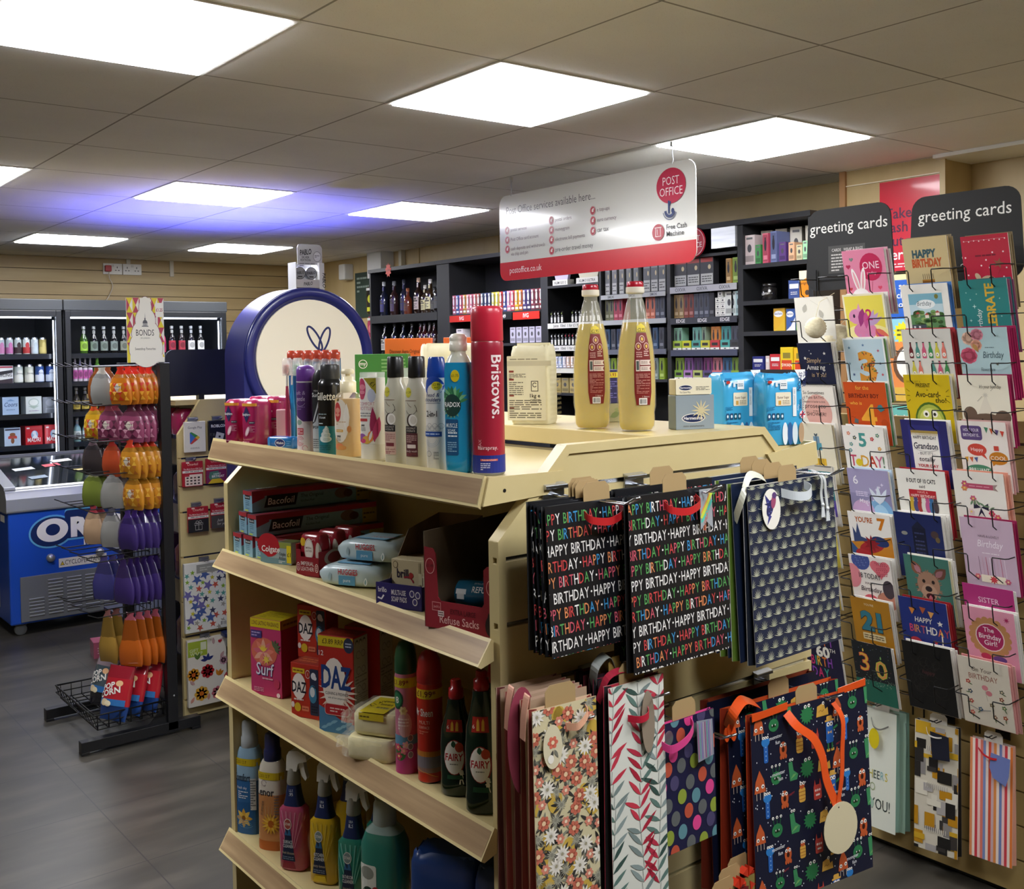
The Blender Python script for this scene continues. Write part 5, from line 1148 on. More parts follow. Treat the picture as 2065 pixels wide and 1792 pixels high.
# monsters bag: small cheerful creatures, none of them a known one
def eye(p,u,v,r): p.ell(u,v,r,r,'#f0eee6',12); p.ell(u+r*.1,v-r*.1,r*.45,r*.45,'#1a1a20',8)
def creature(p,k,u,v,s):
    B,O,Y,G,RD='#2a62b0','#c05a30','#d9a84a','#2f7a4a','#b8443a'; k %= 10; p.k=2
    if k == 0: p.poly([(u-s*.8,v-s),(u+s*.8,v-s),(u+s*.6,v+.2*s),(u,v+1.3*s),(u-s*.6,v+.2*s)],O); [p.rect(u+x*s-.0006,v-1.7*s,u+x*s+.0006,v-s,'#c9b8a8') for x in (-.5,0,.5)]; eye(p,u-.4*s,v-.5*s,.22*s); eye(p,u+.4*s,v-.4*s,.22*s)
    elif k == 1: p.rrect(u-.55*s,v-1.2*s,u+.55*s,v+1.2*s,.2*s,B); p.rrect(u-.7*s,v+1.1*s,u+.7*s,v+1.3*s,.08*s,Y); p.rrect(u-.45*s,v+1.2*s,u+.4*s,v+1.7*s,.15*s,Y); eye(p,u-.2*s,v+.8*s,.24*s); eye(p,u+.25*s,v+.8*s,.24*s); p.poly([(u-.3*s,v+.1*s),(u,v-.05*s),(u+.3*s,v+.1*s),(u+.3*s,v-.25*s),(u,v-.1*s),(u-.3*s,v-.25*s)],'#d9b080'); p.path([(u+.5*s,v+.2*s),(u+1.2*s,v+.5*s)],.25*s,G); [p.rrect(u+x*s-.2*s,v-2.1*s,u+x*s+.3*s,v-1.8*s,.08*s,Y) for x in (-.35,.3)]; [p.rect(u+x*s-.1*s,v-1.9*s,u+x*s+.1*s,v-1.2*s,G) for x in (-.3,.3)]
    elif k == 2: p.star(u,v,1.1*s,G,14,.68); eye(p,u-.2*s,v+.9*s,.2*s); eye(p,u+.35*s,v+.95*s,.2*s)
    elif k == 3: p.rrect(u-.5*s,v-s,u+.5*s,v+.6*s,.3*s,Y); [p.rect(u-.5*s,v-.7*s+i*.4*s,u+.5*s,v-.62*s+i*.4*s,'#a8642c') for i in range(3)]; p.ell(u,v+.8*s,.4*s,.35*s,O); eye(p,u-.15*s,v+1.05*s,.2*s); eye(p,u+.25*s,v+1.05*s,.2*s)
    elif k == 4: p.ell(u,v,.75*s,.7*s,G); [p.path([(u+x*s,v+.5*s),(u+1.4*x*s,v+1.3*s)],.0008,G) for x in (-.4,0,.4)]; [eye(p,u+1.4*x*s,v+1.35*s,.16*s) for x in (-.4,0,.4)]; p.rect(u-.35*s,v-.2*s,u+.35*s,v+.1*s,'#14301c'); [p.poly([(u+x*s-.08*s,v+.1*s),(u+x*s+.08*s,v+.1*s),(u+x*s,v-.12*s)],'#f0eee6') for x in (-.22,.22)]
    elif k == 5: p.rrect(u-.3*s,v-1.3*s,u+.3*s,v+.8*s,.2*s,B); p.ell(u,v+.9*s,.6*s,.5*s,'#2f7ac0'); [eye(p,u+x*s,v+1.35*s,.16*s) for x in (-.3,0,.3)]; [p.ell(u,v-s+i*.45*s,.08*s,.08*s,'#9cc0e0',6) for i in range(4)]
    elif k == 6: p.poly([(u-s,v-.7*s),(u+s,v-.7*s),(u+.9*s,v+.2*s),(u+.5*s,v),(u+.3*s,v+.8*s),(u-.8*s,v+.5*s)],Y); eye(p,u+.2*s,v+.75*s,.2*s); p.path([(u-.6*s,v-.2*s),(u-.3*s,v),(u,v-.2*s),(u+.3*s,v)],.0008,'#7a4a1c')
    elif k == 7: p.rrect(u-.6*s,v-s,u+.6*s,v+.6*s,.2*s,RD); [p.poly([(u+x*s-.15*s,v+.5*s),(u+x*s+.15*s,v+.5*s),(u+x*s,v+1.2*s)],RD) for x in (-.4,.4)]; [p.ell(u+x*s,v,.14*s,.14*s,'#f0d0c8',8) for x in (-.3,0,.3)]; p.rect(u-.3*s,v-.6*s,u+.3*s,v-.4*s,'#f0e0d8')
    elif k == 8: p.poly([(u-.5*s,v+1.2*s),(u+.1*s,v+1.3*s),(u+.3*s,v+.2*s),(u+s,v-.3*s),(u+.8*s,v-.9*s),(u-.3*s,v-.9*s)],'#3f8a5a'); [p.path([(u-.2*s+i*.2*s,v-.7*s+i*.1*s),(u+.3*s+i*.2*s,v-.2*s)],.0008,'#8ac06a') for i in range(3)]; eye(p,u-.2*s,v+1.5*s,.16*s); eye(p,u+.15*s,v+1.5*s,.16*s)
    else: p.ell(u,v,.6*s,.9*s,O); p.ell(u,v-.05*s,.25*s,.32*s,'#3a1a14'); eye(p,u-.28*s,v+.5*s,.22*s); eye(p,u+.28*s,v+.5*s,.22*s); [p.ell(u+x*s,v-.9*s,.2*s,.3*s,O,8) for x in (-.4,0,.4)]
def monst(p,w=.285,h=.325):
    rr=random.Random(6); k=0
    for i in range(8):
        for j in range(8):
            u=-w/2+.016+j*.038+(i % 2)*.019+rr.uniform(-.003,.003); v=h-.02-i*.045+rr.uniform(-.004,.004)
            creature(p,k*3+i+j,u,v,rr.uniform(.0135,.0165)); k += 1
    for i in range(170): p.k=1; p.ell(rr.uniform(-w/2,w/2),rr.uniform(0,h),.0011,.0013,'#d9dce0',7)
    for i in range(5):
        u,v=rr.uniform(-w/2+.03,w/2-.03),.03+i*.062; p.k=6
        p.text('monster',u,v,.0062,'#dfe2e6','C',.008,0,1,3); p.text('fun',u+.004,v-.010,.0062,'#dfe2e6','C',.008,0,1,3); p.text('rarrr',-u*.8,v+.022,.005,'#a83a44','C',.006,.2,1,12)
t=giftbag('navy monster bag with orange ribbon and round blank tag, front of its hook',(-.262,-1.185,.672),-7,.285,.325,.02,'#161a30','#c8501c','#8a2a14',monst,-2,'navy monster gift bags'); h=.325
oc='#d9501c'
loop(t,smooth([(-.062,-.003,h-.008),(-.05,-.016,h-.03),(-.018,-.02,h-.055),(.0,-.022,h-.09),(.006,-.024,h-.13),(.028,-.024,h-.178)]),oc,.02,(1,.2,.3)); loop(t,smooth([(.052,-.003,h-.012),(.06,-.016,h-.04),(.052,-.02,h-.09),(.046,-.022,h-.135),(.032,-.024,h-.178)]),oc,.013,(1,.2,.1),'ribbon_tail')
b=MB(); b.ribbon([(-.142,-.004,h-.002),(-.06,-.004,h+.004)],(0,0,1),.012,mt(oc,.35)); b.build('ribbon_trim',t)
b=MB(); b.ribbon([(.07,.002,h+.002),(.135,-.004,h+.010)],(0,0,1),.012,mt(oc,.35)); b.build('ribbon_trim',t)
tag(t,ellp(.0415,.044),'#d3c9a6','round_tag',-.027,.001,lambda p: p.ell(-.004,.036,.0015,.0015,'#3a2a20',8),(.034,0,h-.218))
t=giftbag('navy monster bag behind the tagged one with orange side folds',(-.280,-1.145,.678),-4,.285,.325,.03,'#161a30','#c8501c','#8a2a14',monst,-2,'navy monster gift bags')
loop(t,smooth([(-.142,0,h-.03),(-.15,-.02,h+.0),(-.12,-.014,h+.016),(-.09,-.006,h+.006),(-.07,0,h-.004)]),oc,.02,(0,.8,.5)); b=MB(); [b.prism(ellp(.006,.012,10,-.146+.006*(i-1),h-.03-.006*abs(i-1)),-.008-.002*i,-.006-.002*i,mt(oc,.4),'y') for i in range(3)]; b.build('ribbon_bow',t)
giftbag('navy monster bag deepest on its hook',(-.286,-1.105,.684),-3,.285,.325,.03,'#161a30','#8a3a1c','#6a2212',None,-2,'navy monster gift bags',None)
# red bow bags at the very bottom
for i,(x,y) in enumerate(((-.50,-1.185),(-.46,-1.165),(-.42,-1.15))):
    t=giftbag(f'gift bag below the dotted one with shiny red bow, {ORD[i]} along',(x,y,.50),0,.11,.24,.015,('#6a1c22','#8a7a40','#5a1a20')[i],'#8a2a24','#5a1a1c',None,0,'bags with red bows near the floor')
    b=MB(); rr=random.Random(i)
    for k in range(6): a=k*1.05; b.prism([(math.cos(a)*.004,math.sin(a)*.004),(math.cos(a-.35)*.02,math.sin(a-.35)*.02),(math.cos(a+.35)*.02,math.sin(a+.35)*.02)],-.012-.002*(k % 3),-.004,mt('#c8341c',.3,0,0,.4),'y')
    b.build('ribbon_bow',t).location=(0,0,.235)
HK=[(-.72,1.396,'first hook in the top groove, holding the birthday bags'),(-.545,1.396,'middle hook in the top groove, holding the taller birthday bag'),(-.23,1.396,'end hook in the top groove, holding the fern bags'),
      (-.80,1.1,'hook at the corner holding the floral bottle bags'),(-.65,1.1,'hook holding the leafy bottle bags'),(-.50,1.002,'hook holding the small dotted bag'),(-.22,1.002,'hook holding the monster bags')]
for x,z,lb in HK: hook('chrome slatwall '+lb,x,z,.185 if z > 1.2 else .17)
# ================================================================== GREETING CARD DISPLAY
XC=1.2
CG=thing('card_wall_gondola','tan slatted board carrying the greeting card racks and hanging bottle bags','shelving',(0,0,0))
b=MB(); b.box(XC+.012,XC+.03,-1.6,-.045,.02,1.385,m_olive)
z=.02
while z < 1.38:
    b.box(XC,XC+.012,-1.6,-.045,z+.003,min(z+.097,1.385),m_olive); z += .1
o=b.build('slat_board',CG,.001)
g=MB(); z=.12
while z < 1.38: g.box(XC+.006,XC+.0115,-1.6,-.046,z-.003,z+.003,mt('#8f8468',.3,.8)); z += .1
g.build('groove_strip',o)
b=MB(); b.box(XC-.002,XC+.034,-.05,-.03,0,1.4,m_cream); b.box(XC+.03,XC+.5,-1.6,-.03,0,.12,m_dark); b.build('end_upright',CG)
def wirepocket(yl,yr,z,xb=1.19,xf=1.04):
    """one rack tier: wires from the back out to the front, turned in and down in front of the card"""
    b=MB(); r=.0016; q=(yl-yr)*.26
    for s,y in ((1,yl),(-1,yr)):
        b.tube([(xb,y,z+.004),(xf+.01,y,z),(xf,y-s*.006,z),(xf-.002,y-s*q,z),(xf,y-s*(q+.002),z-.004),(xf+.008,y-s*(q+.002),z-.05),(xf+.07,y-s*(q+.002),z-.085),(xb,y-s*(q+.002),z-.1)],r,m_wire,6)
    b.tube([(xb,yl,z-.1),(xb,yr,z-.1)],r,m_wire,6); b.tube([(xb,yl,z+.004),(xb,yr,z+.004)],r,m_wire,6)
    return b
ZT=[1.90,1.765,1.63,1.495,1.36,1.228,1.094,.96,.828,.692]
CW=[(-.168,-.312),(-.345,-.492),(-.545,-.695),(-.722,-.868),(-.93,-1.08)]
def header(t,y0,y1,z0,z1,price):
    ym,w,h=(y0+y1)/2,(y0-y1)/2,z1-z0; b=MB(); r=.045; P=[]
    for cx,cz,a in ((w-r,z1-r,0),(-w+r,z1-r,90),(-w+r*.8,z0+r*.8,180),(w-r*.8,z0+r*.8,270)):
        for k in range(7): t_=R(a+k*15); P.append((ym-(cx+r*math.cos(t_)),cz+r*math.sin(t_)))
    b.prism(P,XC-.002,XC+.002,mt('#161616',.6),'x'); o=b.build('header_board',t)
    b=MB(); p=Pr(b,Flat((XC-.002,ym,z0),(0,-1,0),(0,0,1)))
    p.text('greeting cards',-.002,h-.078,.036,'#efeee9','C',.002,0,fit=.288)
    if price:
        p.rect(-.075,.045,.062,.135,'#3c3b39'); p.text('CARDS   WRAP & BAGS',-.004,.116,.0095,'#cfcdc8','C',.004,fit=.115); p.lines(-.064,.05,-.02,.11,6,'#bdbbb6'); p.lines(-.008,.075,.02,.11,4,'#bdbbb6'); p.lines(.03,.09,.055,.11,2,'#bdbbb6')
    else: p.text('card',.02,.055,.022,'#d9d7d2'); p.text('corner',.024,.032,.018,'#d9d7d2'); p.lines(.0,.016,.05,.024,1,'#9a9894')
    b.build('lettering',o)
for k,(cols_,hdr) in enumerate((((0,1),(-.125,-.432,1.80,2.058,1)),((2,3),(-.503,-.838,1.80,2.056,0)),((4,),None))):
    t=thing('card_rack',('black wire card rack under the header with the price panel','black wire card rack under the header nearer the picture edge','black wire card rack cut by the picture edge')[k],'card rack',(0,0,0),0)
    if hdr: header(t,*hdr)
    for c in cols_:
        yl,yr=CW[c]
        for y in (yl+.008,yr-.008):
            b=MB(); b.tube([(1.19,y,.46),(1.19,y,1.86)],.0028,m_wire,8); b.build('upright_wire',t)
        for i,zt in enumerate(ZT[1:]+[.56]):
            if c == 0 and i == 9: continue
            wirepocket(yl+.004,yr-.004,zt+.058).build('wire_pocket',t)
def card(lab,y,ztop,w,h,col,draw,env=('#efede6',),x=1.06,lean=13,roll=0,rz=-90,paper='#f3f1ea'):
    loc=(x+h*math.sin(R(lean)),y,ztop-h*math.cos(R(lean)))
    m=mt(col,.38,0,0,.15)
    b=MB(); b.box(-w/2,w/2,0,.0012,0,h,m); b.box(-w/2,w/2,.0012,.0026,0.0005,h-.0006,mt(paper,.6))
    t=thing('greeting_card',lab,'greeting card',loc,rz+roll,None,lean)
    b.build('card_sheet',t)
    if draw:
        b=MB(); p=Pr(b,fr(0,0),.0003,.00002,.4); p.win=(-w/2+.0003,.0003,w/2-.0003,h-.0003); draw(p,w,h); b.build('card_print',t)
    for i,c in enumerate(env):
        b=MB(); b.box(-w/2,w/2,0,.0022,0,h,mt(c,.55)); d=.0055*(i+1)
        single(b,'greeting_card',f'spare {("white" if c in ("#efede6", "#f3f1ea") else "coloured")} card {ORD[i]} behind the '+' '.join(lab.replace(",","").split()[:10]),'greeting card',(loc[0]+d,y-.004*(i+1),loc[2]+.003*((i % 2)*2-1)),rz+roll+random.uniform(-1.2,1.2),None,lean)
    return t
W_='#efede6'
# --- second column (ages)
def c_one(p,w,h):
    p.ell(.022,.145,.038,.043,'#c22a58'); p.text('ONE',.022,.140,.022,'#f6d9e2','C',.004,0,fit=.056); p.text('today',.022,.122,.010,'#f0c0cf'); p.path([(.022,.1),(.016,.07),(.02,.05)],.001,'#b0284f')
    for u,r in ((-.034,.25),(-.010,-.15)): p.ell(u,.105,.0085,.04,'#f4f1ee',rot=r); p.ell(u,.105,.0042,.03,'#e9a9b4',rot=r)
    p.ell(-.022,.055,.03,.026,'#f4f1ee'); p.heart(-.055,.15,.008,'#b8315a'); p.heart(-.042,.172,.007,'#7f8a86'); p.heart(.045,.08,.007,'#d9506a'); p.heart(-.055,.08,.006,'#c03a44')
def c_two(p,w,h):
    p.rect(-w/2+.006,.006,w/2-.006,h-.006,'#e9d95a'); p.ell(0,.075,.08,.03,'#f0e6a0')
    p.ell(-.005,.085,.04,.027,'#d985b0'); p.ell(-.03,.13,.026,.024,'#dc92ba'); p.poly([(-.05,.125),(-.058,.118),(-.04,.112)],'#dc92ba'); p.poly([(-.026,.15),(-.018,.172),(-.012,.148)],'#e3a0c4'); p.leaf(-.005,.155,.06,.024,R(-105),'#9c3a7a'); p.leaf(.004,.145,.055,.018,R(-95),'#c2568f'); p.ell(-.038,.132,.004,.006,'#3a2440')
    for a in (30,48,66): p.leaf(.01,.1,.055,.016,R(a),'#c0a0c8')
    for a in (-70,-50,-30): p.leaf(.03,.09,.05,.016,R(a),'#b8407c' if a ==-50 else '#d9705a')
    p.text('2',.014,.118,.034,'#c22a6a','C',.012); 
    for u in (-.03,-.008,.014): p.rect(u,.045,u+.009,.075,'#d08ab8')
def c_three(p,w,h):
    p.rect(-w/2+.004,.004,w/2-.004,h-.004,'#b9cfd8'); p.text('3',.006,.062,.092,'#d9963a','C',.05); rr=random.Random(1)
    for i in range(46):
        a=rr.uniform(0,6.28); r=rr.uniform(.022,.034); c=(.004,.132) if i % 2 else (.004,.092); u,v=c[0]+r*math.cos(a),c[1]+r*.8*math.sin(a)
        if u >-.02: p.ell(u,v,.004,.0022,('#7a5a3a','#5d7a4a','#a8442c')[i % 3],8,a)
    for u,v,c in ((-.05,.17,'#3f6a8a'),(.05,.16,'#b8506a'),(-.055,.12,'#6a8a9a'),(.052,.12,'#3f4a7a'),(-.045,.085,'#4a5a8a'),(.055,.085,'#c04a5a'),(.0,.178,'#5a7aa0')): p.star(u,v,.0055,c)
def c_four(p,w,h):
    p.text('for the',-.008,.176,.013,'#e9b04a','C',.006,0,fit=.045); p.text('BIRTHDAY BOY',-.006,.15,.0135,'#5d2018','C',.014,0,fit=.104); p.text('who is',-.036,.128,.011,'#e9b04a','C',.006); p.text('4',.004,.055,.074,'#eaa83a','C',.02)
    p.poly([(.034,.118),(.046,.106),(.06,.114),(.05,.13),(.04,.128)],'#3f7a82'); p.ell(.055,.07,.012,.014,'#b8481c'); p.text('~',-.05,.08,.02,'#a83a18'); p.poly([(-.05,.07),(-.036,.066),(-.034,.08),(-.046,.084)],'#5a6a6a')
def c_five(p,w,h):
    p.text('5',-.004,.135,.042,'#4f9a94','C',.03); 
    for ch,u,c in (('T',-.045,'#c8486a'),('D',-.004,'#d9a03a'),('A',.022,'#c8402c'),('Y',.045,'#c86a8a'),('!',.06,'#6a8a6a')): p.text(ch,u,.07,.036,c,'C',.01,0,.8)
    p.ell(-.025,.082,.012,.012,'#d9c02a')
    for u,v,c in ((-.05,.175,'#d98a7a'),(.05,.172,'#5a8a7a'),(.03,.16,'#c83a4a'),(-.045,.14,'#5d9a9a'),(.052,.13,'#d9a04a'),(-.03,.162,'#4a5a5a'),(-.05,.12,'#5a9aa8')): p.flower(u,v,.007,c,'#f0e0b0',5)
def c_six(p,w,h):
    p.rect(-w/2,0,w/2,h,'#8f8ab0'); p.rect(-w/2,.12,w/2,h,'#a39cc0'); p.ell(.03,.05,.045,.06,'#7fb0d8'); p.ell(.03,.04,.03,.05,'#a8d0ea'); p.ell(-.03,.06,.04,.04,'#c9a8cc')
    p.text('6',-.045,.150,.028,'#f3f1f6','C',.004); p.text('Magic',-.02,.09,.013,'#efe6f2','C',.004,.2); p.lines(-.05,.11,-.006,.128,3,'#e3daf0')
    for i in range(14): p.star(-.05+(i*37 % 100)/1000,.03+(i*53 % 150)/1000,.0035+(i % 3)*.0015,'#e9e4f4',4,.3)
    for a in (60,90,120): p.leaf(.03,.09,.06,.016,R(a),'#dfe8f4')
def c_seven(p,w,h):
    p.rect(-w/2,0,w/2,.1,'#3a5a8c'); p.poly([(-w/2,.1),(w/2,.13),(w/2,.0),(.02,.0)],'#c8862c'); p.poly([(-.06,.1),(-.06,.15),(-.05,.13),(-.042,.165),(-.034,.12),(.0,.11)],'#3a4a74'); p.text('YOU\'RE',-.018,.168,.017,'#c0601c','C',.02,0,fit=.06); p.text('7',.042,.15,.036,'#cf7a1c','C',.04)
    p.ell(.0,.09,.045,.02,'#a82a30',rot=.3); p.ell(.03,.11,.03,.016,'#26386a',rot=-.2); p.ell(-.03,.06,.03,.018,'#b23238',rot=-.3); p.star(.0,.1,.03,'#8c1f28',9,.5)
def c_18(p,w,h):
    p.ell(-.03,.185,.032,.032,'#4a5a9c'); p.heart(.035,.165,.034,'#d9707c'); p.ell(-.065,.13,.03,.04,'#e08a94'); p.ell(-.01,.045,.03,.03,'#d8606c'); p.ell(.045,.06,.034,.03,'#c88a74'); p.ell(.055,.1,.02,.03,'#4a4048')
    for i in range(40): p.ell(.02+(i*29 % 40)/1000,.14+(i*17 % 50)/1000,.0024,.002,'#b8485c',6)
    for i in range(18): p.ell(-.05+(i*23 % 42)/1000,.165+(i*13 % 34)/1000,.002,.002,'#7a8ac0',6)
    p.text('18 TODAY',-.004,.128,.017,'#3a3438','C',.006,0,fit=.075); p.text('HAPPY',-.006,.108,.008,'#6a5a5e','C'); p.text('Birthday',-.004,.085,.016,'#4a3a44','C',.004,.15,fit=.072)
def c_21(p,w,h): p.text("YOU'RE",-.004,.178,.007,'#f0e0b8'); p.text('21',-.002,.098,.058,'#3a2a1c','C',.07,0,fit=.098); p.text('21',-.002,.099,.058,'#35788a','C',.05,0,fit=.09); p.rrect(-.038,.064,.04,.086,.002,'#d9cba0'); p.lines(-.034,.068,.036,.082,2,'#5d4a30')
def c_30(p,w,h):
    p.rect(-w/2,.0,w/2,.075,'#2a6a58'); rr=random.Random(3)
    for i in range(90): p.k=1; p.ell(rr.uniform(-w/2,w/2),rr.uniform(.06,.1),.0012,.0012,('#b9c4a8','#7a9a8a')[i % 2],6)
    for i in range(30): p.k=1; p.ell(rr.uniform(-w/2,w/2),rr.uniform(.1,.2),.0015,.0012,('#6a7a9a','#8a5a5a','#7a8a5a')[i % 3],6)
    p.text('3',-.03,.105,.06,'#d9604a','C',.02); p.text('3',-.03,.105,.06,'#e0b84a','C',-.01); p.text('0',.026,.088,.06,'#b8c84a','C',.02); p.text('0',.026,.088,.06,'#e0905a','C',-.008); p.leaf(-.03,.168,.012,.005,R(90),'#f0d060'); p.leaf(.028,.152,.012,.005,R(90),'#8ac06a')
A=[('pink one today card with bunny ears and balloon','#e28aa8',c_one,(W_,'#d9a3b4',W_)),('yellow two card with pink pony','#efe9c8',c_two,(W_,W_)),('pale blue three card with orange numeral','#eef0ee',c_three,('#6fa05a',W_)),
     ('orange four card for a birthday boy','#c8501f',c_four,('#5d9a6a',W_)),('white five today card with bunting letters','#efece4',c_five,(W_,W_)),('lilac six card with sparkles','#b9b2cc',c_six,(W_,'#c2d8ea')),('white seven card with red and blue splash','#efece6',c_seven,(W_,W_,W_)),
     ('white eighteen today card with hearts and balloons','#f0e9e2',c_18,(W_,W_)),('ochre twenty one card with blue numerals','#b07c22',c_21,(W_,W_)),('dark thirty card with glitter and green base','#202428',c_30,(W_,))]
for i,(lb,col,fn,env) in enumerate(A): card(lb,(-.418,-.418,-.417,-.419,-.412,-.429,-.43,-.432,-.433,-.436)[i],ZT[i],.143 if i < 8 else .135,.2,col,fn,env,1.06,13,1.2-(i % 3))
# --- third column
def c_hb(p,w,h): p.text('HAPPY',-.004,.152,.022,'#3a5a64','C',.05,0,fit=.074); p.text('BIRTHDAY',.002,.124,.023,'#c05a30','C',.05,0,fit=.092); p.rect(-.018,.07,.02,.086,'#a8742c'); p.rect(-.018,.078,.02,.081,'#7a4a1c'); [p.path([(-.014+k*.0062,.087),(-.015+k*.0062,.103)],.0013,'#4a3a30') for k in range(6)]
def c_vil(p,w,h):
    p.rect(-.052,.07,.054,.182,'#bcd4dc'); p.rect(-.052,.15,.054,.182,'#7aaec0'); p.ell(.0,.15,.03,.014,'#e9eeee'); p.text('Birthday',-.004,.146,.014,'#3a5058','C',.0,.2,fit=.046); p.rect(-.052,.07,.054,.12,'#5d8a5a'); rr=random.Random(8)
    for i in range(50): p.ell(rr.uniform(-.05,.05),rr.uniform(.075,.128),.009,.006,rr.choice(('#6f9a5a','#48703f','#8fae6a','#3a5a34')),8); p.k -= 1
    for u,v in ((-.028,.118),(.0,.114),(.034,.12)): p.rect(u-.006,v-.005,u+.006,v+.004,'#e6dfd2'); p.poly([(u-.008,v+.004),(u+.008,v+.004),(u,v+.011)],'#a8483c')
    p.rect(-.052,.07,-.006,.09,'#46525a'); p.rect(-.046,.073,-.04,.086,'#dfe4e4'); p.rect(-.03,.073,-.024,.086,'#dfe4e4'); p.ell(.036,.172,.006,.007,'#7a7a3a')
def c_beer(p,w,h):
    cs=['#6a2a30','#4a8a80','#c85a78','#3f8a50','#c8c04a','#d9786a']
    for r_,v in enumerate((.118,.062)):
        for k in range(6):
            u=-.052+k*.0205+r_*.003; c=cs[(k+r_*4) % 6]
            if r_ and k == 2: continue
            p.rrect(u-.0065,v,u+.0065,v+.026,.002,c); p.poly([(u-.0065,v+.024),(u+.0065,v+.024),(u+.0025,v+.036),(u-.0025,v+.036)],c); p.rect(u-.0025,v+.034,u+.0025,v+.048,c); p.rect(u-.003,v+.046,u+.003,v+.049,'#3a3434'); p.ell(u,v+.011,.0048,.006,'#f0ede4'); p.text(('CHEERS','BIRTHD')[r_][k],u,v+.008,.0055,'#2a2424','C',.02)
def c_avo(p,w,h):
    p.text("DON'T GET A",-.04,.182,.005,'#7a6a1a','C'); p.text('PRESENT',-.012,.168,.0115,'#3a3410','C',.014,.1,fit=.045); p.text('in',.0,.157,.006,'#3a3410'); p.text('Avo-card-',.0,.138,.0175,'#3a3410','C',.014,.1,fit=.078); p.text('tho!',.038,.122,.0145,'#3a3410','C',.014,.1)
    p.ell(.0,.065,.048,.058,'#4a6a24'); p.ell(0,.063,.043,.053,'#a8b44a'); p.ell(0,.06,.036,.045,'#ccd06a'); p.ell(-.012,.087,.0095,.0105,'#f0eee4'); p.ell(.014,.087,.0095,.0105,'#f0eee4'); p.ell(-.012,.086,.0045,.005,'#2a2a20'); p.ell(.014,.086,.0045,.005,'#2a2a20'); p.ell(.0,.056,.02,.016,'#5d3420'); p.ell(0,.06,.01,.007,'#8c4a30')
    for s in (-1,1):
        for a in (-20,0,20): p.path([(s*.056+.0,.142+a*.0006),(s*.066,.142+a*.001)],.0013,'#3a3410')
def c_gs(p,w,h):
    p.rect(-.05,.02,.05,.19,'#34347a'); p.rect(-.043,.02,.043,.172,'#efece4'); p.rect(-.043,.166,.043,.174,'#a88f4a'); [p.rect(-.043+k*.0043,.16,-.041+k*.0043,.168,'#a88f4a') for k in range(20)]
    p.text('HAPPY BIRTHDAY',0,.148,.0105,'#34343c','C',.006,0,fit=.074); p.text('Grandson',0,.118,.019,'#2f3348','C',.014,0,fit=.076); p.arc(.0,.2,.09,245,295,.0008,'#6a6a74'); p.text('- BUT IT\'S -',0,.1,.008,'#5a5a64','C'); p.text('totally',0,.08,.014,'#3a3a44','C',.006,.15); p.arc(.0,.1,.05,240,300,.0008,'#6a6a74'); p.text('YOUR DAY',0,.062,.009,'#c0303c','C',.02)
def c_cats(p,w,h):
    p.text('8 OUT OF 10 CATS',0,.165,.0125,'#26242a','C',.02,0,fit=.092); p.text('said',.002,.15,.009,'#3a363c','C',.01); p.rect(-.042,.117,.044,.143,'#b82a34'); p.text('HAVE A',.002,.133,.0068,'#e8b0a8','C',.01); p.text('HAPPY BIRTHDAY!',.001,.1205,.0085,'#f0d8d0','C',.012,0,fit=.076)
    for k,c in enumerate(('#c8a83a','#4a4a7a','#a83a3a','#d9d4cc','#b85a8a','#3a6a9a','#4a4044')): u=-.036+k*.0125; p.ell(u,.092,.0085,.02,c); p.ell(u,.112,.006,.0065,c); p.poly([(u-.006,.113),(u-.004,.122),(u-.001,.116)],c); p.poly([(u+.006,.113),(u+.004,.122),(u+.001,.116)],c)
def c_navy(p,w,h): p.poly([(-.022,.16),(0,.182),(.022,.16)],'#1b2038'); p.rect(-.02,.03,.022,.16,'#171b30'); p.lines(-.014,.04,.016,.15,9,'#3a4068',.4); p.ell(-.046,.14,.01,.006,'#8a8a84'); p.ell(.05,.145,.012,.012,'#4a3a3a'); p.ell(.058,.13,.007,.009,'#6a5a3a')
def c_dog(p,w,h):
    p.rect(-w/2+.003,.0,w/2-.003,h-.003,'#46786c'); p.leaf(-.022,.145,.05,.032,R(118),'#8a5a44'); p.leaf(.024,.142,.05,.034,R(42),'#6a4438'); p.leaf(-.022,.15,.036,.018,R(118),'#b8808c'); p.leaf(.026,.146,.034,.018,R(42),'#9a6a70')
    p.ell(0,.118,.036,.042,'#a5806a'); p.ell(0,.095,.025,.026,'#b8967e'); p.ell(-.001,.105,.011,.009,'#2a2224'); p.ell(-.014,.128,.005,.006,'#241c1c'); p.ell(.016,.128,.005,.006,'#241c1c'); p.ell(.002,.082,.014,.01,'#4a2428'); p.leaf(.002,.086,.028,.014,R(-88),'#d0707c'); rr=random.Random(2)
    for i in range(40): a=rr.uniform(0,6.28); p.k=12; p.leaf(.034*math.cos(a),.115+.04*math.sin(a),.012,.003,a+rr.uniform(-.5,.5),rr.choice(('#94705c','#b8967e','#7a5a4a')))
    p.ell(0,.045,.035,.02,'#a5806a'); p.rrect(-.03,.03,.03,.05,.008,'#ddd2c8')
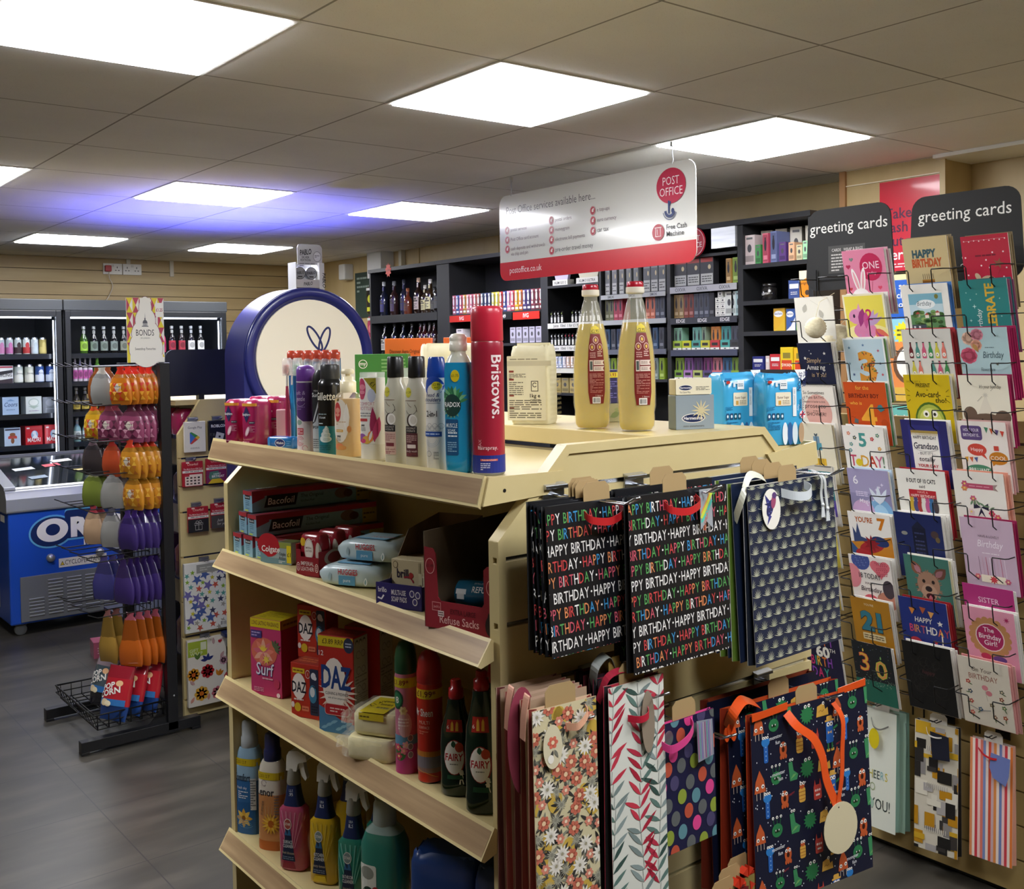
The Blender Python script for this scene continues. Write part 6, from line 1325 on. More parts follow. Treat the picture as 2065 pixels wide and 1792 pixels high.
def c_hb2(p,w,h):
    p.text('HAPPY',-.002,.132,.016,'#e8e4dc','C',.01,.1,fit=.056); u=-.05
    for k,ch in enumerate('BIRTHDAY'): u += p.text(ch,u,.098,.024,('#c8486a','#d9784a','#c88a5a','#b8586a','#e8e4dc','#e8e4dc','#d9704a','#b8425a')[k],'L',.012,0,.75)+.002
    for a,b_,c in ((-.045,.175,'#d98a3a'),(-.01,.182,'#b8603a'),(.015,.172,'#d9a05a')): p.poly([(a,b_),(a+.02,b_-.002),(a+.008,b_-.022)],c)
    p.star(.05,.138,.010,'#e8e4dc'); p.star(.03,.075,.008,'#c84a4a'); p.ell(-.035,.06,.022,.022,'#b83a44'); p.path([(.05,.05),(.052,.1)],.004,'#e8e0d0'); p.leaf(.052,.1,.014,.006,R(90),'#e8c05a'); p.ell(.045,.04,.03,.02,'#d98a4a')
def c_blk(p,w,h):
    rr=random.Random(4)
    for i in range(46): p.k=1; p.arc(rr.uniform(-.04,.04),rr.uniform(.06,.17),rr.uniform(.008,.022),rr.uniform(0,180),rr.uniform(200,400),.0006,'#3a3634',12)
    p.text('happy',0,.12,.012,'#5a3438','C',.006,.2)
Bc=[('kraft happy birthday card with cake','#cbb88a',c_hb,('#b59a68','#8a7a5a','#a08a60'),.137,.21),('country village birthday card with blue back','#eceae2',c_vil,('#3f74b8','#4a7ec0'),.148,.21),('grey card with two rows of beer bottles','#d2d0c8',c_beer,('#a8323a','#b23a40','#8c2a34'),.152,.205),('yellow avocado pun card','#d0b41c',c_avo,('#e8e4d6','#d9cfa0'),.142,.205),
      ('navy and white happy birthday grandson card','#2d2d6a',c_gs,(W_,W_),.146,.205),('white eight out of ten cats card','#efede4',c_cats,('#b82a34','#a8262f'),.156,.205),('navy door card with balloons','#1f2a5c',c_navy,(W_,W_,W_,W_),.15,.205),('green card with laughing terrier','#46786c',c_dog,('#e8e4b8',W_,W_),.143,.205),('royal blue happy birthday card with candle','#23337c',c_hb2,('#b02a30','#a3242c','#7a1c2a'),.152,.205),('black scribble card with white envelopes','#141414',c_blk,(W_,W_,W_),.152,.215)]
for i,(lb,col,fn,env,w,h) in enumerate(Bc): card(lb,(-.62,-.62,-.624,-.624,-.615,-.603,-.592,-.62,-.607,-.617)[i],ZT[i]+(.018,.018,.022,.024,.026,.012,.016,.026,.03,.036)[i],w,h,col,fn,env,1.06,13,1-(i*2 % 3))
# --- fourth column
def c_red(p,w,h):
    for k in range(9): p.ell(-.058+k*.0145,.196-(k % 2)*.002,.002,.002,'#f0d8dc',8)
    p.path([(-.06,.196),(.06,.198)],.0007,'#d9a0aa'); p.star(.034,.128,.016,'#8a5a44',5,.4,.3); p.path([(.034,.11),(.02,.07)],.0005,'#8a4a4a'); p.lines(-.03,.148,.03,.158,1,'#7a1f34')
    for u,v in ((.0,.14),(-.015,.125),(.008,.118),(.05,.16),(.045,.09),(-.055,.1),(-.058,.15),(.055,.115),(-.05,.075),(.02,.16)): p.ell(u,v,.0025,.0025,'#f2d6dc',8)
    p.ell(.0,.078,.024,.018,'#cdb596'); p.ell(.01,.086,.008,.007,'#4a2a28'); p.ell(-.028,.094,.007,.012,'#cdb596',rot=.5)
def c_cel(p,w,h):
    p.text('CELEBRATE',.030,.022,.025,'#cfa93a','L',.03,0,1,90,fit=.172); p.text('Birthday',-.012,.055,.014,'#d9e6e4','L',0,.2,1,90)
    for u,v,r in ((-.04,.15,.004),(-.03,.13,.007),(-.05,.17,.003),(.045,.15,.003),(-.02,.165,.003),(.045,.1,.003),(-.045,.09,.005)): p.star(u,v,r,'#bfe0dc',4,.25)
def c_ros(p,w,h):
    rr=random.Random(5)
    for u,v,r,c in ((-.045,.125,.024,'#d9607c'),(-.04,.175,.02,'#e8c0a8'),(-.015,.185,.018,'#e090a0'),(-.02,.155,.016,'#e8a890')):
        for k in range(8): p.ell(u+r*.5*math.cos(k*.785),v+r*.5*math.sin(k*.785),r*.55,r*.5,c if k % 2 else shade(c,.9),10); p.k -= 1
        p.k += 1; p.ell(u,v,r*.4,r*.38,shade(c,.82),10)
    p.leaf(-.03,.16,.03,.012,R(-60),'#a8804a'); p.lines(.004,.146,.03,.15,1,'#5a6a70'); p.text('Birthday',.026,.118,.019,'#4a6068','C',0,.25,fit=.06); p.poly([(.03,.1),(.04,.106),(.036,.096)],'#5a5a4a'); p.text('Flowers are',.006,.08,.011,'#5a6a70','C',0,.25,fit=.04); p.lines(.0,.066,.045,.073,1,'#5a6a70'); p.lines(-.012,.05,.052,.06,2,'#5a6a70')
def c_bear(p,w,h):
    p.ell(.0,.065,.058,.03,'#6a5648'); p.ell(-.045,.09,.02,.024,'#6a5648'); p.ell(.048,.085,.022,.02,'#6a5648'); p.poly([(-.022,.094),(.02,.096),(.006,.145),(.002,.145)],'#ddd6c4'); p.star(.004,.148,.010,'#cdc8b8',9,.4); p.ell(0,.055,.02,.014,'#d9cdb8'); p.ell(-.012,.075,.003,.004,'#1e1a18'); p.ell(.016,.075,.003,.004,'#1e1a18'); p.text("It's your birthday",.02,.168,.0095,'#4a4642','C',.0,.2,fit=.062)
    for i in range(14): p.ell(-.06+(i*41 % 120)/1000,.1+(i*31 % 90)/1000,.0014,.0014,'#8a867a',6)
def c_hope(p,w,h):
    p.rrect(-.062,.15,.0,.192,.008,'#5d4a7c'); p.text('HOPE YOUR',-.031,.175,.009,'#e6e0ea','C',.006,0,fit=.046); p.text('BIRTHDAY IS...',-.031,.16,.009,'#e6e0ea','C',.006,0,fit=.05); p.ell(-.02,.122,.028,.018,'#c8483c'); p.poly([(.0,.11),(.008,.094),(-.012,.108)],'#c8483c'); p.text('Happy',-.02,.118,.010,'#f0e0dc','C',.006)
    p.ell(.04,.1,.027,.019,'#c07a22'); p.poly([(.02,.09),(.022,.076),(.034,.086)],'#c07a22'); p.text('COOL',.04,.095,.0115,'#f0e6d8','C',.004); p.ell(-.02,.06,.04,.018,'#4a8a6a'); p.text('BRILLIANT',-.02,.056,.0115,'#eaf0ea','C',.02,0,fit=.06)
    for k,c in enumerate(('#4a8a6a','#c8603c','#5d4a7c','#c8483c')): p.poly([(.008+k*.015,.19-k*.003),(.02+k*.015,.188-k*.003),(.014+k*.015,.172-k*.003)],c)
    for k,c in enumerate(('#d9a03a','#c8603c','#4a5a8c')): p.poly([(-.06+k*.014,.098),(-.048+k*.014,.1),(-.052+k*.014,.084)],c)
    p.rect(.03,.122,.044,.136,'#c8483c')
def c_flo(p,w,h):
    p.rect(-.036,.155,.042,.170,'#b8506a'); p.poly([(.042,.155),(.056,.152),(.048,.162),(.056,.172),(.042,.17)],'#a08a86'); p.lines(-.028,.160,.034,.165,1,'#e0a0b0'); p.poly([(.0,.1),(-.02,.115),(-.022,.095)],'#24243c'); p.poly([(.0,.1),(.022,.114),(.022,.092)],'#24243c'); p.poly([(0,.1),(-.012,.07),(.0,.085),(.012,.068)],'#24243c')
    for u,v,c in ((-.02,.125,'#c8607c'),(.03,.085,'#c0405c'),(-.03,.085,'#e8d0d0'),(.046,.075,'#d9606c'),(-.042,.155,'#d98a5a'),(-.04,.168,'#c05a74')): p.flower(u,v,.010,c,'#e8c870',6)
    for a in range(6): p.leaf(-.03+a*.014,.105,.02,.006,R(60+a*30),'#6f8a6a'); 
    p.rect(-.03,.04,.04,.055,'#2a2a4c')
def c_lil(p,w,h):
    p.text('HAVE A LOVELY',.004,.165,.0075,'#6a5a68','C',.002,0,fit=.06); p.text('Birthday',.006,.136,.021,'#efe6ee','C',.002,.25,fit=.074); p.lines(-.02,.115,.03,.121,1,'#e6dce4')
    for k in range(8): p.path([(-.03+k*.0105,.05),(-.032+k*.0105,.106)],.0012,('#8a6a80','#c8a0b0','#b83a5a','#efe6ee')[k % 4])
    p.rect(-.03,.03,.04,.052,'#efe6d0'); p.star(.006,.04,.014,'#c8404a',8,.5); p.flower(-.04,.045,.009,'#d9707c','#f0d0a0',6); p.flower(.046,.04,.009,'#c8607c','#f0d0a0',6)
def c_sis(p,w,h): p.text('SISTER',0,.15,.016,'#efc4dc','C',.008,0,fit=.06); p.lines(-.03,.132,.03,.142,1,'#d98ab8')
def c_girl(p,w,h):
    for k in range(18): p.ell(-.002+.052*math.cos(k*.349),.12+.052*math.sin(k*.349),.0105,.0105,'#c08a5a',10); p.k -= 1
    p.k += 1; p.ell(-.002,.12,.05,.05,'#c08a5a'); p.ell(-.002,.12,.042,.042,'#e8d0d0'); p.ell(-.002,.12,.039,.039,'#a8285c'); p.text('The',-.004,.136,.014,'#f0e4e8','C',.01); p.text('Birthday',-.002,.115,.015,'#f0e4e8','C',.01,0,fit=.064); p.text('Girl!',-.002,.096,.015,'#f0e4e8','C',.01); p.star(.052,.182,.01,'#a8285c',8,.35); p.ell(-.02,.06,.015,.01,'#c03a5a'); p.ell(.02,.058,.02,.01,'#6a4a8a')
def c_oyb(p,w,h):
    p.text('On Your',-.004,.166,.0135,'#5d5148','C',.0,.15,fit=.058); p.text('BIRTHDAY',-.002,.142,.0165,'#a87a6a','C',.01,0,fit=.084)
    rr=random.Random(2)
    for u,v,c in ((-.048,.13,'#b84a44'),(.0,.12,'#d98a94'),(.01,.105,'#d08088'),(.048,.118,'#6a6a5a'),(-.045,.1,'#4a5a6a'),(-.045,.07,'#b8504a'),(.045,.095,'#8a4a3a'),(.05,.07,'#5d7a4a'),(.015,.07,'#7a6a4a'),(-.02,.05,'#4a6a8a'),(.05,.04,'#a8503a'),(.02,.035,'#8a6a5a'),(-.045,.035,'#c05a50')):
        p.ell(u,v,.009,.008,c) if c in ('#d98a94','#d08088') else (p.flower(u,v,.0075,c,'#e8d8b0',5),p.leaf(u,v-.004,.014,.004,rr.uniform(3,6),'#6a7a5a'))
    p.path([(.0,.112),(.004,.08)],.0006,'#7a6a5a'); p.path([(-.05,.055),(-.02,.045),(.01,.052)],.0016,'#5d6a7a')
Dc=[('cherry red card with gold star','#b82240',c_red,('#8a7a5a','#7a6a4c'),.134,.21),('teal celebrate card with gold sideways letters','#2c7d7c',c_cel,('#8c4a6a','#2a6a6c','#8c4a6a'),.14,.205),('pale blue birthday card with pink roses','#a9c4c8',c_ros,('#a82258','#a01f52','#96204e','#a82258'),.142,.205),('cream card with brown bear in a party hat','#e6e0cc',c_bear,('#a82258','#8a1f48'),.14,.205),
      ('pink speech bubble card saying cool','#eae2da',c_hope,('#dca8a4','#c8a09c'),.14,.205),('white card with pink banner and navy bow','#ebe7de',c_flo,('#e8a890','#e09a84','#e8b4a4'),.148,.205),('lilac birthday card with candles','#c9b0c4',c_lil,('#a82256','#96204e'),.15,.22),('magenta sister card with small cupcake','#b03478',c_sis,(W_,),.148,.2),('pink birthday girl card with scalloped badge','#e29ab0',c_girl,(W_,W_),.148,.205),('cream on your birthday card with flowers and insects','#ddd5c4',c_oyb,('#e8a8a4','#dc9a98','#e4b0aa'),.146,.205)]
for i,(lb,col,fn,env,w,h) in enumerate(Dc): card(lb,(-.80,-.796,-.793,-.793,-.79,-.778,-.80,-.806,-.806,-.788)[i],ZT[i]+(.008,.02,.022,.024,.03,.02,.024,-.03,.038,.028)[i],w,h,col,fn,env,1.06,13,.5-(i*2 % 3))
# --- first column, partly hidden
def c_leaf(p,w,h): p.leaf(-.04,.15,.03,.018,R(70),'#b5b2a6'); p.leaf(.03,.13,.03,.018,R(110),'#b5b2a6'); p.path([(-.012,.19),(.02,.17)],.0006,'#b5b2a6')
def c_sim(p,w,h):
    p.text('Simply',-.008,.135,.016,'#b59a74','C',.0,.15,fit=.055); p.text('Amazing',-.004,.112,.016,'#d9d6cc','C',.006,.1,fit=.07); p.text('is You!',.004,.088,.014,'#b59a74','C',0,.15)
    for u,v,r in ((-.04,.15,.006),(.035,.165,.006),(-.015,.165,.003),(.02,.1,.003),(-.05,.09,.003),(.05,.13,.002),(-.02,.175,.002)): p.star(u,v,r,'#d9d6cc')
def c_pro(p,w,h): p.ell(.004,.11,.05,.06,'#dba89c'); [p.text(s_,-.006,v,z_,'#3a302e','C',.003,.1,fit=.08) for s_,v,z_ in (('So Sometimes',.17,.011),('I Take BATHS',.155,.009),('because it is harder to drink',.142,.007),('prosecco',.124,.015),('in the',.112,.006),('SHOWER!',.098,.012))]; p.ell(.03,.065,.03,.01,'#b5b0a2'); [p.path([(-.06+k*.005,.196),(-.058+k*.005,.2)],.0012,'#2a2624') for k in range(26)]
def c_gift(p,w,h):
    for v,a,c in ((.06,.026,'#d9b23a'),(.09,.02,'#e6e0c8'),(.112,.017,'#5aa0b0'),(.134,.011,'#7a9ab0')): p.rect(-a,v,a,v+.024,c); p.rect(-.002,v,.002,v+.024,shade(c,.7))
    [p.path([(-.02+k*.006,.062),(-.02+k*.006,.084)],.001,'#8a5a1c') for k in range(7)]; p.leaf(0,.158,.012,.006,R(60),'#4a5a64'); p.leaf(0,.158,.012,.006,R(120),'#4a5a64')
def c_teal(p,w,h): p.rrect(-.05,.05,.06,.18,.008,'#2a7f86'); p.rect(-.05,.03,.06,.085,'#5a4a9c'); [p.path([(.0+k*.0028,.195),(.003+k*.0028,.2)],.001,'#3a3a3a') for k in range(22)]
def c_60(p,w,h):
    for s_,v in (('HAPPY',.158),('BIRTH',.085),('DAY',.045)):
        u=-.05
        for k,ch in enumerate(s_): u += p.text(ch,u,v,.032,('#c8346c','#d9783a','#3f9a8a','#8a4ab0','#d9a83a')[(k*2+len(s_)) % 5],'L',.02,0,.6)+.003
    p.text('60',.0,.118,.036,'#ece8dc','C',.04); p.text('TH',.036,.14,.012,'#ece8dc','C',.01)
E_=[(1,'white folded card with grey leaves','#e9e6da',c_leaf,(),.145),(2,'navy card reading simply amazing with stars','#20243a',c_sim,(W_,W_),.128),(3,'pink and cream card about baths and prosecco','#eae4d8',c_pro,(W_,'#3a3834'),.138),(4,'cream card with stacked presents','#e3dcc4',c_gift,('#cfc4a0',W_),.126),(5,'teal and purple card half hidden by the fern bag','#d9d4c8',c_teal,(W_,),.13),(6,'yellow card half hidden by the fern bag','#cfc054',None,(W_,),.13),(7,'second yellow card half hidden lower by the fern bag','#c4ac3c',lambda p,w,h: [p.flower(.03,.12,.012,'#b84a3a','#e8d0a0'),p.leaf(.03,.1,.03,.008,R(-90),'#7a5a2a')],(W_,),.13),(8,'blue and green card half hidden by the fern bag','#3f7aa8',lambda p,w,h: p.rect(-w/2,0,w/2,.1,'#2a6a4a'),(W_,),.13),(9,'colourful happy sixtieth birthday card','#1e1c38',c_60,(W_,),.132)]
for i,lb,col,fn,env,w in E_: card(lb,-.24 if i != 9 else-.262,ZT[i]-(.012 if i in (2,3) else 0),w,.2,col,fn,env,1.06 if i < 9 else 1.05,13 if i > 1 else 8,0)
# cream crochet cap and ball hanging in the first column
m_yarn=mottle('cream_yarn',((.3,'#d6cba6'),(.7,'#e9e0c2')),(120,120,120),4,.8,0,0,.8)
t=thing('crochet_ball','small cream knitted ball hanging between the white card and the navy one','ball',(1.0,-.292,1.665)); b=MB()
rs=[]
for j in range(1,22):
    a=math.pi*j/22; q=1+.05*math.cos(j*math.pi); rs.append([(.033*q*math.sin(a)*math.cos(2*math.pi*i/24),.033*q*math.sin(a)*math.sin(2*math.pi*i/24),-.033*math.cos(a)) for i in range(24)])
b.rings(rs,m_yarn); b.build('ball',t); b=MB(); b.tube([(0,0,.03),(.02,.0,.08),(.10,.0,.11)],.001,m_yarn); b.build('cord',t)
t=thing('knitted_hat','cream knitted cap with hanging strings behind the navy card','hat',(1.125,-.285,1.625)); b=MB(); rs=[]
for j in range(-5,14):
    a=math.pi/2*max(j+.3,-1.5)/14; q=1+.035*math.cos(j*math.pi); rs.append([(.05*q*math.cos(a)*math.cos(2*math.pi*i/28),.056*q*math.cos(a)*math.sin(2*math.pi*i/28),.052*math.sin(a)+(.008*(j+2) if j <-2 else 0)) for i in range(28)])
b.rings(rs,m_yarn,False); b.rings([[(x*.94,y*.94,z*.93) for x,y,z in r] for r in rs],m_yarn,False); b.sphere((-.01,-.05,-.026),.018,m_yarn,12,8,(.5,.8,1.2)); b.sphere((.0,.05,-.026),.018,m_yarn,12,8,(.5,.8,1.2)); b.build('knit',t)
for i in range(2):
    b=MB(); b.tube(smooth([(0,-.05,-.02),(-.008,-.062,-.06),(-.004+.006*i,-.054-.02*i,-.10)]),.0014,m_yarn); b.build('string',t)
b=MB(); b.tube([(0,0,.038),(.05,0,.07),(.19,0,.075)],.001,m_yarn); b.build('hanging_cord',t)
# bottle bags hanging on the slat board below the racks
def wbag(lab,y,ztop,w,h,col,gus,draw,x=1.13,rx=-2,rz=-90,tabc='#e6e2d8'):
    return giftbag(lab,(x,y,ztop-h),rz,w,h,.03,col,shade(col,.8),gus,draw,rx,None,tabc)
def d_ch(p,w=.12,h=.375):
    u=-.052
    for k,ch in enumerate('CHEERS'): u += p.text(ch,u,.155,.026,('#b8ae3a','#b8ae3a','#4a5a4a','#3a4a4a','#7fb0b4','#c8b83a')[k],'L',.006,0,.62)+.0028
    p.text('TO',-.03,.115,.026,'#a3b08a','C',.006,0,.7); p.text('YOU!',.004,.06,.034,'#3a4440','C',.006,0,.62); p.ell(-.03,.075,.014,.017,'#a8c4b4')
t=wbag('white cheers to you bottle bag with yellow oval tag',-.414,.462,.118,.372,'#dfe3d6','#9cc0b0',d_ch); h=.372
loop(t,smooth([(-.028,-.002,h-.03),(-.012,-.014,h-.05),(.012,-.018,h-.054),(.034,-.004,h-.042)]),'#7a7a74',.005); tag(t,ellp(.018,.032),'#d3bf1e','oval_tag',-.014,.0008,None,(-.010,0,h-.088))
t2=wbag('pale green bottle bag edge behind the cheers bag',-.432,.464,.118,.372,'#a8c8b8','#8ab4a4',None,1.155); loop(t2,smooth([(.058,-.002,h-.03),(.066,-.01,h-.05),(.070,-.01,h-.09),(.068,-.008,h-.13)]),'#5d5d58',.004)
def d_geo(p,w=.135,h=.375):
    rr=random.Random(12); cs=['#b8841c','#2a2828','#a8a4a2','#d9d4c4','#c8a02a','#3a3634','#b8841c','#1f1e1e','#8a8684']
    for i in range(70): u,v=rr.uniform(-w/2-.02,w/2),rr.uniform(-.02,h); a,b_=rr.uniform(.016,.05),rr.uniform(.012,.05); p.rect(u,v,u+a,v+b_,rr.choice(cs))
    for v in (.06,.19,.3):
        for k in range(22): p.k=80; p.rect(-.03+k*.003,v,-.0285+k*.003,v+.014,'#8a8684' if k % 2 else '#e6e2d4')
t=wbag('mustard, black and grey patchwork bottle bag with navy tag',-.612,.475,.132,.385,'#cfc9b8','#17181c',d_geo,1.12,-2,-84); h=.385
loop(t,smooth([(-.03,-.002,h-.018),(-.018,-.014,h-.034),(.01,-.018,h-.036),(.038,-.004,h-.03)]),'#d9d6cf',.004); tag(t,[(-.03,.04),(.026,.034),(.030,-.036),(-.022,-.042)],'#191c2c','square_tag',-.014,.0008,None,(.016,0,h-.062))
def d_str(p,w=.122,h=.345):
    cs=['#d98a5a','#e9d8cc','#c8404a','#e9c4c0','#d97a6a','#7a8ab8','#e9d8cc','#c8503a','#c8a8ac','#d98a4a','#e9d8cc','#6f80b4','#e9c4c0','#c8404a','#e9d8cc','#d97a3a']
    for k,c in enumerate(cs): p.k=0; p.rect(-w/2+k*w/16,0,-w/2+(k+1)*w/16,h,c)
t=wbag('red, blue and cream striped bottle bag with red cord',-.78,.468,.122,.342,'#e3cfc4','#d9a08a',d_str,1.12,-2,-86); h=.342
loop(t,smooth([(-.036,-.003,h-.026),(-.014,-.014,h-.038),(.012,-.016,h-.042),(.034,-.004,h-.038)]),'#c0242c',.006); tag(t,[(-.024,.036),(.03,.03),(.026,-.02),(.018,-.05),(-.018,-.034),(-.028,-.006)],'#6a78b0','paper_tag',-.013,.0008,None,(.028,0,h-.062))
for y,lb in ((-.414,'cheers bag'),(-.612,'patchwork bag'),(-.78,'striped bag')): hook('black hook holding the '+lb,XC-.001,.49,.10,y,-90,m_wire)
# shelf-edge cards beyond the last rack, cut by the picture edge
cc=['#2a6a6a','#e6e2da','#c8a02a','#b0b8b4','#d9d4c8','#7aa8a0','#2a3a6a','#3a8a94','#c8b8a0','#8a3a3a']
for i,zt in enumerate(ZT): card(f'blue titled card {ORD[i]} from the top in the edge column',-1.0,ZT[i]+.004,.145,.2,cc[i],lambda p,w,h: (p.rect(-w/2,.17,w/2,.2,'#24509c'),p.text(('HAPPY','GRAN','UNCLE','NEPHEW')[i % 4],-.03,.178,.013,'#e9e9ee','C',.02),p.ell(-.02,.12,.03,.03,shade(cc[i],.7))),(W_,),1.07)
# ================================================================== SNACK RACK
RX=-.171
SR=thing('snack_rack','black freestanding wire snack rack with pegs, basket and bar feet','display rack',(0,0,0))
m_blk=mt('#15161a',.38,0,0,.2)
for y in (2.14,2.66):
    b=MB(); b.box(RX-.022,RX+.022,y-.02,y+.02,.02,1.582,m_blk); b.build('post',SR,.002)
    b=MB(); b.box(-.548,-.052,y-.02,y+.02,.012,.055,m_blk); b.box(-.548,-.515,y-.02,y+.02,0,.012,m_blk); b.box(-.09,-.052,y-.02,y+.02,0,.012,m_blk)
    b.prism([(RX-.022,.055),(RX-.10,.055),(RX-.022,.14)],y-.003,y+.003,m_blk,'y'); b.build('foot',SR,.002)
    b=MB(); [b.sphere((RX+.005,y-.0205,z),.005,mt('#b9bcc0',.3,1),10,6) for z in (.165,)]; b.build('bolt',SR)
b=MB(); b.box(RX-.02,RX+.02,2.16,2.64,1.55,1.575,m_blk); b.build('top_bar',SR)
b=MB()
for i in range(14): z=.2+i*.1; b.tube([(RX-.025,2.15,z),(RX-.025,2.65,z)],.0022,m_wire,6)
for i in range(11): y=2.16+i*.048; b.tube([(RX-.022,y,.18),(RX-.022,y,1.55)],.0018,m_wire,6)
b.build('wire_grid',SR)
ROWZ=[1.572,1.412,1.262,1.125,.968,.765,.535]; PEGY=[2.19,2.31,2.43,2.55,2.64]
for z in ROWZ:
    for y in PEGY:
        b=MB(); b.tube([(RX-.02,y,z),(-.47+.02,y,z-.002),(-.482,y,z+.012),(-.49,y,z+.016)],.0026,m_wire,6); b.tube([(RX-.025,y-.02,z-.004),(RX-.025,y+.02,z-.004)],.003,m_wire,6); b.build('peg',SR)
b=MB(); x0,x1,y0,y1=-.50,-.2,2.13,2.66
zf,zb=.15,.09
for z in (.15,.12): b.tube([(x0,y0,z),(x0,y1,z),(x1,y1,z),(x1,y0,z),(x0,y0,z)],.003 if z == .15 else .002,m_wire,6)
for i in range(12):
    y=y0+(y1-y0)*i/11; b.tube([(x0,y,.15),(x0+.02,y,.09),(x1,y,.09),(x1,y,.15)],.002,m_wire,6)
for i in range(7): x=x0+.02+i*.045; b.tube([(x,y0,.15),(x,y0,.09),(x,y1,.09),(x,y1,.15)],.002,m_wire,6)
b.build('basket',SR)
# header card
t=thing('header_sign','yellow and burgundy diamond sweetshop header card with white scalloped panel','sign',(-.241,2.14,1.585))
b=MB(); b.box(-.078,.078,0,.003,0,.27,mt('#efece2',.5)); b.build('board',t)
b=MB(); p=Pr(b,fr(0,0),.0005); 
for i in range(4):
    for k,u in enumerate((-.078,-.052,-.026,.026-.026,.026,.052)):
        v=.27-i*.062; c=('#e3cf2a','#b8405a')[(i+k) % 2]; p.k=1; p.poly([(u,v),(u+.026,v),(u+.013,v-.031)],c); p.poly([(u,v-.062),(u+.026,v-.062),(u+.013,v-.031)],c); p.k=1; c2=('#b8405a','#e3cf2a')[(i+k) % 2]; p.poly([(u,v),(u+.013,v-.031),(u,v-.062)],c2)
p.k=5; p.rect(-.072,.0,.070,.05,'#efece2'); p.rect(-.078,0,-.066,.07,'#e3cf2a')
for u,v,a,b_ in ((0,.06,.07,.08),(0,.12,.058,.06),(0,.175,.042,.055),(0,.225,.026,.05)): p.ell(u,v,a+.002,b_+.002,'#8a5a6a',28)
for u,v,a,b_ in ((0,.06,.07,.08),(0,.12,.058,.06),(0,.175,.042,.055),(0,.225,.026,.05)): p.ell(u,v,a,b_,'#efece2',28)
p.rect(-.022,.24,.022,.27,'#efece2'); p.rect(-.066,0,.066,.06,'#efece2')
p.rrect(.042,.19,.076,.25,.008,'#efece2'); p.text('£1.25',.059,.214,.013,'#a8304a','C',.02,0,fit=.028)
p.text('BONDS',-.003,.112,.026,'#2a2a2e','C',.0,0,.62); p.text('- OF LONDON -',-.003,.099,.006,'#5a5a5e','C',0,0,fit=.045); p.text('Sweetshop Favourites',-.003,.052,.011,'#3a3034','C',.004,0,fit=.086)
p.rect(-.016,.15,.012,.153,'#5a5a60'); p.rect(-.012,.153,.008,.165,'#8a8a90'); p.ell(-.002,.166,.010,.012,'#5a5a60'); p.rect(-.0045,.176,.0005,.186,'#5a5a60'); p.poly([(-.003,.184),(-.001,.184),(-.002,.21)],'#5a5a60'); p.lines(-.012,.154,.008,.164,3,'#e6e4de')
b.build('lettering',t)
# sweet bags: hang on the pegs facing -x, back to front
def sweetmb(w,h,d,film,pr,top,seed,clear=True):
    """pillow bag, printed lower front, gathered header; origin at the peg hole"""
    b=MB(); rr=random.Random(seed); n=16
    rs=[]
    for z,sx,sy in ((0,.92,.05),(.012,1.0,.35),(.04,1.04,.95),(.075,1.0,1.0),(.11,.8,.75),(h-.03,.5,.35),(h-.014,.26,.2),(h,.36,.1)):
        rs.append([(w/2*sx*math.cos(2*math.pi*(i+.5)/n)*rr.uniform(.96,1.04),d/2*sy*math.copysign(abs(math.sin(2*math.pi*(i+.5)/n)) ** .8,math.sin(2*math.pi*(i+.5)/n))*rr.uniform(.85,1.12),z-h+rr.uniform(-.003,.003)) for i in range(n)])
    b.rings(rs,None,True,True,True,[mt(pr[0],.25,0,0,.6)]*4+[mt(shade(pr[0],.75),.2,0,0,.6)]+[mt(top,.2,0,0,.6)]*2)
    return b,rs
def sweet(lab,x,y,z,pr,top,seed,w=.125,h=.165,d=.032,tri=True,group='hanging sweet bags',rz=-90,fine=1):
    t=thing('sweet_bag',lab,'sweets',(x,y,z),rz,group)
    b,rs=sweetmb(w,h,d,None,pr,top,seed); b.build('packet',t)
    if fine:
        b=MB(); p=Pr(b,Wrap([(-h,w/2*.95,d/2*.3),(-h+.04,w/2*1.04,d/2*1.0),(-h+.075,w/2,d/2*1.02),(-h+.11,w/2*.8,d/2*.78),(-h+.14,w/2*.55,d/2*.4)],2,0,.01),.0028)
        c1,c2=pr[1],pr[2]
        for k in range(4):
            u=-.044+k*.022
            for j in range(2):
                v=-h+.018+j*.036; p.k=1; p.poly([(u,v),(u+.02,v),(u+.010,v+.018)],(c1,c2)[(k+j) % 2]); p.poly([(u,v+.036),(u+.02,v+.036),(u+.010,v+.018)],(c1,c2)[(k+j) % 2])
        if pr in (PU,CO): p.rect(-.02,-h+.03,.02,-h+.05,'#b8485a' if pr is PU else '#e0b04a'); p.ell(0,-h+.08,.02,.012,'#d9d0e0' if pr is PU else '#6a2a14')
        elif pr in (OR,MR,GO,YL): p.rect(-.014,-h+.052,.014,-h+.088,'#e3dccd'); p.text('BONDS',0,-h+.072,.007,'#3a2a2e','C',.01,0,fit=.024); p.lines(-.010,-h+.056,.010,-h+.068,3,'#8a7a7a'); b.build('label_print',t)
    return t
OR=('#cf7a22','#cf361a','#efb43a'); BR=('#8a4a1f','#a8601f','#6a3a1c'); MR=('#94486a','#541c38','#c88aa4'); YL=('#d9a82a','#c8482a','#e8c84a'); RD_=('#b84a2a','#a83a3a','#d98a3a'); DK=('#3a3438','#4a3a44','#2a2428'); GO=('#c8882a','#d9a83a','#a8601f'); GR=('#7a8a3a','#5d7a2a','#c8c08a'); PU=('#3a2a6a','#4a2a7a','#2a1c4c'); SV=('#9a9a98','#6a6a6c','#c8c8c4'); CR=('#c8a888','#a82a34','#e0c03a'); CO=('#c0601c','#e0801f','#8a3a14')
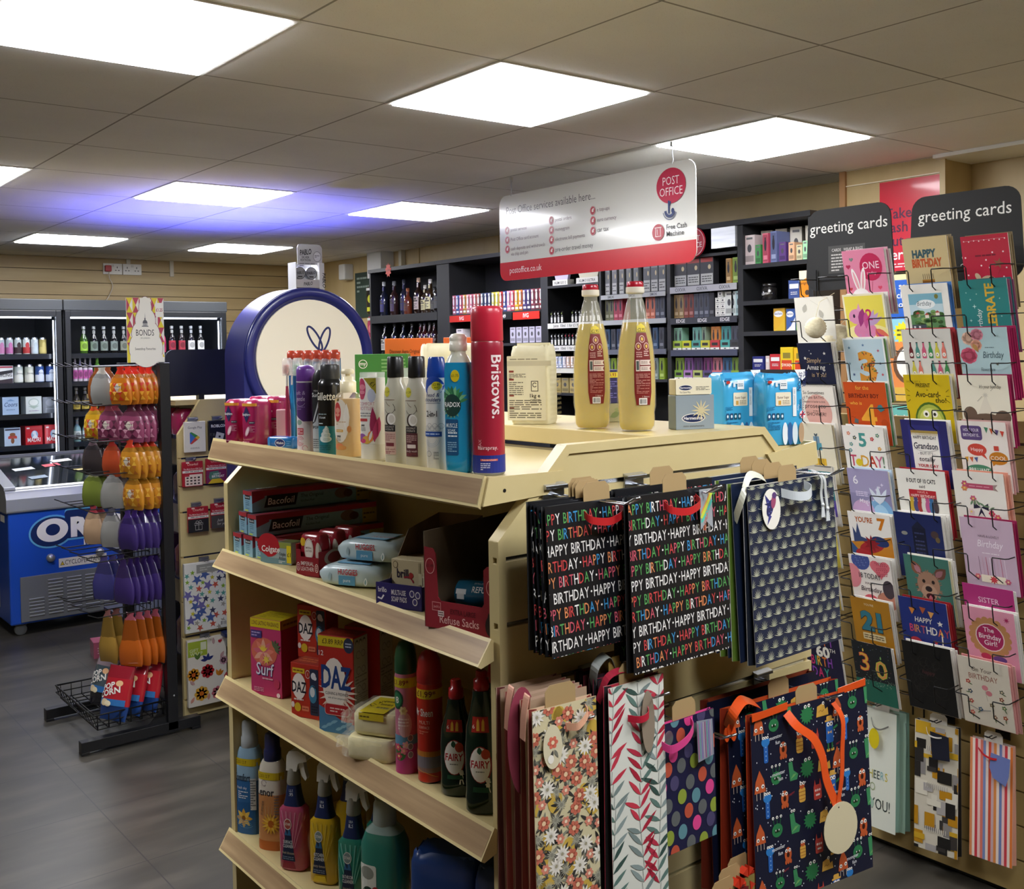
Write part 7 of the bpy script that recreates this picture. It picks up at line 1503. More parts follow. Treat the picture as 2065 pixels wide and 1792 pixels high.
ROWS=[  # (row, peg, x list back to front, palette, header colour, words)
    (0,0,[-.215,-.25,-.285,-.32,-.355],OR,'#c8301f','orange and red sweet bag'),(0,2,[-.33,-.38],BR,'#8a4a2a','brown toffee bag'),(0,1,[-.40],SV,'#b8b4ac','clear sweet bag'),
    (1,0,[-.205,-.24,-.275,-.31],MR,'#5a2a3a','maroon diamond sweet bag'),(1,1,[-.34,-.37],MR,'#9a4a5a','pink and maroon sweet bag'),(1,2,[-.36,-.40],YL,'#c8502a','yellow sweet bag'),
    (2,0,[-.215,-.25,-.285,-.32],GO,'#c8402a','gold and orange sweet bag'),(2,1,[-.36],RD_,'#a8302a','red sweet bag'),(2,2,[-.33,-.37,-.41],DK,'#5a4a52','dark liquorice bag'),
    (3,0,[-.215,-.26,-.305],GO,'#c89a3a','golden sweet bag'),(3,1,[-.32,-.36],SV,'#8a8a8c','grey mint bag'),(3,2,[-.37,-.41],GR,'#8a8a6a','green sweet bag'),
    (4,0,[-.205,-.238,-.271,-.304,-.337],PU,'#3a2468','purple chocolate pouch'),(4,2,[-.38,-.415],CR,'#a83a4a','red and cream sweet bag'),(4,1,[-.37],SV,'#4a4a5a','white and navy sweet bag'),
    (5,0,[-.20,-.233,-.266,-.299,-.332,-.365],PU,'#2a1a50','dark purple chocolate bag'),(5,1,[-.33,-.37,-.41],('#3a3a7a','#4a4a9a','#2a2a54'),'#3a3468','violet chocolate bag'),
    (6,0,[-.215,-.255,-.295,-.335],CO,'#9a4a5a','orange crisp packet'),(6,1,[-.36,-.40],('#a8843a','#b8944a','#7a5a2a'),'#8a5a5a','gold popcorn packet')]
PN=('nearest peg','second peg','third peg'); RN=('top row','second row','third row','fourth row','fifth row','sixth row','lowest row')
sd=0
for r_,pg,xs,pal,hd,wd in ROWS:
    root=None
    for i,x in enumerate(xs):
        sd += 1; lb=f'{wd} {ORD[len(xs) - 1 - i]} deep on {PN[pg]}, {RN[r_]}'
        x=-.205+(x+.205)*.86; loc=(x,PEGY[pg]+random.uniform(-.006,.006),ROWZ[r_]-.003); rz=-56+random.uniform(-12,8)
        if root is None: root=sweet(lb,*loc,pal,hd,sd,.118 if r_ in (0,1,2,3) else .11,.158 if r_ < 4 else .185 if r_ == 5 else .165 if r_ == 4 else .225,.036 if r_ < 5 else .03,rz=rz)
        else: dup(root,loc,rz,lb)
# popcorn bags in the basket
def popcorn(lab,loc,rz,rx,pal):
    t=thing('popcorn_bag',lab,'popcorn',loc,rz,'popcorn bags in the basket',rx)
    b=MB(); rr=random.Random(int(loc[0]*1e3)); n=20; rs=[]
    for z,sx,sy in ((0,.98,.08),(.015,1,.4),(.06,1.02,.95),(.12,1,1),(.17,.96,.8),(.205,.95,.3),(.22,.97,.08)): rs.append([(.072*sx*math.cos(2*math.pi*(i+.5)/n)*rr.uniform(.97,1.03),.03*sy*math.sin(2*math.pi*(i+.5)/n)*rr.uniform(.85,1.1),z) for i in range(n)])
    b.rings(rs,None,True,True,True,[mt(pal[0],.2,0,0,.7)]*2+[mt(pal[1],.2,0,0,.7)]*2+[mt(pal[2],.2,0,0,.7)]*2); b.build('packet',t)
    b=MB(); p=Pr(b,Wrap([(0,.072,.01),(.06,.073,.0285),(.12,.072,.03),(.17,.069,.024),(.2,.068,.012)],2,0,.012),.003)
    p.rect(-.06,.06,.06,.085,'#2f6fb0'); p.ell(.02,.15,.014,.012,'#e8b88a'); p.text('POP',-.02,.125,.022,'#efece6','C',.03,.1,1,20); p.text('CORN',-.012,.1,.024,'#efece6','C',.03,.1,1,20); p.ell(-.03,.07,.02,.014,'#e6d3a8'); p.ell(-.012,.066,.014,.012,'#efe2c0'); b.build('label_print',t)
PR=('#23468a','#b02230','#8a1c2a')
popcorn('red and blue popcorn bag at the basket corner nearest the aisle',(-.405,2.185,.098),-62,-18,PR); popcorn('red and blue popcorn bag in the middle of the basket front',(-.335,2.215,.098),-62,-18,PR); popcorn('red and blue popcorn bag beside the rack post',(-.262,2.215,.10),-66,-14,PR)
popcorn('dark silver popcorn bag leaning at the back of the basket',(-.39,2.40,.10),-70,-16,('#2a2a34','#4a5a64','#8a7a80')); popcorn('dark brown popcorn bag behind the red ones',(-.33,2.42,.10),-70,-16,('#3a2a30','#4a3a40','#6a4a54'))
# ================================================================== GIFT CARDS ON THE SECOND GONDOLA
def hangcard(lab,x,ztop,w,h,col,draw,n=1,cat='gift card',name='gift_card',th=.012,y=2.285):
    t=thing(name,lab,cat,(x,y-.03,ztop-h),0)
    b=MB(); b.box(-w/2,w/2,0,th,0,h,mt(col,.35,0,0,.3)); b.build('card_pack',t,.003)
    b=MB(); draw(Pr(b,fr(0,0),.0004)); b.build('card_print',t)
    hook('hook holding the '+' '.join(lab.replace(',','').split()[:12]),x,ztop+.010,.055,y,0,mt('#9a9ca2',.3,.8))
def d_gp(p):
    p.text('Google Play',0,.105,.0095,'#5a5a5c','C',.004,0,fit=.066); p.poly([(-.024,.038),(-.024,.088),(.0,.064)],'#3f74c8'); p.poly([(-.024,.088),(-.016,.090),(.012,.073),(.0,.064)],'#3a8a50'); p.poly([(.012,.073),(.022,.065),(.012,.055),(0,.064)],'#e0b83a'); p.poly([(-.024,.038),(-.016,.036),(.012,.055),(0,.064)],'#c8483c'); p.lines(-.022,.014,.02,.022,2,'#8a8a86')
hangcard('white gift card with coloured triangle logo',.006,1.318,.098,.136,'#e9e6dc',d_gp)
def d_rb(p):
    rr=random.Random(1)
    for i in range(16): u,v=rr.uniform(-.045,.03),rr.uniform(.02,.075); p.k=1; p.rect(u,v,u+.014,v+.012,rr.choice(('#4a4a4a','#6a6a68','#3a3a3a')))
    p.k=3; p.text('ROBLOX',-.002,.105,.0125,'#efefec','C',.03,0,fit=.07); p.poly([(-.012,.085),(.024,.074),(.014,.04),(-.022,.05)],'#c8c8c6'); p.poly([(-.002,.068),(.007,.0655),(.0045,.057),(-.0045,.0595)],'#1c1c1c'); p.lines(-.026,.012,.03,.02,1,'#cfcfcc'); p.text('20',.03,.125,.008,'#d9d9d6')
hangcard('black gift card with tilted silver square logo',.118,1.318,.1,.136,'#1c1c1d',d_rb)
def d_rg(v):
    def f(p):
        p.rect(-.047,.062,.047,.072,'#e9e4dc'); p.lines(-.035,.064,.04,.07,1,'#3a3434'); p.text('The Multi-Store Gift Card',0,.0755,.0072,'#f0dcd8','C',.004,0,fit=.084); p.text('One4all',.0,.094,.011,'#e8b8a8','C',.01,.1); p.rect(-.03,.104,-.016,.11,'#e6d0ca')
        if v == 0: p.rrect(-.036,.004,.042,.054,.002,'#ead8cc'); [p.rrect(-.03+(k % 4)*.017,.01+k // 4*.013,-.02+(k % 4)*.017,.017+k // 4*.013,.001,('#4a3434','#7a5a54','#2a2424')[k % 3]) for k in range(12)]; p.rect(-.036,.046,-.016,.054,'#b8283a')
        elif v == 1: p.poly([(-.047,.0),(.047,0),(.047,.058),(-.047,.058)],'#7a2a58'); p.poly([(-.036,.03),(-.03,.052),(.01,.056),(.016,.02),(-.03,.018)],'#4a7a6a'); p.poly([(-.04,0),(.04,0),(.02,.02),(-.02,.02)],'#d9b82a'); p.text('HAPPY',.004,.038,.008,'#cfe6dc','C',.01); p.text('BIRTHDAY',.008,.026,.0105,'#f0ece8','C',.02,0,fit=.058)
        elif v == 2: p.rect(-.047,0,.047,.058,'#222224'); p.rect(-.012,.012,.018,.032,'#222224'); p.path([(-.014,.032),(-.014,.01),(.016,.01),(.016,.032),(-.018,.032),(-.018,.04),(.02,.04),(.02,.032)],.0016,'#d9d6d0'); p.path([(.001,.01),(.001,.04)],.0014,'#d9d6d0'); p.arc(-.006,.044,.006,0,330,.0014,'#d9d6d0'); p.arc(.008,.044,.006,0,330,.0014,'#d9d6d0')
        else: p.rect(-.047,0,.047,.058,'#4a4644'); p.text('Just',-.006,.03,.012,'#d9d4cc','C',0,.3); p.text('for you',.004,.014,.011,'#d9d4cc','C',0,.3)
    return f
for i,(x,z,v,lb) in enumerate(((-.008,1.142,0,'red multi-store gift card with pale logo panel, upper tier by the rack post'),(.100,1.148,1,'red multi-store gift card with purple birthday panel, upper tier'),(.012,.938,2,'red multi-store gift card with black present panel, lower tier'),(.118,.945,3,'red multi-store gift card with grey script panel, lower tier'))): hangcard(lb,x,z,.095,.112,'#b0222e',d_rg(v))
def d_st(p):
    rr=random.Random(3); pts=[]
    for i in range(300):
        u,v=rr.uniform(-.09,.095),rr.uniform(.01,.27)
        if all((u-a) ** 2+(v-c) ** 2 > .027 ** 2 for a,c in pts): pts.append((u,v))
    for k,(u,v) in enumerate(pts): p.star(u,v,(.026,.014,.017,.012)[k % 4],('#6f6aa8','#5aa098','#c85a48','#8ab03a','#4a62a0','#a8a49a','#3a3f5c','#c8c03a')[k % 8],5,.42,rr.uniform(0,1))
    p.barcode(.06,.012,.09,.034); p.rect(-.045,.262,.07,.3,'#9a9a94'); p.lines(-.03,.27,.05,.29,2,'#c8c8c2')
hangcard('white gift wrap pack with coloured stars',.042,.69,.2,.31,'#e9e9e4',d_st,1,'gift wrap','gift_wrap_pack',.02)
def d_fl(p):
    p.rect(-.088,.225,-.0,.292,'#a3b83a'); p.rect(-.03,.25,-.004,.285,'#dfe6c8'); p.text('GIFT',-.06,.246,.014,'#dfe8c0','C',.01); p.text('WRAP',-.05,.23,.014,'#dfe8c0','C',.01)
    for u,v,r,c,cc in ((.0,.15,.032,'#b8282e','#7a1420'),(-.065,.145,.03,'#d9962a','#c8601f'),(-.03,.055,.034,'#e0a83a','#c86a1c'),(.045,.045,.03,'#c86a78','#efd8d0'),(.075,.185,.02,'#c89aa8','#8a5a6a')): p.flower(u,v,r,c,cc,8)
    for u,v,a,c in ((.0,.2,.5,'#2f3a7a'),(.0,.2,1.4,'#2f3a7a'),(0,.2,2.3,'#2f3a7a'),(0,.2,3.0,'#2f3a7a'),(.05,.12,1.2,'#c87a1f'),(.05,.12,1.9,'#d98a2a'),(.05,.12,.7,'#c87a1f'),(-.045,.21,1.2,'#5a7a3a'),(-.045,.21,2,'#5a7a3a'),(.06,.2,1,'#c8a0a0'),(.09,.09,2,'#c04a4a'),(.09,.07,2.2,'#c04a4a'),(.08,.1,1.3,'#c04a4a'),(.03,.265,1.6,'#c8a8a8'),(.05,.27,.6,'#c8a8a8'),(-.06,.1,2.4,'#c8a0a0'),(.0,.02,1.4,'#d99a8a'),(-.08,.02,1,'#d99a8a')): p.leaf(u,v,.032,.014,a,c)
    p.heart(.06,.275,.009,'#b8282e')
hangcard('white gift wrap pack with bright folk flowers and green band',.038,.348,.18,.3,'#ece6dc',d_fl,1,'gift wrap','gift_wrap_pack',.02)
t=thing('food_tub','clear food tub with dark blue lid on the shelving end below the star wrap','tub',(.17,2.235,.30)); b=MB(); b.loft([(0,.05,.03),(.045,.062,.036)],mt('#b9bdb9',.1,0,0,.5,0,.5),24,5); b.build('tub',t); b=MB(); b.loft([(.045,.065,.039),(.05,.067,.041),(.062,.065,.039)],mt('#1f2a5c',.35),24,5); b.build('lid',t)
b=MB(); b.box(-.02,.02,.0,.016,-.012,0,m_cream); b.build('bracket',t)
# goods seen on the side shelves of the second gondola
for i,(y,z,c,hh) in enumerate(((2.42,1.2505,'#a8285c',.12),(2.56,1.2505,'#b83a6a',.12),(2.72,1.2505,'#c8486a',.12),(2.42,.9505,'#3a2a3a',.14),(2.60,.9505,'#2a2a34',.15),(2.42,.6005,'#5a2030',.16),(2.60,.6005,'#34203a',.18),(2.42,.2505,'#4a2a34',.18),(2.62,.2505,'#2a2a30',.2))):
    b=MB(); b.loft([(0,.05,.04),(.006,.055,.045),(hh*.8,.054,.044),(hh,.045,.02)],mt(c,.25,0,0,.6),20,5)
    single(b,'snack_multipack',f'{("pink", "pink", "rose pink", "dark", "black", "wine red", "violet", "maroon", "black")[i]} multipack {ORD[i]} along the shelves behind the snack rack','multipack',(.02,y,z),-90)
b=MB(); b.box(-.1,.1,-.06,.06,0,.085,mt('#b8607a',.2,0,0,.6)); p=Pr(b,fr(0,-.06)); p.lines(-.08,.02,.08,.06,3,'#e0b0bc'); single(b,'shrink_wrapped_case','pink shrink-wrapped case on the floor behind the snack rack','case',(.02,3.55,0),-8)
# ================================================================== ICE CREAM FREEZER
FZ=thing('ice_cream_freezer','blue chest freezer with grey rim and big white lettering','freezer',(0,0,0))
m_blue=mt('#1f50b8',.32,0,0,.4); m_grey=mt('#8f9294',.4,0,0,.2)
fx0,fx1,fy0,fy1=-.325,1.0,4.25,4.9
b=MB(); b.box(fx0,fx1,fy0,fy1,.07,.73,m_blue); b.build('body',FZ,.01)
b=MB(); b.prism([(4.235,.72),(4.235,.80),(4.26,.845),(4.91,.985),(4.93,.97),(4.93,.72)],fx0-.01,fx1+.01,m_grey,'x'); o=b.build('rim',FZ,.012)
b=MB(); b.prism([(4.285,.853),(4.30,.862),(4.89,.988),(4.89,.982)],fx0+.045,fx1-.05,mt('#1d2226',.06,0,0,.6),'x'); b.build('glass_lid',FZ)
b=MB(); b.prism([(4.27,.850),(4.275,.868),(4.90,1.0),(4.905,.984)],fx0-.012,fx0+.05,m_grey,'x'); b.prism([(4.89,.98),(4.90,1.005),(4.93,1.0),(4.93,.97)],fx0,fx1,mt('#3a3d40',.4),'x'); b.build('lid_frame',FZ,.004)
nv=Vector((0,-.209,.978)); P0=Flat((0,4.30,.8635),(1,0,0),(0,.978,.209)); b=MB(); p=Pr(b,P0,.001)
for u,v,a,c in ((-.2,.3,.12,'#cfd4d6'),(-.02,.34,.1,'#c8505a'),(.12,.22,.14,'#c9b878'),(.28,.3,.1,'#aab4c0'),(.05,.42,.12,'#d9dcdc'),(-.15,.12,.1,'#8a9aa4')): p.poly([(u,v),(u+a,v+.02),(u+a*.9,v+.07),(u-.01,v+.05)],c)
b.build('ice_cream_print',FZ)
b=MB(); b.box(fx0+.055,fx1-.06,fy0-.008,fy0,.082,.345,mt('#6d7072',.42)); g=b.build('grille_panel',FZ,.003)
b=MB()
for c in range(5):
    for r in range(11 if c else 6):
        x=fx0+.10+c*.105; z=.105+r*.0195; b.prism([(z,fy0-.009),(z+.010,fy0-.016),(z+.013,fy0-.009)],x,x+.082,mt('#9a9d9f',.35),'x')
b.v=[(a[0],a[2],a[1]) for a in b.v]; b.build('louvre',g)
b=MB(); p=Pr(b,fr(0,fy0,0),.002)
xo,zo=-.075,.605
for k,c in ((.022,'#5fa8d8'),(.0115,'#142a5c')):
    p.ell(xo-.015,zo-.014,.105+k,.075+k,c,36,.12)
    p.rrect(xo+.06,zo-.075-k+.02,1.0*.5,zo+.10+k-.01,.02,c)
p.ell(xo-.01,zo-.006,.088,.068,'#efece4',36,.12); p.ell(xo-.008,zo-.004,.04,.034,'#142a5c',28,.12)
p.text('REO',xo+.092,zo-.052,.105,'#efece4','L',.06,0,1.1); p.text('ICE CREAM',.09,.488,.036,'#efece4','L',.03)
p.rect(-.055,.372,.22,.425,'#dcd8cc'); p.text('CYCLOPENTANE',-.02,.385,.028,'#2a2a28','L',0,0,.7); p.poly([(-.048,.384),(-.022,.384),(-.035,.41)],'#2a2a20'); p.poly([(-.044,.3865),(-.026,.3865),(-.035,.405)],'#d9b82a')
b.build('lettering',FZ)
for x in (-.10,.18):
    b=MB(); b.lathe([(.024,0),(.024,.012),(.018,.022),(.004,.026)],mt('#a9aaa8',.35,.6),20); b.v=[(x+p_[0],fy0-p_[2],.437+p_[1]) for p_ in b.v]; b.build('lock',FZ)
b=MB(); P_=Pr(b,Flat((fx0,4.6,0),(0,-1,0),(0,0,1)),.002); P_.rrect(-.1,.14,.12,.42,.01,'#c9cdd0'); P_.rrect(-.07,.17,.09,.39,.02,'#8fa0b8'); P_.rect(.18,.66,.28,.7,'#e6e6e2'); b.build('side_label',FZ)
for x,y in ((-.262,4.30),(.9,4.30),(-.262,4.84),(.9,4.84)):
    b=MB(); b.lathe([(.012,-.012),(.032,-.012),(.034,-.008),(.034,.008),(.032,.012),(.012,.012)],mt('#6d7072',.4),22); b.v=[(x+p_[0],y+p_[2],.034+p_[1]) for p_ in b.v]; b.box(x-.03,x+.03,y-.018,y+.018,.058,.075,mt('#55585a',.4,.5)); b.build('caster',FZ)
# ================================================================== DRINKS CHILLERS
m_fr=mt('#202225',.38,0,0,.1); m_in=mt('#0c0e12',.6); m_glz=mt('#20242a',.02,0,0,0,0,.05); m_led=mt('#dfeaff',.5,em=9)
SHZ=[1.634,1.43,1.207,.985,.78,.55,.32]
def chiller(lab,x0,x1,nd):
    t=thing('drinks_chiller',lab,'chiller',(0,0,0)); y0,y1=5.66,6.33
    b=MB(); b.box(x0,x1,y0+.04,y1,1.955,2.01,m_fr); b.box(x0,x1,y0+.04,y1,0,.14,m_fr); b.box(x0,x0+.03,y0+.04,y1,.14,1.955,m_fr); b.box(x1-.03,x1,y0+.04,y1,.14,1.955,m_fr); b.box(x0,x1,y1-.03,y1,.14,1.955,m_in); b.build('cabinet',t,.004)
    b=MB(); b.box(x0-.004,x1+.004,y0,y0+.04,1.95,2.03,mt('#3c3f42',.45)); b.build('header_panel',t,.006)
    for z in SHZ:
        b=MB(); b.box(x0+.03,x1-.03,y0+.12,y1-.04,z-.012,z,m_in); b.box(x0+.03,x1-.03,y0+.105,y0+.12,z-.03,z+.006,mt('#1c2028',.25,0,0,.3)); b.build('shelf',t)
    w=(x1-x0)/nd
    for k in range(nd):
        a,c=x0+k*w,x0+(k+1)*w; b=MB()
        for q in ((a+.004,a+.042,.1,1.95),(c-.042,c-.004,.1,1.95),(a+.042,c-.042,1.905,1.95),(a+.042,c-.042,.1,.15)): b.box(q[0],q[1],y0,y0+.035,q[2],q[3],m_fr)
        d=b.build('door',t,.004)
        b=MB(); b.box(a+.042,c-.042,y0+.012,y0+.018,.15,1.905,m_glz); b.build('glass_pane',d)
        b=MB(); b.box(a+.06,c-.06,y0+.055,y0+.075,1.895,1.91,m_led); b.build('led_tube',t)
        if nd > 1 or True:
            b=MB(); b.box(c-.052,c-.046,y0+.05,y0+.06,.2,1.88,m_led); b.build('led_strip',t)
    return t
chiller('dark glass-door drinks chiller with cans and beer cases, cut by the picture edge',-.9,.385,1)
chiller('wider dark glass-door drinks chiller with bottles, partly behind the snack rack',.40,1.625,2)
CY=5.83
def can(lab,x,z,c,c2,h=.115,r=.030,txt=None,tc='#2a2a3a'):
    b=MB(); b.lathe([(r*.8,0),(r,.008),(r,h-.014),(r*.82,h-.003),(r*.8,h)],None,18,[mt('#b9bec4',.3,1),mt(c,.3,.3),mt('#b9bec4',.3,1),mt('#b9bec4',.3,1)])
    W=Wrap([(0,r,r),(h,r,r)]); p=Pr(b,W); p.rect(-.05,.012,.05,h*.45,c2); p.ell(0,h*.55,r*.6,h*.18,c2 if c2 != c else '#e6e6e6')
    if txt: p.text(txt,0,h*.5,.012,tc,'C',.01,0,fit=r*1.5)
    return single(b,'drink_can',lab,'can',(x,CY,z+.0005),10,'cans in the chiller')
top=[('#c8d2d6','#c88ab0'),('#bccbd2','#b87aa4'),('#c0ccd0','#b06a9c'),('#c8d4d2','#3a2a30'),('#dfe6e4','#b03a3a'),('#d4dfe4','#b9c8d0'),('#b8a862','#c8b870')]
for i,(c,c2) in enumerate(top): can(f'slim can {ORD[i]} along the top shelf of the edge chiller',-.045+i*.056,SHZ[0],c,c2,.125,.025)
for i,(c,c2,tx) in enumerate((('#c9d6d2','#dfe3dc','Strong'),('#cfd8cc','#e0e2d6','Strong'),('#3a5a9c','#d0d8e6','Kron'),('#2f4f98','#c8d4e6','Kron'))): can(f'tall can {ORD[i]} beside the beer case on the second chiller shelf',.122+i*.071-(.0),SHZ[1],c,c2,.135,.031,tx)
def case(lab,x,z,w,h,c,fn,d=.1):
    b=MB(); b.box(-w/2,w/2,0,d,0,h,mt(c,.35,0,0,.3)); fn(Pr(b,fr(0,0),.001)); return single(b,'beer_case',lab,'beer case',(x,CY-.03,z+.0005),6,'beer cases in the chiller',0,0)
case('white beer case with black slanting band on the second chiller shelf',-.0,SHZ[1],.165,.13,'#dfe3e4',lambda p: (p.poly([(-.08,.05),(.08,.08),(.08,.1),(-.08,.08)],'#2a2a30'),p.text('CARLING',.02,.052,.022,'#2a2a30','C',.01,0,fit=.11),p.poly([(-.08,0),(.08,0),(.08,.04),(-.08,.02)],'#3a3038'),p.rect(-.08,.115,.08,.125,'#b8384a')))
case('pale blue beer case with script on the third chiller shelf',.058,SHZ[2],.11,.13,'#a9c4e2',lambda p: (p.text('Coors',.002,.062,.03,'#5a6f94','C',.02,.25,fit=.09),p.lines(-.03,.035,.03,.042,1,'#3a5a7a'),p.poly([(-.03,.1),(0,.115),(.03,.1)],'#7a9cc8')))
case('white and green beer case beside the pale blue one',.212,SHZ[2],.11,.128,'#d4dedb',lambda p: (p.ell(0,.085,.038,.03,'#b4c4bc'),p.ell(0,.085,.03,.022,'#dfe6e0'),p.poly([(-.04,.06),(.04,.06),(0,.04)],'#a8bcb0'),p.lines(-.035,.02,.035,.03,1,'#9a8aa8')))
case('ghostly grey beer case at the dark end of the third chiller shelf',.322,SHZ[2],.1,.12,'#6a7078',lambda p: (p.ell(0,.08,.03,.026,'#8a9098'),p.lines(-.03,.03,.03,.04,1,'#9aa0a8')))
def gl(p): p.rect(-.05,.115,.05,.125,'#3a3a4a'); p.ell(0,.068,.03,.012,'#b03a34'); p.rect(-.03,.055,.03,.07,'#b84a40'); p.ell(0,.085,.02,.012,'#8a5a3a'); p.ell(0,.04,.012,.02,'#8a5a3a')
case('pale blue beer case with red emblem on the fourth chiller shelf',.065,SHZ[3],.11,.132,'#b9d0e4',gl)
case('pale blue beer case with red emblem on the lowest seen chiller shelf',.068,SHZ[4],.11,.125,'#b9d0e4',gl)
def md(p): p.rect(-.055,.11,.055,.132,'#c03a40'); p.ell(.004,.075,.024,.03,'#8fb0d0'); p.ell(.002,.088,.012,.014,'#d9dfe6'); p.poly([(-.016,.05),(.028,.05),(.01,.085)],'#dfe6ea'); p.text('MADRI',0,.024,.03,'#efe6e2','C',.012,0,fit=.09); p.rect(-.05,.118,-.03,.128,'#e9dcd8')
case('bright red beer case in the middle of the fourth chiller shelf',.208,SHZ[3],.118,.138,'#c2202a',md); case('bright red beer case at the inner end of the fourth chiller shelf',.338,SHZ[3],.118,.14,'#c2202a',md)
for i in range(2): can(f'maroon and white can {ORD[i]} in the shrink pack on the lowest seen chiller shelf',.19+i*.07,SHZ[4],'#8a1f2c','#d9d4d4',.12,.032)
for i in range(3): can(f'blue and white can {ORD[i]} at the inner end of the lowest seen chiller shelf',.325+i*.034-.006*i,SHZ[4],'#d0d4dc','#2a4aa0',.122,.018)
def bott(lab,x,z,gl_,lbl,neck,h=.24,r=.031,fn=None,y=CY,name='drink_bottle',group='bottles in the chiller',rz=0):
    b=MB(); m=mt(gl_,.08,0,0,.6)
    prof=[(r*.9,0),(r,.006),(r,h*.52),(r*.85,h*.6),(r*.42,h*.72),(r*.36,h*.9)]
    b.lathe(prof,m,16); b.lathe([(r*.46,h*.9),(r*.46,h),(r*.3,h+.002)],mt(neck,.35,.3),12)
    W=Wrap([(z_,r_,r_) for r_,z_ in prof]); p=Pr(b,W,.0006)
    if lbl: p.rect(-r*1.3,h*.12,r*1.3,h*.46,lbl)
    if fn: fn(p,r,h)
    else: p.ell(0,h*.29,r*.7,h*.11,shade(lbl,.7) if lbl else '#c8c8c0'); p.rect(-r*.5,h*.74,r*.5,h*.86,neck)
    return single(b,name,lab,'bottle',(x,y,z+.0005),rz,group)
bl=[('#3a5a1c','#9cc84a','#c8c8c0'),('#12100e','#7a8a80','#b8b8b0'),('#14110e','#7f8c84','#b8b8b0'),('#14120f','#84908a','#b8b8b0'),('#16130f','#8a8f80','#a8a8a0'),('#1c5a74','#2a7a94','#9ab0b8'),('#2a1a14','#b8b4a8','#a8a49a')]
for i,(g,l,n) in enumerate(bl): bott(f'{"green labelled" if i == 0 else "blue" if i == 5 else "dark"} beer bottle {ORD[i]} along the top shelf of the wide chiller',.578+i*.073,SHZ[0]-.028 if 0 else SHZ[0],g,l,n,.205,.028)
b2=[('#d9507a','#c8306a','#c8486a'),('#1a1010','#b83a4c','#d0cfc8'),('#1c1010','#b03a48','#d8d6cf'),('#141012','#dfe0de','#d9dad6'),('#12100f','#e0e0da','#d9d9d4')]
for i,(g,l,n) in enumerate(b2): bott(f'{"pink" if i == 0 else "red labelled" if i < 3 else "white labelled"} bottle {ORD[i]} along the top shelf right of the sweetshop header'.replace(' right of',' beyond'),1.165+i*.077,SHZ[0],g,l,n,.21,.028)
for i in range(4): bott(f'pink and white striped bottle {ORD[i]} on the second shelf of the wide chiller',.512+i*.036,SHZ[1],'#cfc8d4','#b85a9c','#d9d4dc',.19,.0165)
bott('green topped bottle beside the striped ones',.67,SHZ[1],'#7ac84a','#3a8a3a','#8ad84a',.19,.026)
for r_,(c,l) in enumerate((('#2a2620','#b8a44a'),('#8ab4b8','#d9e6e4'),('#7ab0b0','#d0e4e2'))):
    for i in range(3): bott(f'{("dark", "pale teal", "pale blue")[r_]} bottle {ORD[i]} on the {("third", "fourth", "fifth")[r_]} shelf of the wide chiller',.515+i*.062,SHZ[2+r_],c,l,'#a8a8a0',.18,.027)
# ================================================================== BACK GANTRY: SPIRITS, VAPES, MEDICINES
GX=2.2
GN=thing('display_gantry','long charcoal wall shelving holding spirits, vapes and small boxes','shelving',(0,0,0))
YB=[4.43,3.555,3.41,2.47,2.41,1.965,1.46,1.44,1.0,.972,.58]
b=MB(); b.box(2.5,2.62,.58,4.43,0,2.19,m_dark); b.build('back_panel',GN)
b=MB(); b.box(GX-.01,2.62,.58,4.43,2.19,2.215,m_dark); b.build('top_panel',GN)
for a,c in ((4.43,4.41),(3.555,3.41),(2.475,2.41),(1.972,1.955),(1.466,1.438),(1.003,.97),(.60,.575)):
    b=MB(); b.box(GX,2.5,min(a,c),max(a,c),0,2.19,m_dark); b.build('upright',GN,.002)
for a,c,zs,f in ((4.41,3.555,(1.876,1.6),.054),(3.41,2.475,(1.85,1.655),.016),(2.41,1.972,(1.98,1.763,1.633,1.503,1.36),.014),(1.955,1.466,(1.903,1.765,1.606,1.447),.014),(1.438,1.003,(2.07,1.918,1.76,1.598,1.449),.014),(.97,.60,(1.998,1.825,1.68,1.5),.02)):
    for z in zs: b=MB(); b.box(GX-.002,2.5,c,a,z-f,z,m_dark); b.build('shelf',GN)
b=MB(); b.box(2.0,2.5,.6,4.4,0,.95,m_dark); b.build('base_cupboard',GN)
def strip(y0,y1,z0,z1,c,words,tc,n=3,lab=''):
    b=MB(); b.box(GX-.008,GX-.003,min(y0,y1),max(y0,y1),z0,z1,mt(c,.35)); p=Pr(b,Flat((GX-.008,y0,0),(0,-1,0),(0,0,1)),.0005)
    L=abs(y0-y1)
    for i in range(n):
        if words: p.text(words,L*(i+.5)/n,z0+(z1-z0)*.25,(z1-z0)*.55,tc,'C',.02)
    single(b,'shelf_strip',lab,'price strip',group='gantry shelf strips')
strip(3.40,3.13,1.80,1.842,'#c8241c','IVG','#f0e0dc',1,'red shelf strip under the first half of the bright vape row')
strip(2.73,2.48,1.795,1.84,'#d9281c','IVG','#f0e0dc',1,'red shelf strip under the second half of the bright vape row')
strip(3.12,2.74,1.80,1.84,'#17181a','£7.49','#dcdad4',2,'black price strip between the two red ones')
strip(2.405,1.98,1.732,1.762,'#d9d8d2','Juice  10ml  1 for £1.99 - 3 for £5','#5a5a58',1,'white price strip under the upper row of small black bottles')
strip(2.405,1.98,1.602,1.632,'#d9d8d2','Juice  10ml  1 for £1.99 - 3 for £5','#5a5a58',1,'white price strip under the lower row of small black bottles')
strip(2.405,1.98,1.475,1.502,'#d0cfc4',None,'#5a5a58',1,'white strip under the pale little boxes')
strip(1.95,1.47,1.878,1.902,'#b9bcbf','SMOK','#6a6c70',3,'grey strip under the silver blister packs')
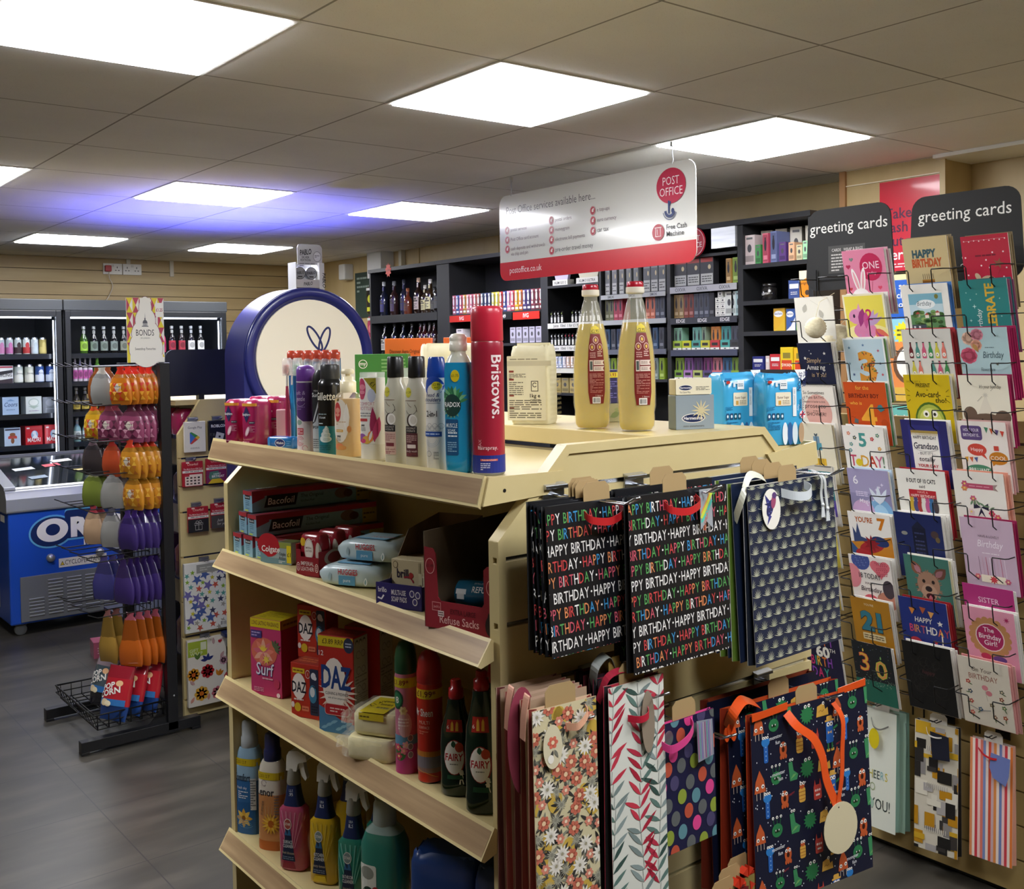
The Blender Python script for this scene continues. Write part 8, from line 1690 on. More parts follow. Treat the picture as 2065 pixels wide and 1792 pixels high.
strip(1.95,1.47,1.738,1.764,'#b4b8bc',None,'#6a6c70',3,'grey strip under the coral vape boxes')
strip(1.95,1.47,1.578,1.605,'#6a6e7a',None,'#6a6c70',3,'slate strip under the dark vape boxes')
strip(1.436,1.005,1.885,1.917,'#b0b0b8','OXVA','#6a6a72',3,'pale grey strip under the black warning-label packs')
strip(1.436,1.005,1.728,1.759,'#3a3c44','EDGE','#e0e0e4',3,'dark strip with three EDGE words'.replace('EDGE','light'))
strip(1.436,1.005,1.567,1.597,'#4a4e62',None,'#e0e0e4',3,'slate blue strip under the mint and orange trays')
VC={}
def vbox(lab,y,z,c,w=.023,h=.115,d=.06,kind=0,x=GX+.02,group='vape boxes on the gantry',cat='vape box',name='vape_box',rz=-90):
    k=(c,w,h,d,kind)
    if k not in VC:
        b=MB(); b.box(-w/2,w/2,0,d,0,h,mt(c,.4,0,0,.2)); p=Pr(b,fr(0,0),.0005); q=w/2
        if kind == 0:      # slim box with device silhouette
            p.rect(-q*.84,h*.06,q*.84,h*.95,shade(c,.8)); p.ell(0,h*.6,q*.42,h*.2,'#22222a',12); p.rect(-q*.2,h*.75,q*.2,h*.86,'#22222a'); p.rect(-q*.7,h*.12,q*.7,h*.26,shade(c,1.35))
        elif kind == 1:    # bright two-tone box with white emblem
            p.rect(-q,0,q,h*.25,shade(c,.75)); p.ell(-q*.3,h*.66,q*.45,h*.2,'#eceaf0',12); p.rect(q*.1,h*.3,q*.8,h*.9,shade(c,.55)); p.rect(-q*.8,h*.86,0,h*.96,'#f0eef0'); p.rect(-q*.8,h*.3,0,h*.42,'#f0eef0'); p.rect(-q*.7,h*.08,q*.7,h*.18,'#e6e4e6')
        elif kind == 2:    # white box with product
            p.rect(-q*.8,h*.1,q*.8,h*.3,shade(c,.75)); p.ell(0,h*.55,q*.4,h*.14,'#4a4a4e',12); p.rect(-q*.6,h*.85,q*.6,h*.92,'#6a6a6c')
        elif kind == 3:    # pack with warning panel
            p.rect(-q*.9,h*.03,q*.9,h*.42,'#b4b5b4'); p.lines(-q*.75,h*.1,q*.75,h*.36,3,'#4a4a4a'); p.ell(q*.4,h*.66,q*.22,h*.09,'#c8b890',12); p.rect(-q*.9,h*.84,q*.9,h,'#a83a34' if c == '#2a2a2e' else '#8a8c90')
        elif kind == 4:    # medicine carton
            p.ell(-q*.1,h*.72,q*.7,h*.15,'#e6e6ea'); p.lines(-q*.7,h*.35,q*.7,h*.5,2,'#e6e6e6'); p.poly([(-q,0),(q,0),(q,h*.5),(0,h*.12)],shade(c,1.5))
        VC[k]=single(b,name,lab,cat,(x,y,z+.0004),rz,group); return VC[k]
    r=VC[k].copy(); COL.objects.link(r); r.location=(x,y,z+.0004); r['label']=lab; r['group']=group; r['category']=cat; r.rotation_euler=(0,0,R(rz)); return r
def tray(lab,y,z,c,w=.05,h=.046):
    b=MB(); b.box(-w/2,w/2,-.002,0,0,h,mt(c,.45)); b.box(-w/2,-w/2+.001,0,.08,0,h,mt(c,.45)); b.box(w/2-.001,w/2,0,.08,0,h,mt(c,.45)); p=Pr(b,fr(0,-.002),.0005); p.rect(-w/2,0,w/2,.01,'#e6e6e2'); p.rect(-.006,.002,.006,.007,'#3a3a3a'); p.rect(-w*.32,.02,w*.32,.034,'#2a2a2a')
    single(b,'vape_tray',lab,'tray',(GX+.014,y,z),-90,'coloured vape trays')
ROW={'b': 'bright first vape row','e2': 'tan and slate row below the grey strip','e3': 'mint and orange row','e4': 'lowest seen row by the pillar','d2': 'coral row behind the oil bottles','d3': 'dark row behind the oil bottles','d4': 'lowest row behind the oil bottles'}
bc=['#c86a80','#3f5aa0','#c8486a','#c8963a','#d98a94','#c05a74','#b8605a','#8a3a34','#2a3f5c','#2a3060','#2f3a5c','#c8b83a','#d9c84a','#b8342c','#3a4a8a','#d98aa4','#c84a5a','#e0b02a','#c86a2a','#4a3a7a','#3a2a5c','#8a3a4a','#6a2a34','#a83a44']
for i,c in enumerate(bc): vbox(f'vape box {ORD[i] if i < 20 else "twentieth-plus-" + ORD[i - 20]} from the spirits side in the {ROW["b"]}',3.385-i*.0388,1.8505,c,.036,.125,.06,1)
for i,c in enumerate(('#6a4a7a','#5a3a6a','#3f5a94','#6a5a8a','#4a3a5a')): vbox(f'purple device box {ORD[i]} in the shelf below the bright vapes',2.77-i*.062,1.6555,'#b4b0c0',.05,.095,.05,2,name='device_box'); VC
vbox('white pink-sided device box standing alone below the first red strip',3.33,1.6555,'#d9d0d4',.07,.10,.06,2,name='device_box')
for i,c in enumerate(('#a88a5a','#a88a5a','#8a3f34','#8a3f34','#4a4f60','#4a4f60','#4a4f60','#2a2a30')): vbox(f'vape box {ORD[i]} in the {ROW["e2"]}',1.418-i*.0335,1.7605,c,.031,.118)
for i in range(7): vbox(f'small white coil box {ORD[i]} of the little stack beside the tan vapes',1.145-(i % 2)*.032-(.016 if i == 6 else 0),1.7605+(i // 2)*.0305,'#e6e5e0',.030,.030,.03,2,name='coil_box')
for i in range(3): vbox(f'pale device carton {ORD[i]} beside the little coil boxes',1.073-i*.027,1.7605,('#d3d6d2','#c9d4d4','#a8c4c8')[i],.026 if i else .05,.118,.06,2,name='device_box')
e3=[('#8ab8a0','#9cb83a'),('#8fc0a8',None),('#7a9a4a','#b8c02a'),None,('#7ab4b0','#4a9a90'),None,('#7a9a90','#b8b83a'),('#d98a3a','#b83a34'),('#d9822f',None),('#4a9aa0','#3f9490'),('#4a4e5c','#d0d0cc')]
for k,(y,c,tc) in enumerate(((1.408,'#8ab8a0','#9cb83a'),(1.345,'#7f9a3a','#c0c42a'),(1.282,'#7ab4a8','#4a9a90'),(1.222,'#8aa08a','#c0bc3a'),(1.160,'#d98a3a','#b8363a'),(1.095,'#4a9a9a','#4aa09a'),(1.035,'#4e5260','#3a3a3e'))):
    tray(f'coloured vape tray {ORD[k]} in the {ROW["e3"]}',y,1.5985,tc,.058)
    for j in (0,1):
        if (k,j) in ((1,0),(1,1),(3,1)): continue
        vbox(f'vape box {ORD[k * 2 + j]} in the {ROW["e3"]}',y+.014-j*.028,1.5985,c,.027,.112,.05)
for k,(y,c,tc) in enumerate(((1.400,'#8aa83a','#7aa03a'),(1.338,'#8a5a9a','#a87ab4'),(1.275,'#5d3a6a','#b0b86a'),(1.210,'#8a3f7a','#5a4a7a'),(1.150,'#c87a84','#c86a70'),(1.088,'#3f6a94','#3f6a94'),(1.030,'#7a9a3a','#8aa83a'))):
    tray(f'coloured vape tray {ORD[k]} in the {ROW["e4"]}',y,1.4495,tc,.058)
    for j in (0,1): vbox(f'vape box {ORD[k * 2 + j]} in the {ROW["e4"]}',y+.014-j*.028,1.4495,c,.027,.108,.05)
for i in range(3): vbox(f'black pack with warning label {ORD[i]} of three under the round red sign',1.388-i*.088,1.9185,'#2a2a2e',.086,.135,.04,3,name='vape_pack',group='black warning-label packs')
vbox('tan and red vape carton beside the black packs',1.075,1.9185,'#b0884a',.03,.12); vbox('lime green vape carton at the bay end',1.03,1.9185,'#8aa83a',.036,.122)
for i in range(5): vbox(f'silver blister pack {ORD[i]} behind the oil bottle caps',1.925-i*.055,1.9035,'#77797c',.036,.15,.03,3,name='vape_pack',group='silver blister packs')
for i in range(3): vbox(f'grey device pack {ORD[i]} near the bay end above the grey strip',1.625-i*.055,1.9035,'#5d6064',.05,.15,.03,3,name='vape_pack',group='silver blister packs')
for i,c in enumerate(('#7a7a5a','#7a7a5a','#b8485a','#b8485a',None,None,None,None,None,'#d9785a','#d9785a','#4a4f60','#4a4f60')):
    if c: vbox(f'vape box {ORD[i]} in the {ROW["d2"]}',1.93-i*.0345,1.7655,c,.032,.118)
for i in range(10): vbox(f'vape box {ORD[i]} in the {ROW["d3"]}',1.93-i*.045,1.6065,('#3f5a7a','#4a4e58','#3a4a6a','#2a2a30')[i % 4],.034,.11)
for i in range(10): vbox(f'vape box {ORD[i]} in the {ROW["d4"]}',1.93-i*.045,1.4475,('#8a9a94','#9ab83a','#6a7a8a','#a8c04a')[i % 4],.034,.11)
# little e-liquid bottles
EB={}
def eb(lab,y,z,c):
    if c not in EB:
        b=MB(); b.lathe([(.0098,0),(.0105,.002),(.0105,.042),(.006,.047),(.006,.05),(.0078,.05),(.007,.068)],mt('#1a1a1c',.3,0,0,.3),14); p=Pr(b,Wrap([(0,.0105,.0105),(.07,.0105,.0105)])); p.rect(-.0085,.004,.0085,.034,'#e0dfda'); p.ell(0,.055,.004,.006,c)
        p.lines(-.005,.01,.005,.028,3,'#9a9a98'); EB[c]=single(b,'eliquid_bottle',lab,'bottle',(GX+.02,y,z),-90,'small black bottles'); return
    r=EB[c].copy(); COL.objects.link(r); r.location=(GX+.02,y,z); r['label']=lab
for i in range(14):
    if i != 4 and i != 5: eb(f'small black bottle {ORD[i]} along the upper white price strip',2.392-i*.0305,1.7635,'#d9d8d4' if i % 3 else '#7a8a4a')
for i in range(14): eb(f'small black bottle {ORD[i]} along the lower white price strip',2.392-i*.0305,1.6335,'#d9d8d4' if i not in (4,5,6) else '#a83a4a')
for i in range(9): vbox(f'pale little flavour box {ORD[i]} on the third small-bottle shelf',2.36-i*.034,1.5035,('#c8cfe6','#b9cce4','#ded4dc','#e6c4a8','#e0c8b4','#e6ccc4','#dcc8c8','#e4d4cc','#d9c8d4')[i],.028,.066,.04,1,name='flavour_box',group='pale flavour boxes')
for i in range(5): vbox(f'wooden coloured packet {ORD[i]} on the bottom small-bottle shelf',2.36-i*.07,1.3605,('#a8945a','#9a8a5a','#b09c64','#8a7a5a','#a08c5a')[i],.062,.085,.04,2,name='papers_packet',group='tan packets')
for y,c,w,lb in ((2.31,'#b9b0cc',.13,'white and purple device stand on the top small-bottle shelf'),(2.08,'#c9c4ae',.18,'cream device stand beside the white and purple one')):
    b=MB(); b.box(-w/2,w/2,0,.05,0,.032,mt('#dcdad4',.4)); b.prism([(-w*.4,.032),(w*.4,.032),(w*.5,.075),(w*.2,.06),(0,.085),(-w*.2,.06),(-w*.5,.075)],.012,.03,mt(c,.4),'y'); p=Pr(b,fr(0,0),.0006); p.text('XLIM GO 2' if w < .15 else 'XLIM 3 ULTRA',0,.008,.015,'#3a3a40','C',.01,0,fit=w*.85); single(b,'device_stand',lb,'display stand',(GX+.01,y,1.9805),-90)
# spirits
def spirit(lab,y,z,h,r,gl_,lc,cap,sq=2,lb2=None,x=GX+.07):
    b=MB(); prof=[(0,r*.92,r*.92),(.005,r,r),(h*.56,r,r),(h*.63,r*.82,r*.82),(h*.7,r*.4,r*.4),(h*.9,r*.34,r*.34)]
    b.loft(prof,mt(gl_,.08,0,0,.7),20,sq); b.lathe([(r*.42,h*.88),(r*.42,h),(r*.3,h+.002)],mt(cap,.35,.3),12)
    W=Wrap(prof,sq if sq > 2 else 2,0,.006); p=Pr(b,W,.0008)
    if lc: p.rect(-r*.88,h*.12,r*.88,h*.48,lc); p.rect(-r*.7,h*.34,r*.7,h*.38,lb2 or '#4a4440'); p.lines(-r*.6,h*.16,r*.6,h*.3,3,lb2 or '#5a544c'); p.ell(0,h*.42,r*.4,h*.03,lb2 or '#3a3430')
    if lb2 is None: p.rect(-r*.3,h*.74,r*.3,h*.84,lc or cap)
    return single(b,'spirit_bottle',lab,'spirit bottle',(x,y,z+.0004),-90,'spirit bottles')
SP=[(4.34,.27,.033,'#23283a','#4a4a8a','#c8ccd0',2),(4.20,.265,.034,'#3a2422','#5a4a6a','#8a8c90',2),(4.07,.27,.03,'#2a2c40','#3a3a6a','#3a3c48',2),(4.02,.20,.032,'#7a3a24','#6a3424','#a8603a',2),(3.88,.27,.034,'#2a1a14','#c8b8b0','#d9b89a',3),(3.80,.21,.03,'#3a2c1c','#d9d09a','#d9d4c8',3),(3.735,.25,.034,'#3a2a1a','#e0d8a4','#e6e0d4',3),(3.685,.19,.028,'#1a1612','#5a5a56','#2a2a2a',3),(3.635,.245,.033,'#1a1614','#4a4e50','#2a2a2a',3),(3.575,.275,.034,'#2a2018','#e0e0e2','#3a3a3c',3)]
for i,(y,h,r,g,l,c,sq) in enumerate(SP): spirit(f'spirit bottle {ORD[i]} from the wall end on the upper spirits shelf',y,1.876,h*.92,r*.95,g,l,c,sq)
for i,(y,g,l) in enumerate(((4.33,'#1a1a18','#c9c4b8'),(4.2,'#16181a','#8a8c88'),(4.08,'#14181c','#6a7078'),(3.97,'#1a1614',None),(3.86,'#2a1614','#8a3a40'),(3.81,'#3a1a1a','#b8a8a0'),(3.745,'#2a1816','#a09890'),(3.69,'#241614','#7a5a54'),(3.6,'#181614','#4a4a48'))): spirit(f'spirit bottle {ORD[i]} from the wall end on the lower spirits shelf',y,1.6005,.22,.034,g,l,'#3a3a3c')
# end bay
bf=[(.955,'#c8b8b8',.1,.14,2),(.905,'#3f8a4a',.05,.09,2),(.862,'#c8506a',.05,.14,0),(.815,'#6a74a0',.055,.145,0),(.765,'#5a3a7a',.06,.09,2),(.715,'#e0b08a',.05,.085,2),(.672,'#c8c09a',.05,.07,2),(.64,'#a0d4a8',.04,.085,2),(.607,'#a4d8b0',.04,.085,2)]
for i,(y,c,w,h,k) in enumerate(bf): vbox(f'small carton {ORD[i]} along the top shelf of the end bay',y-.01,1.9985,c,w*.62,h,.1,k,name='device_carton',group='end bay cartons')
for i in range(4): vbox(f'pale tilted device carton {ORD[i]} standing behind the small ones on the top end shelf',.93-i*.085,2.0,'#cfcabd',.055,.165,.05,2,x=GX+.13,name='device_carton',group='end bay cartons',rz=-70)
b=MB(); b.lathe([(.032,0),(.036,.004),(.036,.055),(.03,.06),(.03,.062),(.034,.063),(.034,.078),(.03,.08)],mt('#1c1a1a',.2,0,0,.5),20); p=Pr(b,Wrap([(0,.036,.036),(.08,.036,.036)])); p.text('Fisherman',0,.026,.014,'#d9d6ce','C',.01,.1,1,8,fit=.05); single(b,'black_jar','black jar with white script on the second shelf of the end bay','jar',(GX+.06,.862,1.8255),-90)
for i,(y,z,w,h,c,lb) in enumerate(((.70,1.8255,.062,.085,'#3a4f8a','blue and red filter box on the second end shelf'),(.64,1.8255,.062,.125,'#e08a1c','orange lighter box on the second end shelf'),(.60,1.8255,.03,.15,'#d0cec4','tall pale box against the second end shelf side'),(.785,1.6805,.064,.105,'#d9a82a','yellow and blue medicine box on the third end shelf'),(.72,1.6805,.05,.1,'#3a5a9c','blue medicine box on the third end shelf'),(.655,1.6805,.07,.12,'#8ac03a','bright green open box on the third end shelf'),(.91,1.5005,.066,.062,'#2a3078','dark blue packet on the lowest end shelf'),(.855,1.5005,.02,.064,'#d9c8c4','thin pale packet on the lowest end shelf'),(.81,1.5005,.06,.072,'#c02a30','red packet on the lowest end shelf'),(.745,1.5005,.07,.104,'#e0c01c','yellow and red filter carton on the lowest end shelf'),(.67,1.5005,.07,.1,'#e6b41c','second yellow carton on the lowest end shelf'))):
    b=MB(); b.box(-w/2,w/2,0,.06,0,h,mt(c,.4,0,0,.2)); p=Pr(b,fr(0,0),.0005)
    if i in (3,4): p.ell(-.004,h*.75,w*.4,h*.14,'#e9e9ec'); p.text('Beechams',-.004,h*.71,.012,'#2a3a7a','C',.01,0,fit=w*.7); p.poly([(-w/2,0),(w/2,0),(w/2,h*.6),(0,h*.2)],'#d9b02a' if i == 3 else '#e0e0e0')
    elif i in (9,10): p.rect(-w*.4,.0,w*.4,h*.42,'#d0441c'); p.text('SWAN' if i == 9 else '',0,h*.14,.014,'#f0e6d0','C',.02); p.rect(-w*.3,h*.5,w*.3,h*.75,'#8a7a2a')
    elif i == 1: p.poly([(-w/2,h*.6),(w/2,h*.8),(w/2,h),(-w/2,h)],'#efe0c4'); p.text('original',0,h*.5,.012,'#4a3420','C',.01,0,fit=w*.85); p.ell(.012,h*.2,.012,.012,'#4a3a30')
    else: p.rect(-w*.4,h*.55,w*.4,h*.8,'#e6e6e6'); p.lines(-w*.3,h*.2,w*.3,h*.4,2,'#d9d9d9')
    single(b,'medicine_box' if i in (3,4,5) else 'small_packet',lb,'packet',(GX+.03,y,z),-90)
b=MB(); b.loft([(0,.045,.006),(.02,.05,.018),(.1,.05,.02),(.125,.048,.006)],mt('#1c1c1e',.2,0,0,.6),16,3); single(b,'liquorice_bag','shiny black packet above the orange lighter box','packet',(GX+.10,.665,1.8255),-90)
# round red sign, white box and star on the gantry
t=thing('round_sign','round red post office sign on the gantry, partly behind the hanging sign','sign',(GX-.014,1.258,2.13)); b=MB(); b.lathe([(.072,0),(.074,.002),(.074,.008),(.07,.010)],mt('#b01c34',.3),36); b.v=[(-q[2],q[0],q[1]) for q in b.v]; b.build('disc',t)
b=MB(); p=Pr(b,Flat((-.010,0,0),(0,-1,0),(0,0,1)),.0006); p.ell(0,0,.070,.070,'#e0c4c8',36); p.ell(0,0,.067,.067,'#b01c34',36); p.text('POST',0,.008,.026,'#efe0e2','C'); p.text('OFFICE',0,-.026,.026,'#efe0e2','C',0,0,fit=.11); b.build('lettering',t)
b=MB(); b.box(GX-.012,GX+.05,1.005,1.154,2.09,2.188,mottle('brushed_panel',((.3,'#b8bcc0'),(.7,'#dfe1e2')),(3,3,40),4,.3,.6)); single(b,'metal_panel','pale brushed panel on the gantry top beside the round sign','panel')
b=MB(); p=[( (.042 if i % 2 == 0 else .029)*math.sin(math.pi*i/9),(.052 if i % 2 == 0 else .036)*math.cos(math.pi*i/9)) for i in range(18)]; b.prism(p,0,.001,mt('#e0361f',.5),'y'); q=Pr(b,fr(0,0)); q.text('£14',0,-.008,.018,'#6a1a10','C',.01); single(b,'price_star','fluorescent orange price star on the top edge of the spirits bay','price star',(GX-.013,4.143,2.195),-90)
# ================================================================== HANGING SERVICES SIGN
m_sg=mt('#d6d6d0',.16,0,0,.5); m_rd='#c02a34'
t=thing('hanging_sign','large white and red hanging post office services sign','sign',(1.22,.988,1.931)); SW,SH_=.601,.389
def rr_pts(w,h,r): return [(cx+r*math.cos(R(a+k*15)),cz+r*math.sin(R(a+k*15))) for cx,cz,a in ((w-r,h-r,0),(-w+r,h-r,90),(-w+r,r,180),(w-r,r,270)) for k in range(7)]
b=MB(); b.prism([(-u,v) for u,v in rr_pts(SW,SH_,.045)],-.002,.002,m_sg,'x'); b.build('board',t)
b=MB(); p=Pr(b,Flat((-.002,0,0),(0,-1,0),(0,0,1)),.0005,.00004,.2)
P=rr_pts(SW,SH_,.045); p.poly([q for q in P if q[1] < .05]+[(SW,.084),(-SW,.084)],m_rd)
DK='#5a565a'
p.text('postoffice.co.uk',-.53,.032,.028,'#ecd9d8','L',-.002,0,.9); p.text('Post Office services available here...',-.548,.302,.034,DK,'L',-.004,0,.86,0,fit=.745)
def ic(u,v): p.ell(u,v,.0165,.0185,'#a8283a',20); p.ell(u,v,.0145,.0165,'#dcb8b8',20); p.ell(u,v,.0135,.0155,'#a8283a',20); p.rect(u-.006,v-.006,u+.005,v+.005,'#e4d0d0'); p.ell(u+.003,v+.006,.005,.004,'#e4d0d0',8)
for u,rows in ((-.548,((.222,'postal services'),(.178,'Post Office card account'),(.136,'cash deposits and withdrawals'),(.112,' via chip and pin'))),(-.235,((.235,'postal orders'),(.193,'moneygram'),(.151,'electronic bill payments'),(.104,'pre-order travel money'))),(.032,((.248,'e top-ups'),(.206,'euro currency'),(.163,'car tax')))):
    for v,s_ in rows:
        if not s_.startswith(' '): ic(u+.004,v+.007)
        big=s_ in ('car tax','pre-order travel money'); p.text(s_.strip(),u+.030,v,.0195 if big else .0155,DK if big else '#75626a','L',0,0,.9)
p.ell(.478,.3,.076,.068,'#b8344e',40); p.text('POST',.478,.304,.032,'#f0e2e4','C',-.006,0,fit=.085); p.text('OFFICE',.478,.263,.032,'#f0e2e4','C',-.006,0,fit=.118)
u0,v0=.47,.206; p.arc(u0,v0,.022,180,350,.012,'#2a3a6a'); p.path([(u0-.004,v0-.012),(u0-.004,v0+.038)],.009,'#2a3a6a'); p.path([(u0+.006,v0+.034),(u0-.006,v0+.01)],.007,'#2a3a6a'); p.ell(u0+.016,v0-.002,.008,.010,'#2a3a6a',14); p.arc(u0,v0,.034,190,345,.004,'#6a708a')
p.ell(.408,.128,.032,.032,'#a8283a',28); p.path([(.394,.112),(.396,.142),(.390,.146),(.426,.146),(.420,.142),(.422,.112),(.394,.112)],.003,'#f0e4e4'); p.path([(.404,.118),(.404,.14)],.003,'#f0e4e4'); p.text('Free Cash',.452,.134,.0195,'#3a3638','L',.008,0,fit=.105); p.text('Machine',.452,.108,.0195,'#3a3638','L',.008,0,fit=.09)
b.build('lettering',t)
for y,lb in ((1.501,'far'),(.505,'near')):
    b=MB(); b.tube([(0,y-.988,SH_-.006),(0,y-.988,SH_+.0)],.003,m_chrome); b.tube([(0,y-.988,SH_-.004),(.004,y-.988,SH_+.012),(0,y-.988,SH_+.028),(0,y-.988,.469)],.0018,mt('#8a8c90',.3,1),6); b.box(-.006,.006,y-.994,y-.982,.449,.469,mt('#b8babc',.35)); b.build('hanging_hook',t)
# ================================================================== ROUND BLUE STAND
m_lb=mt('#20266a',.3,0,0,.3); m_lw=mt('#efe6cf',.4)
t=thing('lottery_stand','dark blue arched stand with big cream disc and crossed-fingers outline','stand',(0,0,0)); cx,cz,ro=.325,1.59,.301
def arch(r,z0): return [(cx-r,z0)]+[(cx-r*math.cos(R(a)),cz+r*math.sin(R(a))) for a in range(0,181,5)]+[(cx+r,z0)]
b=MB(); b.prism(arch(ro,.0),1.765,1.955,m_lb,'y',True); b.build('arch_body',t,.006)
b=MB(); n=64
def ringy(r,y): return [(cx+r*math.cos(2*math.pi*i/n),y,cz+r*math.sin(2*math.pi*i/n)) for i in range(n)]
b.rings([ringy(.298,1.766),ringy(.299,1.752),ringy(.29,1.745),ringy(.268,1.745),ringy(.262,1.75),ringy(.256,1.76),ringy(.25,1.764)],m_lb,False); b.build('rim',t)
b=MB(); b.rings([ringy(.25,1.765),ringy(.249,1.757),ringy(.0005,1.757)],m_lw,False,False); d=b.build('disc',t)
b=MB(); p=Pr(b,Flat((cx,1.757,cz),(1,0,0),(0,0,1)),.0008); nv_='#20285c'
def loop_(u,v,a,b_,rot,w_): p.path([(u+a*math.cos(t_)*math.cos(rot)-b_*math.sin(t_)*math.sin(rot),v+a*math.cos(t_)*math.sin(rot)+b_*math.sin(t_)*math.cos(rot)) for t_ in [2*math.pi*k/30 for k in range(30)]],w_,nv_,True)
loop_(.018,.085,.058,.019,R(-58+180),.009); loop_(.064,.078,.056,.019,R(68),.009); p.arc(.005,-.03,.085,150,395,.010,nv_); p.ell(.04,-.02,.03,.036,nv_,24); p.ell(.04,-.02,.022,.028,'#efe6cf',24)
b.build('logo',d)
# ================================================================== SILVER TIN TOWER
t=thing('tin_display_tower','tall silver card tower holding round tins with black script','display stand',(.69,2.45,1.413)); m_sl=mt('#b9babb',.28,.5)
H=.65
b=MB(); b.box(-.078,-.074,0,.09,0,H,m_sl); b.box(.050,.078,0,.09,0,H,mt('#dcdcda',.4)); b.box(-.078,.078,.086,.09,0,H,m_sl); b.build('tower_body',t)
b=MB(); b.prism([(-.058,H-.01),(.078,H-.01),(.078,.725),(.07,.738),(.058,.742),(-.038,.742),(-.052,.738),(-.058,.725)],.02,.024,m_sl,'y'); hd=b.build('header_panel',t)
b=MB(); p=Pr(b,fr(0,.02),.0006); p.text('PABLO',-.012,.69,.026,'#2a2a2c','C',.03,.3,1,8,fit=.066); p.text('SILVER',-.014,.672,.010,'#4a4a4c','C',.02); p.text('EDITION',-.014,.658,.010,'#4a4a4c','C',.02); p.lines(-.048,.63,.04,.65,2,'#7a7a7c'); p.ell(.05,.682,.022,.026,'#4a4a4c'); p.ell(.05,.682,.020,.024,'#d0d0d0'); p.lines(.036,.676,.064,.69,2,'#5a5a5a'); b.build('lettering',hd)
for r_,z in enumerate((.565,.455,.345,.235)):
    b=MB(); b.box(-.074,.05,0,.086,z-.04,z,mt('#c4c4c3',.35,.4)); sh=b.build('tin_shelf',t)
    b=MB(); p=Pr(b,fr(0,0),.0006); p.text('PABLO',-.012,z-.028,.016,'#3a3a3c','C',.02,.3,1,6,fit=.05); b.build('lettering',sh)
    for k in (0,1):
        b=MB(); c='#8f9296' if r_ == 0 else ('#8a94b4','#e3d6a8')[k]; b.lathe([(.031,0),(.032,.001),(.032,.018),(.03,.02)],mt(c,.3,.5),28); b.v=[(q[0],.045-q[2],.033+q[1]) for q in b.v]; p=Pr(b,fr(0,.025),.0008); p.arc(0,.033,.029,0,360,.0025,'#3a3a3c',24); p.text('PABLO',0,.028,.014,'#2a2a2c','C',.02,.3,1,8,fit=.048); p.rect(-.012,.012,.012,.018,'#2a2a2c')
        single(b,'round_tin',f'round silver tin {("beside the gap", "by the white side panel")[k]}, {ORD[r_]} tier of the tower','tin',(.69-.043+k*.062,2.45,1.413+z+.0005),0,'round tins in the tower')
b=MB(); p=Pr(b,fr(0,0),.0006); [p.text('PABLO',.068,.6-k*.2,.017,'#2a2a2c','L',.02,.2,1,-90) for k in range(3)]; b.build('side_lettering',t)
# ================================================================== WALL FITTINGS
def sock(lab,x,plug):
    t=thing('wall_socket',lab,'socket',(x,6.35,2.272)); b=MB(); b.box(-.075,.075,-.012,0,0,.088,mt('#dcdad2',.4)); b.build('face_plate',t,.003)
    b=MB(); p=Pr(b,fr(0,-.012),.0006)
    for u in (-.04,.035):
        if plug and u < 0: continue
        p.rect(u-.003,.05,u+.003,.064,'#2a2a2a'); p.rect(u-.018,.03,u-.006,.036,'#2a2a2a'); p.rect(u+.006,.03,u+.018,.036,'#2a2a2a')
    p.rect(-.008,.06,-.002,.08,'#b8b6b0'); p.rect(.002,.06,.008,.08,'#b8b6b0'); b.build('socket_print',t)
    if plug: b=MB(); b.box(-.066,-.018,-.045,-.012,.02,.07,mt('#a81f24',.4)); single(b,'mains_plug','red mains plug in the wall socket above the chillers','plug',(x,6.35,2.272),0,bevel=.006)
sock('white double wall socket holding the red plug',.965,1); sock('white double wall socket without a plug',1.12,0)
b=MB(); b.tube(smooth([(.925,6.31,2.292),(.935,6.33,2.24),(.96,6.338,2.18),(.93,6.338,2.10),(.88,6.335,2.03)]),.004,mt('#c9bfae',.5),8); single(b,'power_cable','pale cable dropping from the red plug to the chiller top','cable')
for x,z,lb in ((1.09,2.36,'short white cable trunking above the plain socket'),(1.445,2.27,'longer white cable trunking hanging from the ceiling edge')):
    b=MB(); b.box(x-.016,x+.016,6.335,6.35,z,2.4,mt('#c9c4b4',.5)); single(b,'cable_trunking',lb,'trunking',bevel=.002)
b=MB(); b.box(2.52,2.64,4.79,5.0,2.2,2.4,mt('#d0d0cc',.5)); single(b,'wall_box','white boxed-in duct above the spirits bay','duct',bevel=.003)
b=MB(); b.box(2.60,2.64,4.62,4.66,2.15,2.4,mt('#c9c2ae',.5)); single(b,'cable_trunking','pale trunking beside the orange price star','trunking',bevel=.002)
b=MB(); b.box(2.55,2.64,5.42,5.52,2.22,2.35,mt('#d9d8d2',.4)); single(b,'alarm_sensor','white sensor box on the wall beside the silver tin tower','sensor',bevel=.01)
b=MB(); b.box(2.628,2.64,5.12,5.38,1.9,2.27,mt('#2f4038',.5)); p=Pr(b,Flat((2.628,5.25,1.9),(0,-1,0),(0,0,1)),.001); p.lines(-.1,.2,.1,.34,4,'#8a9a90'); single(b,'green_notice','dark green notice on the wall beside the hanging packs','notice')
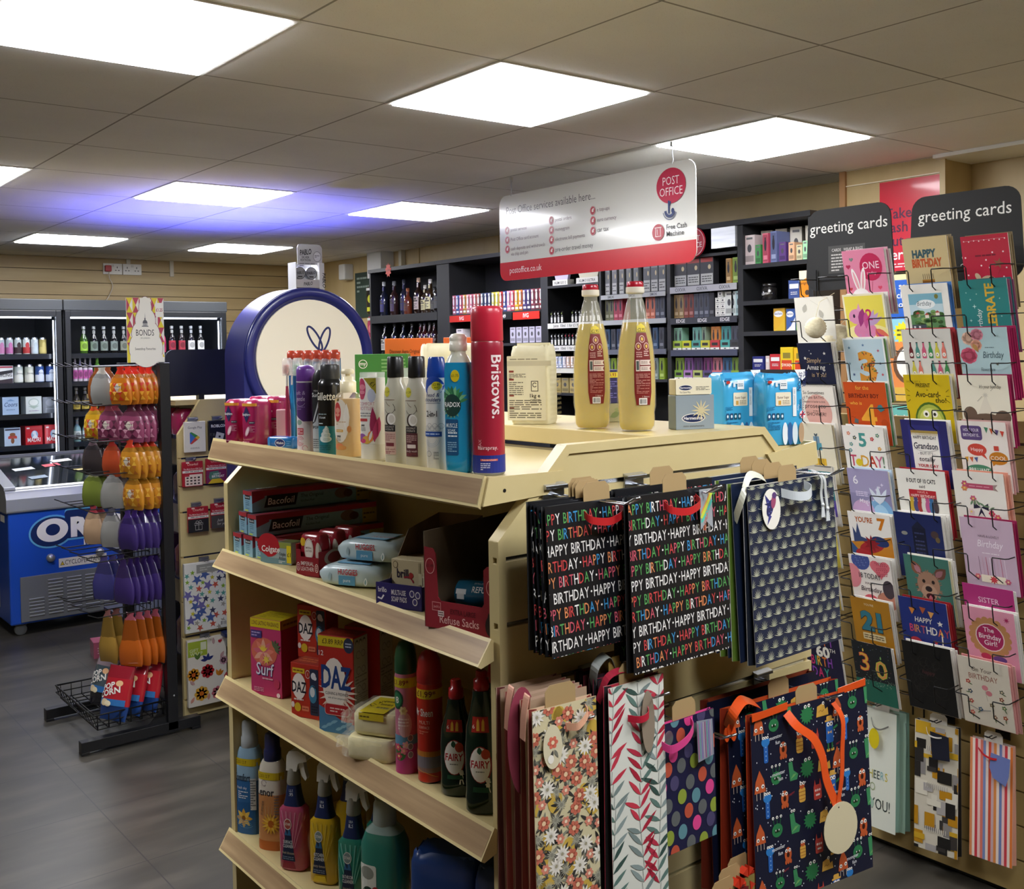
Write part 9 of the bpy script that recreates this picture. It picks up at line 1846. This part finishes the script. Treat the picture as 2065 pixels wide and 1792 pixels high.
for i,(y,z,h,w,c,c2) in enumerate(((5.02,1.92,.22,.17,'#1c1c1c','#c8c83a'),(4.86,1.83,.30,.16,'#3f5a9c','#a8b8c4'),(5.02,1.68,.22,.15,'#a83a5a','#c86a7a'),(4.72,1.86,.26,.12,'#8a8a94','#d0d0d4'),(4.82,1.50,.28,.16,'#9a9a8a','#c8c8b4'),(4.6,1.55,.25,.13,'#2a3a6a','#d0d4e0'))):
    b=MB(); b.loft([(0,w/2,.004),(.02,w/2,.02),(h*.75,w/2,.02),(h*.88,w/2,.006),(h,w/2,.003)],mt(c,.25,0,0,.5),16,4); p=Pr(b,Wrap([(0,w/2,.02),(h,w/2,.02)],4,0,.05),.002); p.ell(0,h*.55,w*.28,h*.16,c2); p.rect(-w*.35,h*.1,w*.35,h*.25,c2); p.rect(-w*.4,h*.86,w*.4,h*.95,'#d9d9d6')
    single(b,'hanging_pack',f'{("black pack with yellow spot", "blue and silver pack", "pink pack", "grey striped pack", "pale lower pack", "navy lower pack")[i]} hanging on the wall before the spirits bay','hanging pack',(2.58,y,z),-90,'packs hanging by the spirits')
b=MB(); b.box(2.604,2.630,4.48,5.12,.9,2.16,mt('#24282a',.5)); single(b,'pegboard','dark board carrying the hanging packs','board')
# posters on the pillar
t=thing('wall_poster','red poster about taking cash out, behind the header boards','poster',(2.411,.222,1.93)); b=MB(); b.box(-.0,.004,-.150,.150,0,.395,mt('#c8283c',.28,0,0,.5)); b.build('sheet',t)
b=MB(); p=Pr(b,Flat((0,0,0),(0,-1,0),(0,0,1)),.0006); [p.text(s_,-.125,v,.046,c,'L',.012) for s_,v,c in (('Take',.23,'#4a1c40'),('cash',.17,'#4a1c40'),('out',.11,'#4a1c40'),('here',.05,'#f4e4e4'))]; p.lines(-.12,.012,.06,.036,2,'#f0d4d4'); b.build('lettering',t)
t=thing('wall_poster','lower poster with blue top, coconut and orange field between the card columns','poster',(2.411,.222,1.36)); b=MB(); b.box(0,.004,-.15,.15,0,.56,mt('#e08a4a',.4)); b.build('sheet',t)
b=MB(); p=Pr(b,Flat((0,0,0),(0,-1,0),(0,0,1)),.0006); p.rect(-.15,.53,.15,.56,'#e8dca8'); p.rect(-.15,.36,.15,.53,'#2a62c0'); p.text('So, so',-.12,.49,.028,'#efefef','L',.01); p.text('much in',-.12,.45,.028,'#efefef','L',.01); p.text('a money',-.12,.41,.028,'#efefef','L',.01); p.rect(-.15,.26,.15,.36,'#8ac8d8'); p.star(-.04,.30,.05,'#e8d82a',14,.75); p.lines(-.07,.28,-.01,.32,2,'#5a5a20'); p.ell(.0,.16,.09,.09,'#6a4a34'); p.ell(.005,.165,.078,.078,'#efece2'); p.rect(-.15,0,.15,.06,'#d9b04a'); b.build('poster_print',t)
t=thing('wall_poster','teal poster with white words between the card columns','poster',(2.411,.222,1.04)); b=MB(); b.box(0,.004,-.15,.15,0,.30,mt('#6ab4a8',.4)); b.build('sheet',t)
b=MB(); p=Pr(b,Flat((0,0,0),(0,-1,0),(0,0,1)),.0006); [p.text(s_,-.12,v,.03,'#efefec','L',.012) for s_,v in (('We have',.23),('your',.185),('minds',.14))]; b.build('lettering',t)
# blue light bar on top of the second gondola, shining at the ceiling
t=thing('blue_light_bar','small blue light bar on the shelving top behind the blue stand','light',(.62,3.3,1.4125)); b=MB(); b.box(-.1,.1,-.02,.02,0,.02,m_black); b.build('housing',t); b=MB(); b.box(-.095,.095,-.015,.015,.02,.024,mt('#1a22ff',.5,em=25)); b.build('led_strip',t)
L=bpy.data.lights.new('blue_lamp','SPOT'); L.color=(.08,.1,1); L.energy=130; L.spot_size=R(118); L.spot_blend=1; L.shadow_soft_size=.06; lo=bpy.data.objects.new('lamp',L); COL.objects.link(lo); lo.parent=t; lo.location=(0,0,.05); lo.rotation_euler=(R(180),0,0)
